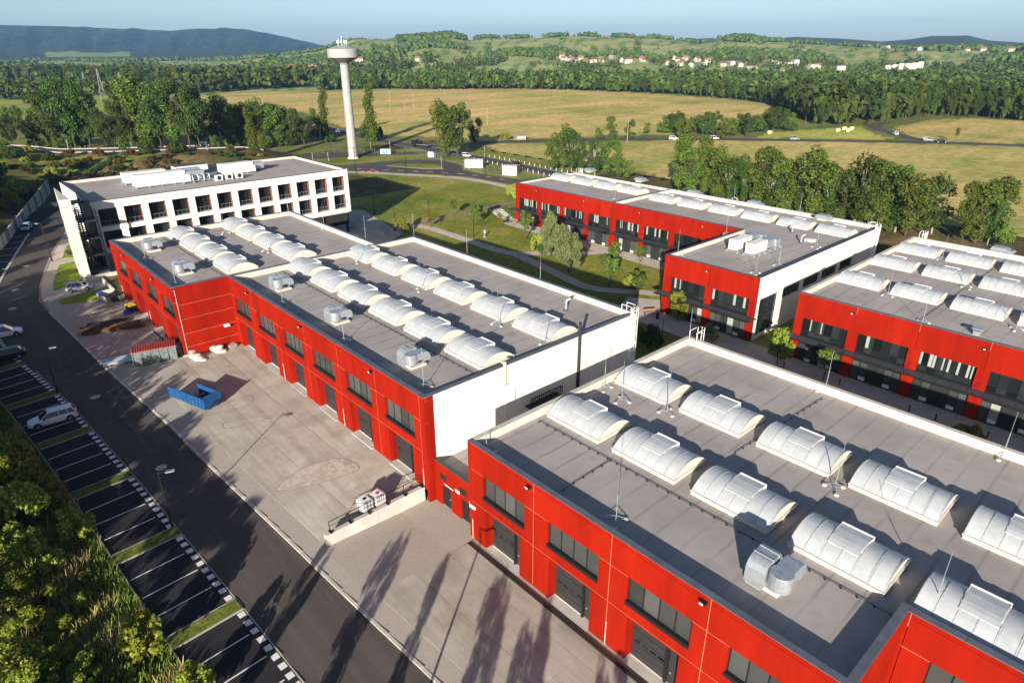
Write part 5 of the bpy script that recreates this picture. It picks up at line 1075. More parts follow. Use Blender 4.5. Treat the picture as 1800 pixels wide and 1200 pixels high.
for i, (p, l, s) in enumerate([(( (-190.4,124.1) ), 'black lamp post on the pavement below the road island', 1.3), (( (-175.4,129.2) ), 'black lamp post where the access road bends', 1.3), (( (-171.0,142.4) ), 'black lamp post between the two white kiosks', 1.1), (( (-147.3,85.7) ), 'thin black lamp post standing in the big dark shadow on the lawn', 1.0), (( (-138.0,85.7) ), 'thin black lamp post just outside the big shadow on the lawn', .7), (( (-132.7,92.3) ), 'thin black lamp post on the sunlit lawn above the curved path', .95), (( (-115.1,92.1) ), 'thin black lamp post beside the diagonal path in the courtyard', .95), (( (-99.4,99.5) ), 'thin black lamp post left of the silvery willow', .85), (( (-51.1,76.0) ), 'thin black lamp post in the shade behind the middle hall', .8), (( (-201.9,111.7) ), 'black lamp post beside the access road by the office corner', 1.3)]):
    o = l2 if i == 0 else copy_tree(l2, (0, 0, 0)); o.location = (p[0], p[1], Tz(*p)); o.scale = (s, s, s); o['label'] = l; o['group'] = 'lamp posts in the grounds'

# ------------------------------------------------------------------ vehicles
def car(label, paint, kind, px, rz, zf=None, L=4.5, group='cars on the roads around the site', cat='car', z=None):
    t = thing('van' if kind == 'van' else 'car', (0, 0, 0), label, cat, group)
    W = .9; van = kind == 'van'; Hh = {'wagon': 1.5, 'hatch': 1.45, 'sedan': 1.43, 'suv': 1.68, 'van': 1.95}[kind]; a = L/2; belt = .92 if not van else 1.05
    nose = .72; cowl = {'wagon': a-1.42, 'suv': a-1.35, 'hatch': a-1.2, 'sedan': a-1.45, 'van': a-.6}[kind]
    tail = {'wagon': -a+.12, 'hatch': -a+.18, 'sedan': -a+.85, 'suv': -a+.12, 'van': -a+.05}[kind]
    st = [(-a, .72, .42, .80), (-a+.12, .84, .28, .92), (-a+.6, W, .24, belt+.02), (-.3, W, .22, belt), (cowl-.1, W, .22, belt), (cowl+.5, W-.02, .24, belt-.07), (a-.3, .84, .26, nose), (a-.05, .72, .32, nose-.1), (a, .62, .42, nose-.2)]
    m = MB(); V = []; F = []
    for x, w, z0, z1 in st: V += [(x, -w*.9, z0), (x, -w, z0+.18), (x, -w, z1-.14), (x, -w*.86, z1), (x, w*.86, z1), (x, w, z1-.14), (x, w, z0+.18), (x, w*.9, z0)]
    for i in range(len(st)-1): F += [(8*i+j, 8*i+(j+1) % 8, 8*i+8+(j+1) % 8, 8*i+8+j) for j in range(8)]
    F += [tuple(range(8))[::-1], tuple(range(8*len(st)-8, 8*len(st)))]; F = [f[::-1] for f in F]
    m.add(V, F).build('body', paint, t, smooth=False)
    tx0 = tail; tx1 = cowl+.3; rx0 = tail+(.28 if kind in ('wagon', 'suv') else .62 if kind == 'sedan' else .5 if kind == 'hatch' else .1); rx1 = cowl-.6 if not van else cowl-.2
    m = MB(); b0, b1, wr = W*.86, W*.86, W*.66
    V = [(tx0, -b0, belt-.02), (tx1, -b1, belt-.06), (tx1, b1, belt-.06), (tx0, b0, belt-.02), (rx0, -wr, Hh-.04), (rx1, -wr, Hh-.04), (rx1, wr, Hh-.04), (rx0, wr, Hh-.04)]
    Q = lambda *i: m.add([V[k] for k in i], [tuple(range(len(i)))])
    m = MB(); Q(1, 2, 6, 5); m.build('windscreen', 'car_glass', t); m = MB(); Q(3, 0, 4, 7); m.build('rear_window', 'car_glass', t)
    m = MB(); Q(0, 1, 5, 4); m.build('side_window', 'car_glass', t); m = MB(); Q(2, 3, 7, 6); m.build('side_window', 'car_glass', t)
    m = MB(); xm0, xm1 = rx0, rx1; m.box(xm0-.02, -wr-.02, Hh-.05, xm1+.02, wr+.02, Hh); m.box(xm0+.2, -wr+.12, Hh, xm1-.2, wr-.12, Hh+.03); m.build('roof', paint, t)
    m = MB()
    def bar(p, q, r=.035): m.tube(p, q, r, 4)
    for s in (-1, 1):
        i0, i1, i4, i5 = (0, 1, 4, 5) if s < 0 else (3, 2, 7, 6); bar(V[i0], V[i4], .06); bar(V[i1], V[i5], .045)
        xb = (tx0+tx1)/2-.1; bar((xb, s*(b0-.0), belt-.02), (xb, s*(wr+.01), Hh-.05), .035); bar((tx0+.75, s*b0, belt-.02), (rx0+.55, s*wr, Hh-.05), .045) if kind in ('wagon', 'suv', 'hatch') else None
    m.build('pillar', paint, t)
    tw = tpl('tyre', lambda: MB().tube((0, -.11, 0), (0, .11, 0), .32, 16).mesh('tyre', 'tyre')); rm = tpl('rim', lambda: MB().tube((0, -.118, 0), (0, .118, 0), .2, 10).mesh('rim', 'rim')); arc_ = tpl('arch', lambda: MB().tube((0, -.02, 0), (0, .02, 0), .38, 16).mesh('wheel_arch', 'tyre'))
    for x in (-a+.82, a-.85):
        for s in (-1, 1):
            put('wheel_arch', arc_, t, (x, s*(W-.012), .36)); w = put('wheel', tw, t, (x, s*(W-.08), .32)); put('rim', rm, w, (0, 0, 0))
    for s in (-1, 1):
        put('headlight', tpl('hl', lambda: MB().box(-.2, -.16, -.07, .02, .16, .07).mesh('headlight', 'lamp_clear')), t, (a-.13, s*.6, nose-.12)); put('tail_light', tpl('tl', lambda: MB().box(-.02, -.1, -.16, .12, .1, .16).mesh('tail_light', 'lamp_red')), t, (-a+.05, s*.72, .78)); put('mirror', tpl('mir', lambda: MB().box(-.1, -.1, 0, .08, .1, .14).mesh('mirror', 'car_black')), t, (cowl-.15, s*(W+.07), belt))
    m = MB(); m.box(-a-.015, -.26, .5, -a+.1, .26, .62).box(a-.12, -.5, .34, a+.012, .5, .46); m.build('bumper_trim', 'dark_plastic', t)
    x, y = px; t.location = (x, y, (Tz(x, y)+.055) if z is None else z); t.rotation_euler.z = R(rz); return t
pc_ = 'cars in the roadside parking bays'
car('white estate car parked nose towards the bushes in the roadside bay', 'car_white', 'wagon', (-80.9, 4.35), 266.5, L=4.7, group=pc_)
car('white car at the left photo edge, parked in the bay above the dark one', 'car_white', 'suv', ( (-111.6,3.7) ), 86, L=4.5, group=pc_)
car('black car with a red tail light parked at the left photo edge', 'car_black', 'hatch', ( (-102.5,2.7) ), 266, L=4.7, group=pc_)
car('silver hatchback parked on the pavement between the lawn pieces', 'car_silver', 'hatch', ( (-126.4,16.0) ), 74, L=4.0, group=pc_, z=.63)
car('pale blue car at the far end of the bays by the long wall', 'car_pale_blue', 'hatch', ( (-180.7,16.3) ), -18, L=4.2, group=pc_)
rg = 'cars on the roads around the site'
car('white car driving away just right of the round roadside tree', 'car_white', 'wagon', ( (-208.3,164.1) ), 3, group=rg); car('dark blue van half hidden behind the round roadside tree', 'car_blue', 'van', ( (-211.6,161.9) ), 3, L=4.8, group=rg, cat='van')
car('dark red car on the main road behind the white kiosks', 'car_red', 'suv', ( (-179.0,164.2) ), -4, group=rg)
car('black car on the embankment road left of the office block', 'car_black', 'suv', ( (-274.7,88.1) ), 60, group=rg)
car('silver car among trees on the far main road', 'car_silver', 'hatch', ( (-346.3,169.3) ), 180, group=rg); car('white car further right on the far main road behind the water tower', 'car_white', 'wagon', ( (-316.8,167.3) ), 180, group=rg)
for px, pt, l, r_ in ((( (-172.2,282.1) ), 'car_white', 'white car on the straight field road above the L-shaped hall', 45), (( (-145.9,307.1) ), 'car_silver', 'silver car on the straight field road beside the mown meadow', 45), (( (-121.7,360.6) ), 'car_white', 'white car coming out of the bend on the far right', 130), (( (-102.6,347.4) ), 'car_silver', 'grey car at the field road junction on the right', 20), (( (-96.6,345.4) ), 'car_black', 'dark car at the field road junction on the right', 20), (( (-149.5,397.1) ), 'car_black', 'dark car at the top of the far bend', 120), (( (-183.8,266.8) ), 'car_white', 'white car on the field road half hidden by young trees', 45)):
    car(l, pt, 'suv', px, r_, group=rg)
# lorry at the junction
x, y = ( (-244.3,167.0) ); t = thing('lorry', (x, y, Tz(x, y)+.06), 'dark lorry with an empty flatbed turning at the junction', 'lorry', rz=R(200))
MB().ext([(1.2, .9), (3.6, .9), (3.6, 2.0), (3.2, 3.1), (1.2, 3.2)], 'y', -1.2, 1.2).build('cab', 'car_black', t); MB().box(3.3, -1.1, 2.05, 3.5, 1.1, 2.75).build('windscreen', 'car_glass', t); MB().box(-5.2, -1.25, 1.1, 1.0, 1.25, 1.3).build('flatbed', 'grey_green', t); MB().box(-5.2, -.4, .7, 3.2, .4, 1.09).build('chassis', 'dark_plastic', t); MB().box(-1.0, -.6, 1.3, .9, .6, 2.9).build('loading_crane', 'car_black', t)
tw = MB().tube((0, -.15, 0), (0, .15, 0), .5, 12).mesh('wheel', 'tyre')
for a in (-4.2, -3.0, 2.4):
    for b in (-1.05, 1.05): put('wheel', tw, t, (a, b, .5))
# ------------------------------------------------------------------ roads beyond the campus
ribbon('access_road', [Vector((*p, 0)) for p in ( (-229.5,112.0), (-223.4,117.9), (-220.2,125.5), (-219.1,134.0), (-212.7,145.1), (-203.8,149.1), (-190.9,147.4), (-181.0,140.9), (-167.3,141.6), (-155.7,144.5), (-145.2,145.3) )], [Vector((*p, 0)) for p in ( (-220.5,107.4), (-211.6,111.5), (-203.7,115.8), (-198.5,119.6), (-189.7,124.1), (-183.8,127.8), (-178.7,130.5), (-170.5,134.5), (-160.6,135.9), (-151.0,137.8), (-139.7,137.5) )], 'asphalt', .07, cross=4)
strip('pavement', [ (-217.3,105.8), (-208.1,109.5), (-194.9,117.3), (-186.5,121.9), (-176.0,128.5), (-167.3,132.0), (-158.0,133.6), (-149.2,134.3), (-138.0,133.6) ], 3.2, 'path', .10)
strip('kerb', [ (-232.8,112.8), (-226.1,119.4), (-222.9,127.0), (-221.8,135.7), (-215.4,147.0), (-206.1,151.4), (-192.5,150.3), (-181.1,143.0), (-168.6,143.7), (-156.9,146.2) ], .5, 'concrete_pale', .14)
isl_ = smooth_line([Vector((*p, 0)) for p in ( (-207.7,127.6), (-209.9,131.2), (-208.2,136.2), (-202.8,140.0), (-194.3,141.3), (-188.5,138.3), (-191.2,134.2), (-196.5,131.4) )] + [Vector((*( (-207.7,127.6) ), 0))], 2)
patch('traffic_island', [(p.x, p.y) for p in isl_[:-1]], 'lawn', .2, h=.15, step=2)
strip('island_kerb', [ (-207.9,127.5), (-201.0,129.0), (-195.1,131.0), (-190.2,133.5), (-187.4,137.8) ], 1.1, 'path', .23, step=2)
cl = Line([ (-216.5,114.1), (-208.3,118.5), (-199.8,122.4), (-190.6,127.9), (-181.5,132.6), (-175.5,136.8), (-167.9,139.1), (-154.7,141.0) ], 1); rdm = bpy.data.objects['access_road']; dm = MB().box(-1.1, -.12, 0, 1.1, .12, .012).mesh('lane_dash', 'roadpaint')
for i in range(int(cl.len/5.5)):
    q, d = cl.at(2+5.5*i); put('lane_dash', dm, rdm, (q.x, q.y, Tz(q.x, q.y)+.075), math.atan2(d.y, d.x))
MAIN = [ (-421.9,175.7), (-380.9,175.0), (-351.2,174.2), (-315.6,168.5), (-285.1,166.7), (-264.9,166.4), (-244.0,167.4), (-217.4,165.5), (-200.2,166.0), (-180.5,164.5), (-159.7,162.6), (-139.3,159.8), (-112.0,155.8) ]
strip('main_road', MAIN, 8.5, 'asphalt', .08, zf=lambda x, y: Tz(x, y)+.02)
strip('field_road', [ (-244.6,169.3), (-239.8,179.6), (-236.8,197.6), (-224.4,219.3), (-212.0,239.0), (-182.7,272.4), (-147.0,304.5), (-107.1,338.4), (-88.1,350.4), (-51.4,370.1) ], 7.5, 'asphalt', .06)
strip('branch_road', [ (-97.8,345.5), (-109.0,349.3), (-123.6,365.1), (-138.9,382.6), (-145.2,393.5), (-146.6,406.4), (-144.6,414.9) ], 6.5, 'asphalt', .09)
LR = [(-372,-90),(-345,-40),(-322,0),(-299,33),(-282,57),(-268,82),(-258,104),(-246,128),(-236,148),(-226,163)]
strip('embankment_road', LR, 8.0, 'asphalt', .10, zf=lambda x, y: Tz(x, y)+.02)
for P, o_, g_ in ((MAIN, 4.0, 'main_road'), (MAIN, -4.0, 'main_road')): strip('edge_line', P, .25, 'roadpaint', .11, zf=lambda x, y: Tz(x, y)+.02, off=o_, kind=None).parent = bpy.data.objects[g_]
# guard rails on the embankment road
def guard_rail(P, off, label):
    L = Line(P, 2); p0 = L.off(0, off); t = thing('guard_rail', (p0.x, p0.y, Tz(p0.x, p0.y)), label, 'guard rail'); m = MB(); n = int(L.len/4)
    Q = [L.off(L.len*i/n, off) for i in range(n+1)]; Z = [Tz(q.x, q.y) for q in Q]
    for a, b, za, zb in zip(Q[:-1], Q[1:], Z[:-1], Z[1:]):
        for h0, h1 in ((.42, .58), (.6, .78)): m.add([(a.x, a.y, za+h0), (b.x, b.y, zb+h0), (b.x, b.y, zb+h1), (a.x, a.y, za+h1)], [(0,1,2,3)])
        m.tube((a.x, a.y, za+.6), (b.x, b.y, zb+.6), .05, 4)
    m.build('beam', 'kerb', t, local=False)
    me = MB().box(-.06, -.06, -.1, .06, .06, .75).mesh('rail_post', 'galv')
    for q, z in zip(Q, Z): put('rail_post', me, t, Vector((q.x, q.y, z))-WP[t])
guard_rail(LR[:7], -4.6, 'galvanised guard rail on the near edge of the embankment road'); guard_rail(LR[:6], 4.6, 'galvanised guard rail on the far edge of the embankment road')
def posts(L, s0, s1, step, off, label, group):
    me = MB().box(-.07, -.05, 0, .07, .05, 1.0).mesh('roadside_post', 'plastic_white'); s = s0
    while s < s1:
        q = L.off(s, off); o = put('roadside_post', me, None, (q.x, q.y, Tz(q.x, q.y))); tag(o, label, 'roadside post', group); s += step
ML = Line(MAIN, 2); sA = min((ML.len*i/400 for i in range(401)), key=lambda t: (ML.at(t)[0]-Vector((*( (-205.1,165.8) ), 0))).length)
posts(ML, sA, sA+66, 3.0, 5.2, 'small white post in the closely spaced line beyond the main road', 'white posts on the far side of the main road'); posts(ML, sA+6, sA+66, 3.0, -5.0, 'small white post in the closely spaced line before the main road', 'white posts on the near side of the main road')

# ------------------------------------------------------------------ courtyard paths
strip('path', [ (-132.9,81.7), (-132.4,88.7), (-125.9,89.1), (-116.5,89.4), (-108.2,89.3), (-98.5,89.7) , (-95.8,97.1), (-89.4,101.8), (-86.5,109.5) ], 2.6, 'path', .06)
strip('brown_path', [ (-131.9,89.2), (-133.3,94.4), (-134.1,101.3), (-134.3,109.1), (-134.6,122.6) ], 2.0, 'brown_path', .05)
strip('path', [ (-99.4,90.5), (-88.5,89.0), (-75.0,85.8), (-70.8,88.5), (-67.6,91.3), (-62.9,94.3) ], 2.4, 'path', .06)
patch('paving', [(-121, 109.45), (-121, 105.2), (-59.1, 104.9), (-59.1, 109.45)], 'path', .05)
patch('paving', [(-65, 86.35), (-65, 80.5), (-40, 80.2), (24, 79.6), (24, 86.5), (-36, 86.5), (-42.6, 86.35)], 'path', .05)
patch('paving', [(-67, 88), (-59.2, 93), (-59.2, 80), (-64, 80)], 'path', .04)
patch('terrace', [ (-156.6,81.2), (-152.6,85.6), (-133.4,82.0), (-129.8,84.4), (-123.6,74.3), (-122.8,65.4), (-136.1,64.3), (-156.0,74.5) ], 'path', .06)
t = thing('terrace_wall', (*( (-130.3,77.7) ), -1.6), 'low pale terrace wall in the shade below the office overhang', 'wall')
for a, b in ((( (-139.4,74.4) ), ( (-128.7,76.9) )), (( (-128.7,76.9) ), ( (-137.0,81.8) ))):
    a = Vector((*a, 0)); b = Vector((*b, 0)); d = (b-a).normalized(); n = Vector((-d.y, d.x, 0))*.15; MB().prism([tuple((a-n).xy), tuple((b-n).xy), tuple((b+n).xy), tuple((a+n).xy)], -2.3, -.9).build('wall_segment', 'fin_concrete', t, local=False)
t = thing('terrace_railing', (*( (-133.6,74.5) ), -.9), 'thin black railing on the low terrace wall', 'railing'); a = Vector((*( (-138.2,71.9) ), -.9)); b = Vector((*( (-139.8,78.1) ), -.9)); m = MB()
for k in range(6): p = a.lerp(b, k/5); m.tube(p, p+Vector((0, 0, 1)), .03, 4)
m.tube(a+Vector((0, 0, 1)), b+Vector((0, 0, 1)), .04, 4).tube(a+Vector((0, 0, .5)), b+Vector((0, 0, .5)), .025, 4).build('rail', 'black_metal', t, local=False)
# ramp with stairs next to hall D
t = thing('garden_steps', (*( (-125.6,110.5) ), -2.3), 'pale concrete steps with black handrails left of the L-shaped hall', 'steps'); a = Vector((*( (-130.9,112.5) ), 0)); b = Vector((*( (-118.3,107.4) ), 0)); d = (b-a); n = Vector((-d.y, d.x, 0)).normalized()*1.6
for k in range(10):
    p, q = a+d*k/10, a+d*(k+1)/10; MB().prism([tuple((p-n).xy), tuple((q-n).xy), tuple((q+n).xy), tuple((p+n).xy)], -3, -1.35-.09*k).build('step', 'concrete_pale', t, local=False)
for s in (-1, 1):
    m = MB(); m.path([tuple((a+n*s).xy)+(-.4,), tuple((b+n*s).xy)+(-1.3,)], .05, 4)
    for k in range(6): p = a+d*k/5+n*s; m.tube((p.x, p.y, -1.5-.17*k), (p.x, p.y, -.4-.18*k), .035, 4)
    m.build('handrail', 'black_metal', t, local=False)
def bench(px, rz, label):
    x, y = px; t = thing('bench', (x, y, Tz(x, y)+.05), label, 'bench', rz=rz); MB().box(-1, -.25, .4, 1, .25, .48).build('seat', 'wood', t); MB().box(-1, .22, .5, 1, .28, .9).build('backrest', 'wood', t)
    for a in (-.8, .8): MB().box(a-.04, -.22, 0, a+.04, .28, .4).build('leg', 'dark_grey', t)
bench(( (-118.5,107.7) ), .3, 'bench on the paving at the foot of the pale garden steps'); bench(( (-59.5,84.2) ), 1.0, 'dark bench beside the caged ladder of the middle hall'); 
def litter(px, label):
    x, y = px; t = thing('litter_bin', (x, y, Tz(x, y)+.05), label, 'litter bin'); MB().lathe([(.28, .1), (.3, .9), (.3, .95)], 12).build('body', 'dark_plastic', t); MB().lathe([(.32, .97), (.25, 1.1), (.05, 1.14)], 12).build('cap', 'black_metal', t); MB().lathe([(.2, 0), (.2, .1)], 8).build('foot', 'black_metal', t)
litter(( (-131.2,85.2) ), 'dark litter bin where the terrace meets the courtyard path'); litter(( (-57.4,83.5) ), 'dark litter bin on the paving by the wing of the L-shaped hall')
def bollard(px, label):
    x, y = px; t = thing('bollard_light', (x, y, Tz(x, y)+.05), label, 'bollard', 'short bollard lights along the shaded paving'); MB().lathe([(.07, 0), (.07, .75)], 8).build('post', 'black_metal', t); MB().box(-.08, -.25, .75, .08, .08, .85).build('head', 'black_metal', t)
for p in (( (-35.3,82.5) ), ( (-28.0,83.4) ), ( (-19.3,82.8) ), ( (-16.4,82.9) ), ( (-11.1,83.1) )): bollard(p, 'short black bollard light between the nearest roof and the right hand hall')
x, y = ( (-113.6,94.1) ); t = thing('info_post', (x, y, Tz(x, y)), 'small white and green post on the courtyard lawn', 'sign post'); MB().box(-.15, -.1, 0, .15, .1, 1.6).build('post', 'plastic_white', t); MB().box(-.16, -.115, .2, .16, .115, .9).build('panel', 'grey_green', t)

# ------------------------------------------------------------------ water tower
x, y = ( (-236.2,130.1) ); z = Tz(x, y)
t = thing('water_tower', (x, y, z), 'tall pale water tower with a drum shaped tank and aerials on top', 'water tower')
for i in range(8): MB().lathe([(1.72-.03*i, .02+4.2*i), (1.70-.03*i, 4.18+4.2*i)], 32).build('shaft_ring', 'mast', t, smooth=False)
MB().lathe([(2.2, 0), (2.1, .5), (1.9, .6)], 24).build('footing', 'concrete_pale', t)
MB().lathe([(1.5, 33.6), (1.6, 34.2), (5.4, 36.0)], 32).build('tank_underside', 'grey_plaster', t)
for k in range(16): pass
MB().lathe([(5.55, 36.02), (5.6, 36.2), (5.6, 38.7), (5.45, 38.9)], 40).build('tank', 'mast', t)
MB().lathe([(5.5, 38.92), (3.0, 39.7), (.6, 40.1), (.3, 40.15)], 40).build('tank_roof', 'steel_grey', t)
m = MB(); q = random.Random(2)
for k in range(9): a = 2*math.pi*k/9; r0 = 1.6; m.tube((r0*math.cos(a), r0*math.sin(a), 39.8), (r0*math.cos(a), r0*math.sin(a), 41.3+q.random()*.8), .05, 4); m.cbox(r0*math.cos(a), r0*math.sin(a), 40.6+q.random()*.4, .45, .45, .9)
m.tube((0, 0, 40), (0, 0, 43.2), .06, 5).build('aerial', 'plastic_white', t)
# kiosks
def kiosk(px, w, d, h, label, door, rz):
    x, y = px; t = thing('kiosk', (x, y, Tz(x, y)), label, 'kiosk', rz=rz); MB().box(-w/2, -d/2, 0, w/2, d/2, h).build('wall', 'white_metal', t); MB().box(-w/2-.12, -d/2-.12, h+.002, w/2+.12, d/2+.12, h+.14).build('roof', 'cream', t)
    for a in (-.6, .5): MB().box(a-.4, -d/2-.03, .1, a+.4, -d/2-.002, 2.0).build('door', door, t)
kiosk(( (-184.9,149.1) ), 6.2, 3.0, 2.6, 'long white kiosk beside the access road, the left one of two', 'white_metal', R(42)); kiosk(( (-165.3,148.5) ), 4.6, 3.0, 2.9, 'square white kiosk nearer the L-shaped hall', 'white_metal', R(38)); kiosk(( (-237.1,145.6) ), 4.0, 2.0, 1.9, 'small blue and white cabin by the water tower fence', 'cab_blue', R(40)); kiosk(( (-215.8,152.8) ), 2.4, 1.5, 1.5, 'tiny white cabinet on the grass right of the fence', 'white_metal', R(30))
x, y = ( (-232.2,215.5) ); t = thing('bus_shelter', (x, y, Tz(x, y)), 'small pale bus shelter beside the field road', 'bus shelter', rz=R(45)); MB().box(-2.2, .8, 0, 2.2, .9, 2.2).build('back_wall', 'kerb', t); MB().box(-2.4, -1, 2.2, 2.4, 1, 2.35).build('roof', 'grey_plaster', t); [MB().box(s*2.15-.05, -.8, 0, s*2.15+.05, .79, 2.19).build('side_wall', 'house_wall', t) for s in (-1, 1)]; MB().box(-1.6, .3, .4, 1.6, .7, .5).build('seat', 'wood', t)
# road signs
def sign(px, label, shape, c, h=3.0, z=None):
    x, y = px; t = thing('road_sign', (x, y, Tz(x, y)), label, 'road sign', rz=R(-50)); MB().tube((0, 0, 0), (0, 0, h), .06, 6).build('post', 'galv', t)
    if shape == 'tri': m = MB().ext([(-.5, h-.1), (.5, h-.1), (0, h-1.0)], 'y', -.05, -.02)
    elif shape == 'round': m = MB(); m.ext([(.45*math.cos(k*math.pi/8), h-.5+.45*math.sin(k*math.pi/8)) for k in range(16)], 'y', -.05, -.02)
    else: m = MB().box(-.55, -.05, h-1.5, .55, -.02, h)
    m.build('plate', c, t)
sign(( (-241.6,115.8) ), 'red bordered give way sign by the office block corner', 'tri', 'sign_red', 3.2); sign(( (-236.7,119.8) ), 'plain pale sign board left of the water tower', 'rect', 'plastic_white', 3.4); sign(( (-187.5,136.8) ), 'tall white sign board at the end of the road island', 'rect', 'plastic_white', 4.2); sign(( (-270.4,174.9) ), 'white sign post at the field edge by the junction', 'rect', 'plastic_white', 4.0); sign(( (-212.5,176.9) ), 'small pale sign on the grass beyond the main road', 'rect', 'plastic_white', 2.6); sign(( (-254.3,148.8) ), 'yellowish sign post under the tall poplar', 'rect', 'yellow', 3.0); sign(( (-248.7,154.8) ), 'white sign post right of the tall poplar', 'rect', 'plastic_white', 3.4); sign(( (-182.7,142.8) ), 'small sign plate beside the long white kiosk', 'round', 'sign_red', 3.2); sign(( (-275.7,62.9) ), 'leaning white post beside the embankment road', 'rect', 'plastic_white', 3.6); sign(( (-260.6,84.0) ), 'blue sign plate by the black car on the embankment road', 'rect', 'sign_blue', 3.0)
# fence around the water tower plot
def mesh_fence(P, label, h=1.9):
    L = Line(P, 0); p0 = L.at(0)[0]; t = thing('mesh_fence', (p0.x, p0.y, Tz(p0.x, p0.y)), label, 'fence'); n = int(L.len/2.5); me = MB().tube((0, 0, 0), (0, 0, h), .04, 5).mesh('fence_post', 'grey_green')
    for i in range(n+1):
        q, d = L.at(L.len*i/n); z = Tz(q.x, q.y); put('fence_post', me, t, Vector((q.x, q.y, z))-WP[t])
        if i < n:
            q2 = L.at(L.len*(i+1)/n)[0]; z2 = Tz(q2.x, q2.y); m = MB(); k = 9
            for j in range(k+1): f = j/k; m.tube((q.x+(q2.x-q.x)*f, q.y+(q2.y-q.y)*f, z+.1), (q.x+(q2.x-q.x)*f, q.y+(q2.y-q.y)*f, z+h), .012, 3)
            for hh in (.15, .9, h-.05): m.tube((q.x, q.y, z+hh), (q2.x, q2.y, z2+hh), .015, 3)
            m.build('mesh_panel', 'grey_green', t, local=False)
mesh_fence([ (-250.9,120.4), (-252.5,127.4), (-251.3,133.2), (-247.7,141.6), (-236.3,144.0) ], 'grey mesh fence behind the water tower'); mesh_fence([ (-232.4,147.7), (-233.4,155.8), (-220.2,153.5), (-205.4,149.5) ], 'pale mesh fence right of the water tower along the junction'); mesh_fence([ (-177.5,145.9), (-170.8,149.1), (-158.5,149.5), (-147.3,148.7) ], 'wire fence behind the two white kiosks')
t = thing('bike_rack', (*( (-199.8,115.9) ), Tz(*( (-199.8,115.9) ))), 'row of dark red benches on the pavement edge beside the office', 'bench'); 
for i in range(3): MB().box(-3.4+2.3*i, -.25, .25, -1.6+2.3*i, .25, .5).build('seat', 'red_tin', t); MB().box(-3.2+2.3*i, -.2, 0, -3.0+2.3*i, .2, .25).box(-2.0+2.3*i, -.2, 0, -1.8+2.3*i, .2, .25).build('leg', 'dark_grey', t)
t.rotation_euler.z = R(48)
# long concrete panel wall on the left
t = thing('panel_wall', (-198, 18, 1.2), 'long grey concrete panel wall climbing away at the left', 'wall'); WL = Line([ (-143.8,1.3), (-163.1,9.2), (-191.4,17.1), (-221.2,25.6), (-235.6,29.4) ], 1); n = int(WL.len/3.2)
for i in range(n):
    a = WL.at(WL.len*i/n)[0]; b = WL.at(WL.len*(i+1)/n)[0]; d = (b-a).normalized(); nn = Vector((-d.y, d.x, 0))*.12; b = b-d*.04; z = Tz(a.x, a.y); MB().prism([tuple((a-nn).xy), tuple((b-nn).xy), tuple((b+nn).xy), tuple((a+nn).xy)], -1, .4+2.3).build('wall_panel', 'fin_concrete' if i % 3 else 'grey_plaster', t, local=False)
    MB().prism([tuple((a-nn*1.7-d*.12).xy), tuple((a-nn*1.7+d*.12).xy), tuple((a+nn*1.7+d*.12).xy), tuple((a+nn*1.7-d*.12).xy)], -1, 2.85).build('wall_post', 'grey_plaster', t, local=False)
# ------------------------------------------------------------------ pylons, poles, bales
def pylon(px, h, label):
    x, y = px; t = thing('pylon', (x, y, Tz(x, y)), label, 'pylon', 'electricity pylons in the left field'); m = MB(); w = lambda z: 1.6*(1-z/h)+.25; k = 9
    for i in range(k):
        z0, z1 = h*i/k, h*(i+1)/k; a, b = w(z0), w(z1)
        for sx, sy in ((-1,-1),(1,-1),(1,1),(-1,1)): m.tube((sx*a, sy*a, z0), (sx*b, sy*b, z1), .09, 4)
        m.tube((-a, -a, z0), (b, -b, z1), .05, 3).tube((a, a, z0), (-b, b, z1), .05, 3).tube((a, -a, z0), (b, b, z1), .05, 3).tube((-a, a, z0), (-b, -b, z1), .05, 3)
    m.build('lattice', 'steel_grey', t)
    for z in (h*.78, h*.9): MB().tube((-3, 0, z), (3, 0, z), .14, 4).build('cross_arm', 'steel_grey', t)
pylon(( (-635.9,132.6) ), 24, 'grey lattice pylon in the left field, the middle one of three'); pylon(( (-552.5,128.2) ), 24, 'grey lattice pylon in the left field, the right one of three'); pylon(( (-798.3,153.3) ), 17, 'grey lattice pylon in the left field, the left and farthest one')
def upole(px, h, cross=True):
    x, y = px; t = thing('utility_pole', (x, y, Tz(x, y)), 'thin pale utility pole standing in the straw field or beside its trees', 'utility pole', 'utility poles in the fields'); MB().lathe([(.2, 0), (.13, h)], 6).build('pole', 'bark_pale', t)
    if cross: MB().box(-1.2, -.08, h-.6, 1.2, .08, h-.45).build('cross_arm', 'steel_grey', t)
for p, h in ((( (-421.1,264.8) ), 11), (( (-399.1,262.0) ), 6), (( (-391.2,264.1) ), 11), (( (-292.7,246.1) ), 9), (( (-191.2,242.0) ), 10), (( (-307.5,627.9) ), 9), (( (-498.4,523.6) ), 9), (( (-294.4,46.1) ), 4)): upole(p, h)
for p in (( (-164.2,318.8) ), ( (-145.5,352.2) ), ( (-146.4,361.7) ), ( (-142.0,355.9) ), ( (-143.9,364.5) )):
    x, y = p; t = thing('hay_bale', (x, y, Tz(x, y)), 'pale round hay bale on the mown yellow meadow', 'hay bale', 'round hay bales on the mown meadow'); MB().tube((0, -.8, .9), (0, .8, .9), .9, 14).build('bale', 'straw_bale', t); MB().tube((0, -.82, .9), (0, -.801, .9), .6, 12).build('bale_end', 'straw_bale', t)
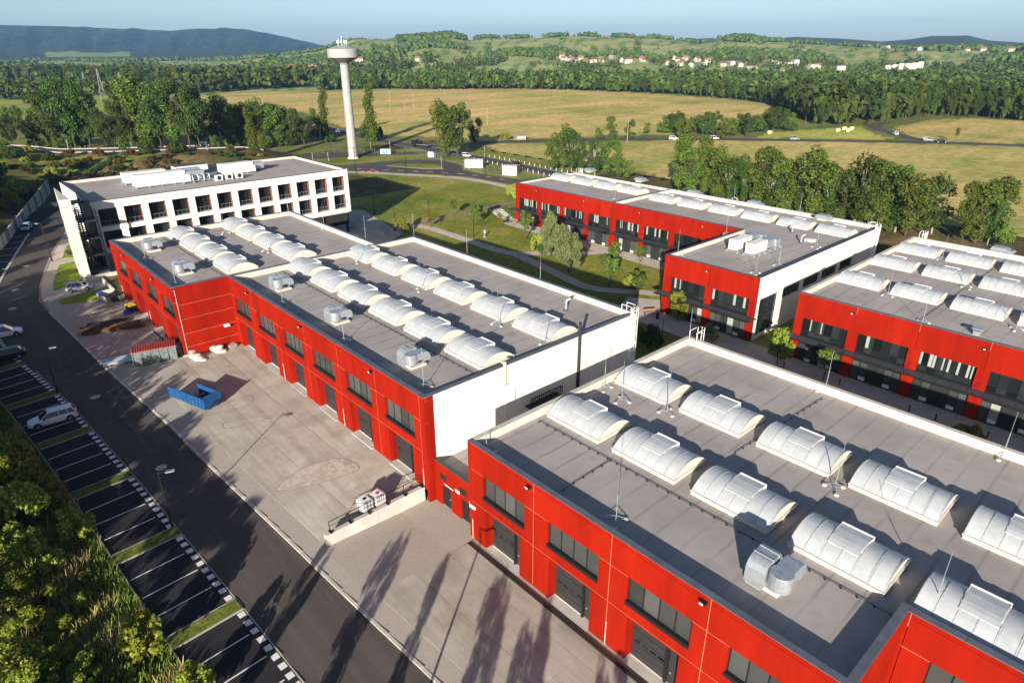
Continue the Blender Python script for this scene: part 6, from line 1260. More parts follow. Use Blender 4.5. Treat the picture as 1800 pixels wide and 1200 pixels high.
# ------------------------------------------------------------------ villages
def house(w, d, h, rh, wall, roof):
    t = thing('house', (0, 0, 0), 'house', 'house'); MB().box(-w/2, -d/2, -2, w/2, d/2, h).ext([(-d/2, h), (d/2, h), (0, h+rh)], 'x', -w/2, w/2).build('wall', wall, t)
    r = MB(); o = .5; r.add([(-w/2-o, -d/2-o, h-.4), (w/2+o, -d/2-o, h-.4), (w/2+o, 0, h+rh+.1), (-w/2-o, 0, h+rh+.1), (-w/2-o, d/2+o, h-.4), (w/2+o, d/2+o, h-.4)], [(0,1,2,3), (3,2,5,4)]); r = r.build('roof', roof, t); MB().box(w*.2, -.5, h+rh*.4, w*.2+.9, .5, h+rh+1.2).build('chimney', 'roof_tile', r)
    me = MB().box(-.6, -.05, 0, .6, .05, 1.5).mesh('window', 'glass')
    for i in range(max(2, int(w/3))):
        for zz in ((1.0,) if h < 5 else (1.0, 3.9)): put('window', me, t, (-w/2+1.5+i*3, -d/2-.03, zz)); put('window', me, t, (-w/2+1.5+i*3, d/2+.03, zz))
    return t
H1 = house(11, 9, 5.5, 4.2, 'house_wall', 'roof_tile'); H2 = house(14, 10, 7.5, 4.5, 'house_wall', 'roof_tile'); H3 = house(12, 9, 5, 4, 'house_grey', 'house_grey'); H4 = house(34, 12, 6.5, 3, 'house_wall', 'roof_tile'); H5 = house(20, 12, 12, 1.0, 'house_wall', 'house_grey')
HS = [( (-1175.7,516.8), 1, 20), ( (-1155.6,531.1), 2, 70), ( (-1144.7,538.4), 1, 10), ( (-1088.8,537.7), 1, 40), ( (-1134.1,567.8), 1, 90), ( (-1107.0,574.1), 1, 30), ( (-1097.6,637.4), 1, 60), ( (-1065.5,612.0), 2, 0), ( (-1014.5,700.3), 2, 20), ( (-1071.8,704.7), 3, 100),
 ( (-873.0,910.7), 1, 20), ( (-857.5,907.5), 2, 80), ( (-831.9,891.8), 1, 50), ( (-810.0,878.1), 3, 10), ( (-886.4,945.4), 1, 100), ( (-894.5,930.1), 2, 40), ( (-857.5,939.5), 1, 10), ( (-782.0,890.3), 2, 30), ( (-773.3,897.4), 1, 70), ( (-776.2,876.9), 1, 120), ( (-810.0,966.7), 3, 20), ( (-768.4,942.7), 2, 140), ( (-756.9,949.5), 2, 50), ( (-756.4,939.9), 4, 140), ( (-769.1,998.9), 1, 10), ( (-750.9,978.7), 1, 80), ( (-695.9,977.1), 2, 20), ( (-712.6,1022.5), 1, 60), ( (-657.4,953.7), 2, 10), ( (-738.7,1052.7), 1, 120),
 ( (-706.6,1038.5), 2, 20), ( (-644.9,961.8), 4, 130), ( (-697.4,1060.9), 2, 80), ( (-645.2,997.2), 4, 140), ( (-666.0,1042.1), 2, 50), ( (-601.2,987.7), 2, 20), ( (-608.5,1019.2), 4, 140), ( (-590.8,1016.8), 4, 130), ( (-549.5,972.7), 3, 30), ( (-543.1,977.9), 1, 60), ( (-574.8,1075.0), 4, 140), ( (-551.4,1060.4), 4, 140), ( (-535.7,1063.2), 4, 140), ( (-535.4,1086.5), 5, 140), ( (-486.3,954.7), 1, 20), ( (-477.0,1024.6), 5, 60), ( (-489.2,1068.4), 1, 20), ( (-448.8,1052.2), 5, 50), ( (-391.1,1074.1), 5, 110), ( (-389.2,1093.7), 5, 110), ( (-388.9,1118.0), 5, 110), ( (-380.0,1116.6), 5, 110), ( (-375.0,1126.2), 5, 110), ( (-375.0,1150.7), 5, 110),
 ( (-530.1,1587.6), 4, 130), ( (-941.0,3023.6), 2, 20), ( (-519.4,1758.6), 4, 100), ( (-527.8,1832.1), 1, 10), ( (-459.6,1655.7), 1, 50), ( (-431.4,1651.3), 2, 30), ( (-381.1,1644.2), 2, 10), ( (-639.9,1715.9), 4, 140), ( (-1084.7,3102.2), 1, 20)]
hl_ = {1: 'small distant house with a red roof and pale walls', 2: 'distant two storey house with a red roof and pale walls', 3: 'distant dark grey house without red tiles', 4: 'long distant building with a red roof', 5: 'distant pale flat roofed block of flats'}
used = set(); vs_n = {'village among trees behind the water tower': 'behind the water tower', 'hamlet high on the right': 'high on the right', 'village below the green hills': 'below the green hills'}
for p, k, r_ in HS:
    src = {1: H1, 2: H2, 3: H3, 4: H4, 5: H5}[k]; vil = 'village among trees behind the water tower' if p[0]/p[1] < -1.35 else 'hamlet high on the right' if math.hypot(*p) > 2000 else 'village below the green hills'
    o = src if k not in used else copy_tree(src, (0, 0, 0)); used.add(k); o.location = (p[0], p[1], Tz(*p)); o.rotation_euler.z = R(r_); o['label'] = hl_[k]+', '+vs_n[vil]; o['group'] = vil+', '+{1:'small red roofs',2:'bigger red roofs',3:'grey houses',4:'long buildings',5:'flat blocks'}[k]; s = max(.5, min(.72, .62*math.hypot(*p)/1150)); o.scale = (s, s, s)
# ------------------------------------------------------------------ trees and bushes
def leaves(name, mat, clumps, n, size, aspect=1.0, out=.55, seed=0, droop=0.0):
    """leaf faces spread through a set of ellipsoid clumps (x, y, z, rx, ry, rz)"""
    g = np.random.default_rng(seed); C = np.array(clumps); vol = (C[:, 3]*C[:, 4]*C[:, 5])**(2/3); k = g.choice(len(C), n, p=vol/vol.sum())
    d = g.normal(size=(n, 3)); d /= np.linalg.norm(d, axis=1)[:, None]; rad = g.uniform(.3, 1, n)**.45*g.uniform(.85, 1.14, n)
    p = C[k, :3]+d*C[k, 3:]*rad[:, None]
    nn = d*out+g.normal(size=(n, 3))*(1-out)*.8+np.array([0, 0, .25]); nn /= np.linalg.norm(nn, axis=1)[:, None]
    a = np.cross(nn, g.normal(size=(n, 3))); a[:, 2] -= droop; a /= np.linalg.norm(a, axis=1)[:, None]; b = np.cross(nn, a)
    s = size*g.uniform(.6, 1.25, n)[:, None]; A = a*s*aspect; B = b*s/aspect
    V = np.stack([p-A*.55, p-B*.5+A*.05, p+A*.6, p+B*.5+A*.05], 1).reshape(-1, 3)
    me = bpy.data.meshes.new(name); me.vertices.add(4*n); me.vertices.foreach_set('co', V.astype(np.float32).ravel()); me.loops.add(4*n); me.loops.foreach_set('vertex_index', np.arange(4*n, dtype=np.int32)); me.polygons.add(n); me.polygons.foreach_set('loop_start', np.arange(0, 4*n, 4, dtype=np.int32))
    try: me.polygons.foreach_set('loop_total', np.full(n, 4, dtype=np.int32))
    except Exception: pass
    me.update(calc_edges=True); me.materials.append(MATS[mat]); return me
def trunk(name, h, r, limbs, mat='bark', seed=0):
    q = random.Random(seed); m = MB(); P = [Vector((0, 0, -.03))]
    for i in range(1, 6): P.append(Vector((q.uniform(-.015, .015)*i, q.uniform(-.015, .015)*i, h*i/5)))
    for i in range(5): m.tube(P[i], P[i+1], r*(1-i*.17), 7, r*(1-(i+1)*.17))
    for (x, y, z) in limbs:
        b = P[min(5, max(1, int(z/h*3.2)))]; mid = b.lerp(Vector((x, y, z)), .5)+Vector((0, 0, -.02)); m.tube(b, mid, r*.45, 5, r*.3); m.tube(mid, (x, y, z), r*.3, 5, r*.08)
    return m.mesh(name, mat)
def crown_clumps(kind, seed):
    q = random.Random(seed); C = []
    if kind == 'broad':
        for i in range(26):
            t = q.random(); z = .28+.66*t; w = .36*math.sin(math.pi*min(1, .18+.80*(1-t)**.8*1.0))+.03; a = q.uniform(0, 6.28); r = w*q.uniform(.35, 1.0); s = q.uniform(.07, .125); C.append((r*math.cos(a), r*math.sin(a), z, s*1.15, s*1.15, s))
    elif kind == 'tall':
        for i in range(32):
            t = q.random(); z = .16+.80*t; w = .20*(math.sin(math.pi*min(1, .25+.75*(1-t)))*.9+.12); a = q.uniform(0, 6.28); r = w*q.uniform(.2, 1.0); s = q.uniform(.05, .09); C.append((r*math.cos(a), r*math.sin(a), z, s, s, s*1.25))
    elif kind == 'poplar':
        for i in range(34):
            t = i/33; z = .07+.90*t; w = .085*math.sin(math.pi*min(1, .22+.78*(1-t)**.7)); a = q.uniform(0, 6.28); r = w*q.uniform(.0, .8); s = .045+.03*(1-t); C.append((r*math.cos(a), r*math.sin(a), z, s, s, s*1.7))
    elif kind == 'round':
        for i in range(22):
            a = q.uniform(0, 6.28); z = q.uniform(.2, .92); w = .40*math.sqrt(max(.02, 1-((z-.52)/.46)**2)); r = w*q.uniform(.4, .95); s = q.uniform(.09, .15); C.append((r*math.cos(a), r*math.sin(a), z, s, s, s))
    elif kind == 'bush':
        for i in range(24):
            a = q.uniform(0, 6.28); r = .62*math.sqrt(q.random()); z = .12+.75*(1-(r/.72)**2)*q.uniform(.5, 1); s = q.uniform(.13, .24); C.append((r*math.cos(a), r*math.sin(a), z, s, s, s*.9))
    elif kind == 'sapling':
        for i in range(12):
            t = q.random(); z = .38+.58*t; w = .17*math.sin(math.pi*(.15+.8*(1-t))); a = q.uniform(0, 6.28); r = w*q.uniform(.2, 1); s = q.uniform(.06, .1); C.append((r*math.cos(a), r*math.sin(a), z, s, s, s))
    elif kind == 'pine':
        for i in range(26):
            a = q.uniform(0, 6.28); r = .27*math.sqrt(q.random()); z = .68+.27*(1-(r/.33)**2)*q.uniform(.3, 1); s = q.uniform(.04, .075); C.append((r*math.cos(a), r*math.sin(a), z, s*1.4, s*1.4, s))
    elif kind == 'spread':
        for i in range(30):
            a = q.uniform(0, 6.28); r = .34*math.sqrt(q.random()); z = .35+.55*(1-(r/.42)**2)*q.uniform(.45, 1)+.04; s = q.uniform(.05, .1); C.append((r*math.cos(a), r*math.sin(a), z, s*1.2, s*1.2, s*.8))
    return C
PROTO = {}
def proto(key, kind, mat, n, size, seed, bark='bark', aspect=1.0, out=.5, h=None, r=.02, droop=0):
    C = crown_clumps(kind, seed); h = h or {'broad': .6, 'tall': .8, 'poplar': .8, 'round': .5, 'bush': .3, 'sapling': .7, 'spread': .6, 'pine': .85}[kind]
    q = random.Random(seed); lim = [(c[0]*.9, c[1]*.9, c[2]) for c in q.sample(C, min(len(C), 11))]
    PROTO[key] = (trunk('trunk', h, r, lim, bark, seed), leaves('crown', mat, C, n, size, aspect, out, seed, droop))
for i in range(4): proto('broad%d' % i, 'broad', 'leaf_dark', 5200, .030, 20+i)
for i in range(3): proto('tall%d' % i, 'tall', 'leaf_mid', 4600, .026, 40+i, r=.014)
for i in range(2): proto('light%d' % i, 'tall', 'leaf_dark', 2300, .028, 45+i, r=.014, bark='bark_pale')
for i in range(2): proto('poplar%d' % i, 'poplar', 'leaf_mid', 3600, .021, 50+i, r=.012)
for i in range(2): proto('willow%d' % i, 'round', 'leaf_olive', 7500, .034, 60+i, aspect=1.5, droop=.6, r=.03)
for i in range(4): proto('bush%d' % i, 'bush', 'leaf_bush', 3800, .075, 70+i, out=.55, r=.03)
for i in range(2): proto('hazel%d' % i, 'bush', 'leaf_bright', 3600, .075, 75+i, out=.55, r=.03)
for i in range(3): proto('maple%d' % i, 'round', 'leaf_bright', 1500, .075, 80+i, r=.02)
for i in range(3): proto('sapling%d' % i, 'sapling', 'leaf_mid', 760, .052, 90+i, r=.014)
proto('scrub0', 'bush', 'leaf_brown', 1500, .10, 110, r=.03); proto('amber0', 'sapling', 'leaf_yellow', 520, .05, 96, r=.012); proto('shrubdark', 'bush', 'leaf_dark', 1800, .09, 98, r=.03)
for i in range(2): proto('field%d' % i, 'round', 'leaf_mid', 1400, .062, 100+i)
for i in range(2): proto('pine%d' % i, 'pine', 'leaf_dark', 2600, .034, 130+i, r=.016)  # added out of view; crown shaped high so shade clears the bushes, reaches the road
tcount = 0; gl = 'tall trees behind the embankment road'
def tree(key, px, h, label, group=None, cat='tree', wide=1.0, z=None, name=None, sink=0.0):
    global tcount; tcount += 1; x, y = px; q = random.Random(tcount*13+5); h = h*(.86 if group == gl else 1)
    t = thing(name or ('shrub' if cat == 'shrub' else 'tree'), (x, y, (Tz(x, y) if z is None else z)-sink), label, cat, group, q.uniform(0, 6.28)); t.scale = (h*wide, h*wide, h)
    a, b = PROTO[key]; put('trunk', a, t); put('crown', b, t); return t
# --- left wood behind the embankment road
gl = 'tall trees behind the embankment road'; rr_ = random.Random(11)
big = [(60,262,18,'broad0',.8),(25,268,13,'broad1',.9),(100,262,24,'broad2',.7),(135,264,31,'broad1',.62),(160,262,24,'broad3',.6),(190,264,18,'broad0',.8),(205,266,14,'broad2',.9),(235,264,24,'broad3',.6),(262,264,31,'tall1',1.2),(285,266,27,'broad1',.55),(310,264,27,'tall0',1.25),(335,266,29,'broad0',.55),(352,264,24,'broad2',.6),(375,258,12,'broad3',.8),(405,258,25,'tall2',1.0),(425,254,22,'broad1',.6),(447,250,22,'broad2',.6),(460,252,20,'poplar0',1.3),(490,254,20,'tall0',1.3),(512,252,19,'broad3',.7),(535,250,14,'broad0',.85),(548,246,12,'broad1',.9),(-30,262,20,'broad2',.8),(-80,268,22,'broad3',.8),(10,240,14,'broad3',.9)]
PXL = { (60,262):(-313.9,38.1),(25,268):(-308.4,31.0),(100,262):(-307.9,44.5),(135,264):(-303.4,50.1),(160,262):(-303.1,54.8),(190,264):(-295.1,58.9),(205,266):(-289.6,60.5),(235,264):(-288.4,66.1),(262,264):(-284.3,70.4),(285,266):(-277.7,73.2),(310,264):(-277.1,78.1),(335,266):(-270.3,81.1),(352,264):(-270.9,84.8),(375,258):(-292.3,96.9),(405,258):(-287.4,102.1),(425,254):(-291.0,108.3),(447,250):(-294.5,115.2),(460,252):(-288.7,116.0),(490,254):(-287.6,123.0),(512,252):(-287.3,128.6),(535,250):(-286.9,134.5),(548,246):(-291.8,140.6),(-30,262):(-327.4,23.6),(-80,268):(-323.7,14.7),(10,240):(-393.9,38.3) }
sp = ['dense dark', 'thick crowned', 'loosely branched', 'broad dark']
for r_, (px, py, h, k, w) in enumerate(sorted(big)): tree(k, PXL[(px, py)], h, ('tall' if h > 22 else 'lower')+' leafy tree, '+ORD[r_]+' from the left in the row behind the embankment road' if k[0] != 'p' else 'slim pointed tree at the right end of the dark roadside row', gl if k[0] != 'p' else None, wide=w*1.12)
for i in range(22):
    px = rr_.choice(big); p = PXL[(px[0], px[1])]; tree(rr_.choice(['broad0', 'broad2', 'broad3', 'tall0', 'tall2']), (p[0]-rr_.uniform(8, 30), p[1]+rr_.uniform(-6, 12)), rr_.uniform(12, 20), 'leafy tree standing further back behind the embankment road trees', 'second row of trees behind the embankment road', wide=.85)
for i in range(26):
    px = rr_.choice(big); p = PXL[(px[0], px[1])]; tree(rr_.choice(['field0', 'field1', 'shrubdark', 'shrubdark']), (p[0]+rr_.uniform(-6, 9), p[1]+rr_.uniform(-7, 7)), rr_.uniform(3, 6.5), 'dark undergrowth shrub at the foot of the tall roadside trees', 'undergrowth below the roadside trees', 'shrub', .85)
# --- single trees
tree('poplar0', ( (-272.8,160.8) ), 25.5, 'tall pointed poplar just right of the water tower', wide=1.25); tree('poplar1', ( (-296.6,150.0) ), 22, 'pointed poplar left of the water tower', wide=1.3); tree('poplar1', ( (-254.1,98.4) ), 15.5, 'bright columnar poplar rising behind the office roof', wide=1.5)
tree('shrubdark', ( (-274.9,158.5) ), 12, 'dark bushy tree leaning on the left side of the tall poplar', wide=.35, cat='tree'); tree('shrubdark', ( (-277.9,166.9) ), 10, 'dark bushy tree on the right side of the tall poplar', wide=.35)
tree('tall1', ( (-211.2,155.7) ), 21, 'big loose roadside tree by the junction, its left half', 'big roadside trees by the junction', wide=1.15); tree('broad3', ( (-210.2,160.8) ), 20, 'big loose roadside tree by the junction, its right half', 'big roadside trees by the junction', wide=.85); tree('broad0', ( (-224.0,181.2) ), 13, 'lower dark tree behind the big roadside tree', wide=.8)
tree('bush2', ( (-237.3,210.1) ), 4, 'small green shrub beside the bus shelter', cat='shrub')
for i, (p, h, k, l) in enumerate([(( (-205.4,275.1) ), 5.5, 'field0', 'small round shrub alone in the straw field'), (( (-202.2,244.5) ), 10.5, 'tall0', 'slim young tree beside the field road'), (( (-195.5,248.6) ), 9, 'tall2', 'second slim young tree beside the field road'), (( (-208.9,243.1) ), 5.5, 'field1', 'low bush left of the slim young trees'), (( (-187.2,275.3) ), 9, 'tall1', 'slim tree beside the field road at the end of the hedge'), (( (-168.8,282.8) ), 7, 'field0', 'bush beside the field road below the hedge'), (( (-93.6,354.2) ), 6, 'sapling0', 'lone sapling at the right field junction')]): tree(k, p, h, l, wide=1.0 if 'tall' not in k else 1.2)
# --- hedge in the field on the right
hd_ = [ (-200.1,280.8), (-201.5,286.0), (-197.2,283.8), (-194.0,284.0), (-197.0,294.1), (-188.9,286.1), (-191.8,296.3), (-182.9,289.2), (-184.2,297.6), (-178.6,293.8), (-180.0,302.0), (-172.4,297.2), (-174.3,308.1), (-167.4,302.5), (-174.3,321.6), (-175.0,327.9), (-175.3,334.8), (-167.9,328.5), (-170.3,340.1), (-165.5,338.0), (-168.3,349.6) ]
for i, p in enumerate(hd_): tree(['field0', 'field1', 'broad1', 'broad3', 'shrubdark'][i % 5], p, [8, 9, 10, 11, 7][i % 5]*(1.25 if i in (14, 17) else 1), ORD[i]+' bushy tree from the left in the hedge crossing the straw field', 'hedge trees in the straw field', wide=1.0)
# --- row behind the L-shaped hall
gr = 'loose trees behind the L-shaped hall'
row = [( (-163.9,167.3), 11, 'tall0', 1.3), ( (-163.4,172.0), 15, 'tall1', 1.5), ( (-158.2,170.8), 15, 'light0', 1.6), ( (-154.7,171.3), 11, 'broad1', .9), ( (-148.5,171.7), 13, 'light1', 1.5), ( (-147.2,176.3), 13, 'tall2', 1.5), ( (-140.6,174.1), 12, 'broad2', .8), ( (-136.1,172.9), 8, 'field1', .8),
 ( (-111.9,167.3), 17, 'tall0', 1.0), ( (-106.0,164.4), 14, 'tall2', 1.3), ( (-102.6,165.9), 17, 'broad2', .75), ( (-98.4,166.0), 17, 'tall1', 1.5), ( (-93.8,164.8), 14, 'light0', 1.5), ( (-90.4,166.3), 13, 'broad0', .8), ( (-86.5,166.4), 15, 'tall0', 1.3), ( (-82.9,166.4), 14, 'light1', 1.7), ( (-78.5,165.5), 16, 'tall2', 1.5), ( (-74.8,165.8), 17, 'broad3', .75), ( (-70.7,165.0), 17, 'tall1', 1.6), ( (-67.7,166.4), 14, 'light0', 1.6), ( (-64.1,167.0), 15, 'broad1', .8), ( (-61.0,166.9), 16, 'light1', 1.6), ( (-57.8,167.2), 15, 'tall0', 1.5), ( (-54.8,167.3), 14, 'tall2', 1.5), ( (-51.8,167.4), 15, 'light0', 1.7), ( (-49.1,166.0), 13, 'tall1', 1.3), ( (-38.2,168.0), 13, 'broad2', .75), ( (-36.3,170.0), 14, 'tall2', 1.6), ( (-34.1,171.0), 12, 'broad0', .8), ( (-31.2,170.2), 6, 'field0', .8)]
for r_, (p, h, k, w) in enumerate(row):
    k = {'broad0': 'light0', 'broad1': 'light1', 'broad2': 'tall0', 'broad3': 'light0'}.get(k, k); w = min(w*1.0, 1.35) if k[0] != 'b' else w
    tree(k, p, h*rr_.uniform(.84, 1.06), 'loose leafy tree, '+ORD[r_]+' from the left in the row behind the red halls', gr, wide=w)
for i in range(20):
    p = row[8+i][0]; tree(['tall0', 'light1', 'tall2', 'light0'][i % 4], (p[0]+rr_.uniform(1, 5), p[1]+rr_.uniform(3, 9)), rr_.uniform(10, 14), 'feathery tree filling the back of the row behind the red halls', 'back line of the trees behind the halls', wide=1.35)
for i in range(16): p = row[8+i][0]; tree(['field0', 'shrubdark', 'shrubdark', 'field1'][i % 4], (p[0]+rr_.uniform(-3, 5), p[1]+rr_.uniform(-3, 3)), rr_.uniform(3, 5.5), 'undergrowth bush beneath the tree row behind the red halls', 'undergrowth behind the halls', 'shrub', .9)
# --- courtyard planting
tree('willow0', ( (-83.6,90.4) ), 9.5, 'big silvery willow in the courtyard', wide=.78); tree('willow1', ( (-93.5,95.3) ), 9.0, 'slimmer silvery willow left of the big one', wide=.6)
cy = [(( (-98.2,96.1) ), 4, 'bush2', 'yellow green bush left of the willows', .7), (( (-94.8,94.9) ), 4.2, 'shrubdark', 'reddish dark bush between the path and the willows', .5), (( (-72.8,89.6) ), 6.0, 'sapling0', 'young tree in the shadow edge below the willow', 1.5), (( (-83.0,103.3) ), 4.0, 'sapling1', 'thin young tree right of the big willow', 1.4), (( (-81.7,98.0) ), 2.6, 'sapling2', 'smallest young tree right of the big willow', 1.4), (( (-79.4,98.3) ), 4.4, 'sapling0', 'bushy young tree on the bright lawn', 1.7), (( (-75.7,102.4) ), 5, 'sapling2', 'young tree nearest the shaded corner of the L-shaped hall', 1.4), (( (-66.1,89.7) ), 4.6, 'sapling1', 'dark young tree by the lower courtyard path', 1.6), (( (-106.2,100.2) ), 6.5, 'sapling1', 'young tree in front of the second bay of the L-shaped hall', 1.3), (( (-103.5,105.4) ), 6.0, 'hazel0', 'bright bush in front of the third bay of the L-shaped hall', .45), (( (-124.6,102.4) ), 5.6, 'sapling2', 'young tree above the pale garden steps', 1.2), (( (-133.4,100.2) ), 4.2, 'sapling0', 'young tree on the brown path', 1.5), (( (-122.6,98.8) ), 5.4, 'sapling1', 'young tree below the brown path', 1.2), (( (-128.0,89.2) ), 3.6, 'amber0', 'orange young tree at the start of the courtyard path', 1.5), (( (-117.2,102.1) ), 3.4, 'amber0', 'yellowish young tree below the garden steps', 1.5), (( (-128.5,81.2) ), 4.6, 'hazel1', 'bright shrub by the terrace corner', .5), (( (-138.3,124.9) ), 4.5, 'bush0', 'dark shrub at the left end wall of the L-shaped hall', .6), (( (-54.7,85.0) ), 4.8, 'maple0', 'yellow green maple in front of the wing of the L-shaped hall', .85), (( (-47.7,82.7) ), 2.6, 'bush1', 'dark hedge bush in front of the wing', .9), (( (-36.5,82.9) ), 5.2, 'maple1', 'yellow green maple at the left corner of the right hand hall', .8), (( (-30.0,83.1) ), 5, 'sapling2', 'dark slim tree in front of the right hand hall', 1.5), (( (-12.4,80.5) ), 2.6, 'bush1', 'low bush at the right edge behind the nearest roof', .9), (( (-51.2,73.7) ), 4.6, 'shrubdark', 'dark round tree in the shade behind the middle hall', .55), (( (-69.7,92.4) ), 3.2, 'bush3', 'low dark bush at the lower path', .8)]
for p, h, k, l, w in cy: tree(k, p, h, l, wide=w, cat='shrub' if 'bush' in l or 'shrub' in l else 'tree')
for i in range(24): q_ = i/23; p = Vector((-112+58*q_, 70.5+8*q_+rr_.uniform(-2.5, 2.5), 0)); tree(rr_.choice(['bush0', 'bush1', 'hazel0', 'shrubdark']), (p.x, p.y), rr_.uniform(.9, 1.8), 'low planting along the back of the middle hall', 'low planting behind the middle hall', 'shrub', 1.2)
# --- embankment bushes and bank left of the long wall
for i in range(125):
    t_ = rr_.random(); L_ = Line(LR[2:7], 1); q0 = L_.off(L_.len*t_, -rr_.uniform(7, 34)); tree(rr_.choice(['scrub0', 'scrub0', 'shrubdark', 'shrubdark', 'bush2']), (q0.x, q0.y), rr_.uniform(1.4, 3.4), 'wild shrub on the brownish road embankment', 'shrubs on the road embankment', 'shrub', 1.1)
for i in range(70):
    t_ = rr_.random(); q0 = WL.off(WL.len*t_*1.25, rr_.uniform(3.5, 34)); k = rr_.choice(['shrubdark', 'shrubdark', 'shrubdark', 'broad0', 'field0', 'bush3']); tree(k, (q0.x, q0.y), rr_.uniform(3, 7.5), 'dark bush on the bank left of the long concrete wall', 'bushes on the left bank', 'shrub', .9)
for i in range(9): q0 = WL.off(WL.len*(.35+.09*i), rr_.uniform(9, 20)); tree(['broad0', 'broad2', 'shrubdark', 'broad3'][i % 4], (q0.x, q0.y), rr_.uniform(8, 13), 'dark tree on the bank above the long concrete wall', 'trees on the left bank', wide=.8)
tree('hazel1', ( (-207.2,16.7) ), 6, 'pale green bush standing out on the dark left bank', cat='shrub', wide=.6)
# --- the overgrown strip in the bottom left corner
gb = 'bushes in the overgrown strip beside the parking'
def kpt(x, off): s = KERB.near(x); q = KERB.off(s, off); return (q.x, q.y)
fg = [((-62.5, -1.0), 5.0, 'bush0', .75), ((-67.5, -1.6), 6.2, 'hazel0', .72), ((-73, -1.6), 5.8, 'bush1', .75), ((-78.5, -3.2), 5.8, 'bush2', .7), ((-86.5, -4), 6.8, 'bush3', .8), ((-92, -4.4), 7.2, 'bush0', .85), ((-99, -5.4), 8.0, 'bush1', .85), ((-106, -6.8), 8.3, 'bush2', .9), ((-113, -7.8), 8, 'bush3', .9), ((-82, -4.5), 6.4, 'bush1', .85),
 ((-58, -2.2), 4.2, 'bush3', .85), ((-54.5, -3.6), 3.6, 'hazel1', .9), ((-64, -4.5), 5.6, 'bush2', .85), ((-70, -4.6), 6.3, 'bush3', .85), ((-76, -5.2), 6.6, 'bush0', .85), ((-59.5, -4.8), 4.6, 'hazel0', .85), ((-51.5, -4.2), 2.6, 'bush2', 1.0), ((-49, -2.6), 2.3, 'hazel0', 1.0), ((-47.5, -.6), 1.6, 'hazel1', 1.1), ((-43.2, -.2), 1.5, 'hazel0', 1.1), ((-39.5, .4), 1.3, 'hazel1', 1.1), ((-49.8, .6), 1.3, 'hazel0', 1.0), ((-46.2, -4.2), 2.5, 'bush0', 1.0), ((-43.6, -3.2), 2.2, 'hazel1', 1.05), ((-41, -3.9), 2.4, 'bush3', 1.05), ((-38.6, -2.8), 2.1, 'hazel0', 1.05), ((-36.2, -3.2), 2.2, 'bush1', 1.05), ((-33.8, -2.4), 2.0, 'hazel1', 1.05), ((-31.6, -2.0), 1.9, 'bush2', 1.0),
 ((-55.5, -.2), 2.0, 'bush1', .9), ((-51.8, -1.0), 1.5, 'hazel0', .9), ((-45.5, -1.4), 1.3, 'bush1', 1.0), ((-41.8, -.9), 1.3, 'hazel1', 1.0), ((-38, -.4), 1.2, 'bush2', 1.0), ((-35, .2), 1.1, 'hazel0', 1.0), ((-52.6, 1.6), 1.0, 'bush2', .9), ((-44.2, 2.8), 1.3, 'bush3', .9), ((-40.5, 1.9), .8, 'hazel1', 1.0), ((-33.6, 1.8), .8, 'bush2', 1.0)]
for r_, (p, h, k, w) in enumerate(sorted(fg)): tree(k, p, h, ('dense green' if k[0] == 'b' else 'bright sunlit')+' bush, '+ORD[r_]+' towards the camera in the overgrown strip by the parking', gb, 'shrub', w)
for p, h, k, l, w in [(( (-63.4,1.5) ), 3.6, 'maple0', 'bright young maple at the edge of the fourth group of bays', .8), (( (-57.4,2.1) ), 3.8, 'maple1', 'yellow tipped young maple leaning over the parking edge', .85), (( (-41.3,3.1) ), 4.2, 'maple2', 'bright light green maple at the parking edge near the bottom', .85), (( (-35.7,4.6) ), 3.2, 'maple0', 'light green maple top cut by the bottom photo edge', .85)]: tree(k, p, h, l, wide=w)
# --- trees standing outside the left and bottom edges of the view; their shade falls over the road
go = 'tall trees of the strip continuing outside the photo'
OFFT = [(-65,-7,9.0,.85),(-70,-8,9.8,.85),(-75,-8,10.5,.85),(-80,-8.5,10.5,.85),(-85,-9,10.5,.85),(-90,-9.5,11,.85),(-96,-10,11,.85),(-102,-11,11,.85),(-108,-12,11,.85),(-59.5,-7.5,7.0,.8),(-30.5,1.0,7.0,.38),(-25.5,3.5,7.5,.36),(-20.5,4.5,7.2,.4),(-15,5.5,7.5,.4),(-10,5,8,.5),(-4,6,8,.4)]
for i, (x, y, h, w) in enumerate(OFFT): tree(['broad0', 'broad1', 'tall0', 'broad2', 'broad3'][i % 5], (x, y), h, 'tall tree of the shading strip just outside the photo', go, wide=w)
for i, (x, y, h) in enumerate([(-51,-13.5,10.6),(-46.5,-12.5,9.8),(-42.5,-14,10.8),(-38.5,-12.8,9.6),(-33,-13.5,10.2)]): tree('pine%d' % (i % 2), (x, y), h, 'unseen pine added beside the strip, its crown set high to shade the road', go, wide=1.0)
for i, (x, y, h) in enumerate([(-120,-14,10),(-134,-10,9),(-146,-6,9),(-160,-4,9),(-110,-20,13)]): tree(['broad2', 'tall1'][i % 2], (x, y), h, 'tree beyond the left photo edge beside the campus road', go, wide=.8)

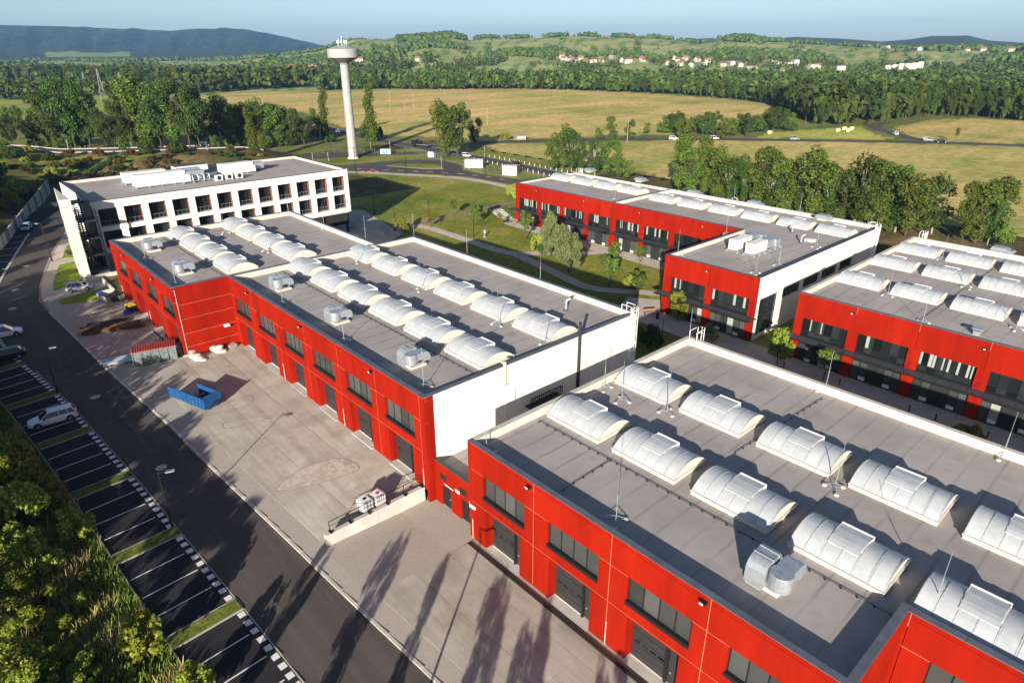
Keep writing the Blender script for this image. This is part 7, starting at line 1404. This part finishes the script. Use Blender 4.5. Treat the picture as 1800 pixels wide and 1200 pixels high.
# --- far woods: edge trees one by one, the mass behind as one
def woods(name, label, polys, dens, hmin, hmax, seed, leafn=0, mat='leaf_far', aspect=(1, 1)):
    g = np.random.default_rng(seed); PV = []; off = 0; FV = []
    for P in polys:
        P = np.array(P); x0, y0 = P.min(0); x1, y1 = P.max(0); A = .5*abs(np.dot(P[:, 0], np.roll(P[:, 1], 1))-np.dot(P[:, 1], np.roll(P[:, 0], 1))); N = int(A/dens); bx = (x1-x0)*(y1-y0); n = int(N*bx/max(A, 1))
        X = g.uniform(x0, x1, n); Y = g.uniform(y0, y1, n); k = inpoly(X, Y, P.tolist()); PV.append(np.stack([X[k], Y[k]], 1))
    return np.vstack(PV), g
def blobs(name, label, XY, H, g, mat, sub=1, wide=(.32, .5), cat='woodland', lift=0.0):
    # uneven crowns: a lumpy ball each, six or seven hundred thousand faces at most altogether
    bm = bmesh.new(); bmesh.ops.create_icosphere(bm, subdivisions=sub, radius=1); B = np.array([v.co[:] for v in bm.verts]); F = np.array([[v.index for v in f.verts] for f in bm.faces]); bm.free()
    n = len(XY); Z = T(XY[:, 0], XY[:, 1]); W = H*g.uniform(*wide, n); nz = g.uniform(.72, 1.28, (n, len(B), 1))
    V = B[None]*nz; V = V*np.stack([W, W*g.uniform(.85, 1.15, n), H*.52], 1)[:, None, :]+np.stack([XY[:, 0], XY[:, 1], Z+H*.48+lift], 1)[:, None, :]
    FF = (F[None]+(np.arange(n)*len(B))[:, None, None]).reshape(-1, 3); V = V.reshape(-1, 3)
    me = bpy.data.meshes.new(name); me.vertices.add(len(V)); me.vertices.foreach_set('co', V.astype(np.float32).ravel()); me.loops.add(len(FF)*3); me.loops.foreach_set('vertex_index', FF.astype(np.int32).ravel()); me.polygons.add(len(FF)); me.polygons.foreach_set('loop_start', np.arange(0, len(FF)*3, 3, dtype=np.int32))
    me.update(calc_edges=True); me.materials.append(MATS[mat]); o = put(name, me); tag(o, label, cat, kind='stuff'); return o
def leafwood(name, label, XY, H, g, mat, nl=70, size=.085, wide=.42):
    """woodland mass whose crowns are built from leaf clump faces"""
    n = len(XY); Z = T(XY[:, 0], XY[:, 1]); d = g.normal(size=(n, nl, 3)); d[:, :, 2] = np.abs(d[:, :, 2])*1.0-.35; d /= np.linalg.norm(d, axis=2)[:, :, None]; lump = 1+.22*np.sin(d[:, :, 0]*7+g.uniform(0, 6, (n, 1)))*np.cos(d[:, :, 1]*6+g.uniform(0, 6, (n, 1)))
    W = (H*wide*g.uniform(.8, 1.25, n)); sc_ = np.stack([W, W, H*.55], 1)[:, None, :]; p = d*(g.uniform(.7, 1.03, (n, nl))*lump)[:, :, None]*sc_+np.stack([XY[:, 0], XY[:, 1], Z+H*.46], 1)[:, None, :]
    nn = d+g.normal(size=d.shape)*.45; nn /= np.linalg.norm(nn, axis=2)[:, :, None]; a = np.cross(nn, g.normal(size=d.shape)); a /= np.linalg.norm(a, axis=2)[:, :, None]; b = np.cross(nn, a); s = (H[:, None]*size*g.uniform(.7, 1.5, (n, nl)))[:, :, None]
    V = np.stack([p-a*s, p-b*s, p+a*s, p+b*s], 2).reshape(-1, 3); m_ = len(V)//4
    me = bpy.data.meshes.new(name); me.vertices.add(len(V)); me.vertices.foreach_set('co', V.astype(np.float32).ravel()); me.loops.add(len(V)); me.loops.foreach_set('vertex_index', np.arange(len(V), dtype=np.int32)); me.polygons.add(m_); me.polygons.foreach_set('loop_start', np.arange(0, len(V), 4, dtype=np.int32))
    me.update(calc_edges=True); me.materials.append(MATS[mat]); o = put(name, me); tag(o, label, 'woodland', kind='stuff'); return o
EDGE1 = [ (-626.8,315.1), (-631.6,354.8), (-603.2,390.3), (-563.2,417.5), (-522.3,472.1), (-469.8,499.3), (-409.9,512.1), (-351.6,517.7), (-290.2,506.1), (-241.2,472.1), (-196.6,411.8), (-164.6,373.0), (-157.4,384.6), (-156.2,411.4) ]
EDGE2 = [ (-148.3,411.0), (-145.6,450.3), (-137.0,471.7), (-119.1,483.0), (-95.7,479.5), (-72.5,466.2) ]
WOOD1 = EDGE1 + EDGE2 + [ (-155.0,925.0), (-243.0,904.4), (-333.9,824.2), (-402.5,759.2), (-471.7,692.0), (-564.7,599.6), (-696.0,450.8), (-728.8,367.2) ]
WOOD2 = [ (-1139.2,36.5), (-1106.0,119.0), (-981.7,165.6), (-850.2,198.1), (-738.5,214.0), (-670.8,223.4), (-690.4,262.8), (-686.2,320.0), (-728.8,367.2), (-868.9,332.5), (-1070.6,241.3), (-1345.6,45.2) ]
ge = 'single trees along the front of the far wood'
LL = Line(EDGE1, 0); n = 84
for i in range(n):
    q0 = LL.off(LL.len*(i+.5*rr_.random())/n, rr_.uniform(-2, 5)); tree(['broad0', 'broad1', 'broad2', 'broad3', 'field0', 'field1', 'tall0'][rr_.randrange(7)], (q0.x, q0.y), rr_.uniform(9, 17), 'broad leaved tree at the front edge of the far wood beyond the straw field', ge, wide=.85)
LL = Line(EDGE2, 0)
for i in range(42):
    q0 = LL.off(LL.len*(i+.5*rr_.random())/42, rr_.uniform(-2, 6)); tree(['broad0', 'broad1', 'broad2', 'broad3', 'tall1', 'tall2'][rr_.randrange(6)], (q0.x, q0.y), rr_.uniform(11, 20), 'tall tree at the front edge of the dense wood at the far right', 'single trees along the far right wood', wide=.8)
LL = Line(WOOD2[:7], 0)
for i in range(46):
    q0 = LL.off(LL.len*(i+.5*rr_.random())/46, rr_.uniform(-3, 8)); tree(['broad0', 'broad1', 'broad2', 'tall0', 'tall1'][rr_.randrange(5)], (q0.x, q0.y), rr_.uniform(13, 22) if i < 40 else rr_.uniform(8, 14), 'tree in the row beyond the green field at the far left', 'single trees beyond the left fields', wide=.75)
XY, g = woods('', '', [WOOD1], 62, 0, 0, 5); k = np.hypot(XY[:, 0], XY[:, 1]) < 520
leafwood('far_wood', 'dense green wood beyond the straw field', XY[k], g.uniform(11, 20, k.sum()), g, 'leaf_dark', 64)
leafwood('far_wood', 'receding part of the dense green wood beyond the straw field', XY[~k], g.uniform(9, 17, (~k).sum()), g, 'leaf_far', 34, .11)
XY, g = woods('', '', [WOOD2], 80, 0, 0, 6); leafwood('far_wood', 'dark wood beyond the green field on the left', XY, g.uniform(11, 20, len(XY)), g, 'leaf_far', 34, .11)
# scattered woods and hedges of the valley floor and the hills
def noise2(x, y, s, seed):
    r = np.random.default_rng(seed); v = 0
    for k in range(5): a, b, c_ = r.uniform(-1, 1, 3); f = (1.6**k)/s; v = v+np.sin(x*f*(a+1.2)+y*f*b*1.7+c_*9)*np.cos(y*f*(1.1-b)+x*f*a*1.3+c_*5)/(1.25**k)
    return v
g = np.random.default_rng(77); n = 60000; rad = np.sqrt(g.uniform(560**2, 2600**2, n)); az = np.radians(g.uniform(92, 185, n)); X = rad*np.cos(az); Y = rad*np.sin(az); azd = np.degrees(az)
v = noise2(X, Y, 190, 3); v2 = noise2(X, Y, 90, 12); rn = g.random(n)
hedge = np.abs(((rad*.0024+np.sin(azd*.5)*.7+azd*.06) % 1)-.5) < .018; spur = np.abs(((azd*.17+rad*.0011+.2*np.sin(rad*.006)) % 1)-.5) < .035
top = np.abs(rad-1930-30*np.sin(azd*1.9)) < 30+34*np.sin(azd*2.3)
right = azd < 111; left = (azd > 147) & (azd <= 190); mid = ~right & ~left
keep = mid & (rad > 735) & (rad < 1000) & ((v > 1.5) | hedge & (rn < .3)) | mid & (rad >= 1000) & ((v > 1.75) | (hedge & (rn < .35)) | (spur & (v2 > .0) & (rn < .6))) | mid & top
keep |= mid & (azd > 141.5) & (rad > 1430) & (v > -1.0) & (rn < .75) | mid & (azd > 118.5) & (azd < 121.5) & (rad > 1650) & (rn < .7)
keep |= right & (rad > 600) & (rad < 1250) & (v > -.2) & (rn < .7) | right & (rad >= 1250) & ((v > .9) | hedge & (rn < .6) | spur & (rn < .4))
keep |= left & (rad > 700) & (rad < 1000) & (v > .1) & (rn < .7) | left & (rad >= 1000) & ((v > .75) | hedge & (rn < .5))
CL = [( (-973.6,654.8), 55), ( (-937.3,775.3), 60), ( (-1025.0,883.0), 50), ( (-1124.3,597.7), 90), ( (-1163.8,683.7), 80), ( (-1345.0,646.7), 70), ( (-953.0,910.8), 45), ( (-745.7,803.7), 40), ( (-935.9,597.7), 40), ( (-985.2,979.5), 40), ( (-805.8,1032.5), 60), ( (-668.8,1205.7), 70), ( (-712.9,1144.1), 50), ( (-563.2,1186.3), 80), ( (-615.4,929.2), 30), ( (-726.2,847.3), 30), ( (-848.4,651.6), 40), ( (-1285.0,527.5), 80)]
for (hx, hy), r_ in CL: keep |= (np.hypot(X-hx, Y-hy) < r_*(1+.35*np.sin(X*.05+Y*.03))) & (rn < .8)
for hx, hy in [h[0] for h in HS]:
    d_ = np.hypot(X-hx, Y-hy); keep |= (d_ < 48) & (np.hypot(X, Y) > math.hypot(hx, hy)-12) & (rn < .45)
low = hedge | spur
for hx, hy in [h[0] for h in HS]: keep &= ~((np.abs(X-hx) < 16) & (np.abs(Y-hy) < 16)) & ~((np.hypot(X, Y) < math.hypot(hx, hy)) & (np.hypot(X, Y) > math.hypot(hx, hy)-60) & (np.abs(azd-math.degrees(math.atan2(hy, hx))) < .55))
XY = np.stack([X[keep], Y[keep]], 1); rr0 = rad[keep]; lw = np.where(low[keep], .62, 1.0); print('hill trees', len(XY))
a = rr0 < 1250; leafwood('hill_wood', 'scattered woods and hedges around the villages', XY[a], g.uniform(6, 12, a.sum())*lw[a], g, 'leaf_far', 18, .16)
blobs('hill_wood', 'woods and hedges on the distant green hills', XY[~a], g.uniform(6, 12, (~a).sum())*lw[~a], g, 'leaf_far', 1, (.4, .62))
# --- wild grass in the overgrown strip, and grass blades on the islands
def blades(name, label, XY, Z, hmin, hmax, mat, seed, w=.03):
    g = np.random.default_rng(seed); n = len(XY); a = g.uniform(0, 6.28, n); h = g.uniform(hmin, hmax, n); lean = g.normal(size=(n, 2))*.28*h[:, None]+np.array([-.12, .10])*h[:, None]; ww = np.stack([np.cos(a), np.sin(a)], 1)*(w*g.uniform(.6, 1.6, n))[:, None]
    V = np.stack([np.c_[XY-ww, Z], np.c_[XY+ww, Z], np.c_[XY+lean+ww*.3, Z+h], np.c_[XY+lean-ww*.3, Z+h]], 1).reshape(-1, 3); me = bpy.data.meshes.new(name); me.vertices.add(4*n); me.vertices.foreach_set('co', V.astype(np.float32).ravel()); me.loops.add(4*n); me.loops.foreach_set('vertex_index', np.arange(4*n, dtype=np.int32)); me.polygons.add(n); me.polygons.foreach_set('loop_start', np.arange(0, 4*n, 4, dtype=np.int32)); me.update(calc_edges=True); me.materials.append(MATS[mat]); tag(put(name, me), label, 'grass', kind='stuff')
g = np.random.default_rng(31); n = 60000; s = g.uniform(KERB.near(-12), KERB.near(-95), n); o_ = 5.45+12*g.random(n)**1.3; pts = np.array([KERB.off(a_, b_)[:2] for a_, b_ in zip(s[:26000], o_[:26000])]); vv = noise2(pts[:, 0], pts[:, 1], 4, 9); zz = T(pts[:, 0], pts[:, 1])
k = vv > .75; blades('wild_grass', 'dry straw coloured wild grass between the bushes at the bottom left', pts[k], zz[k], .5, 1.2, 'straw_blade', 1, .026); blades('wild_grass', 'green wild grass between the bushes at the bottom left', pts[~k], zz[~k], .25, .7, 'grass_blade', 2, .04)

# ------------------------------------------------------------------ haze
hz = MB().box(-9600, -2500, -7, 4500, 9600, 300).mesh('haze', 'glass'); hm = bpy.data.materials.new('haze'); hm.use_nodes = True; N = hm.node_tree.nodes; N.remove(N['Principled BSDF']); pv = N.new('ShaderNodeVolumePrincipled'); pv.inputs['Color'].default_value = (.22, .43, .76, 1); pv.inputs['Density'].default_value = .000088; pv.inputs['Anisotropy'].default_value = .0
hm.node_tree.links.new(pv.outputs[0], N['Material Output'].inputs['Volume']); hz.materials[0] = hm; ho = put('haze', hz); tag(ho, 'thin blue haze over the fields and hills', 'haze', kind='stuff')
print('objects', len(bpy.data.objects), 'tris', sum(len(o.data.loops)-2*len(o.data.polygons) for o in bpy.data.objects if o.type == 'MESH'), 'unique', sum(len(m.loops)-2*len(m.polygons) for m in bpy.data.meshes))
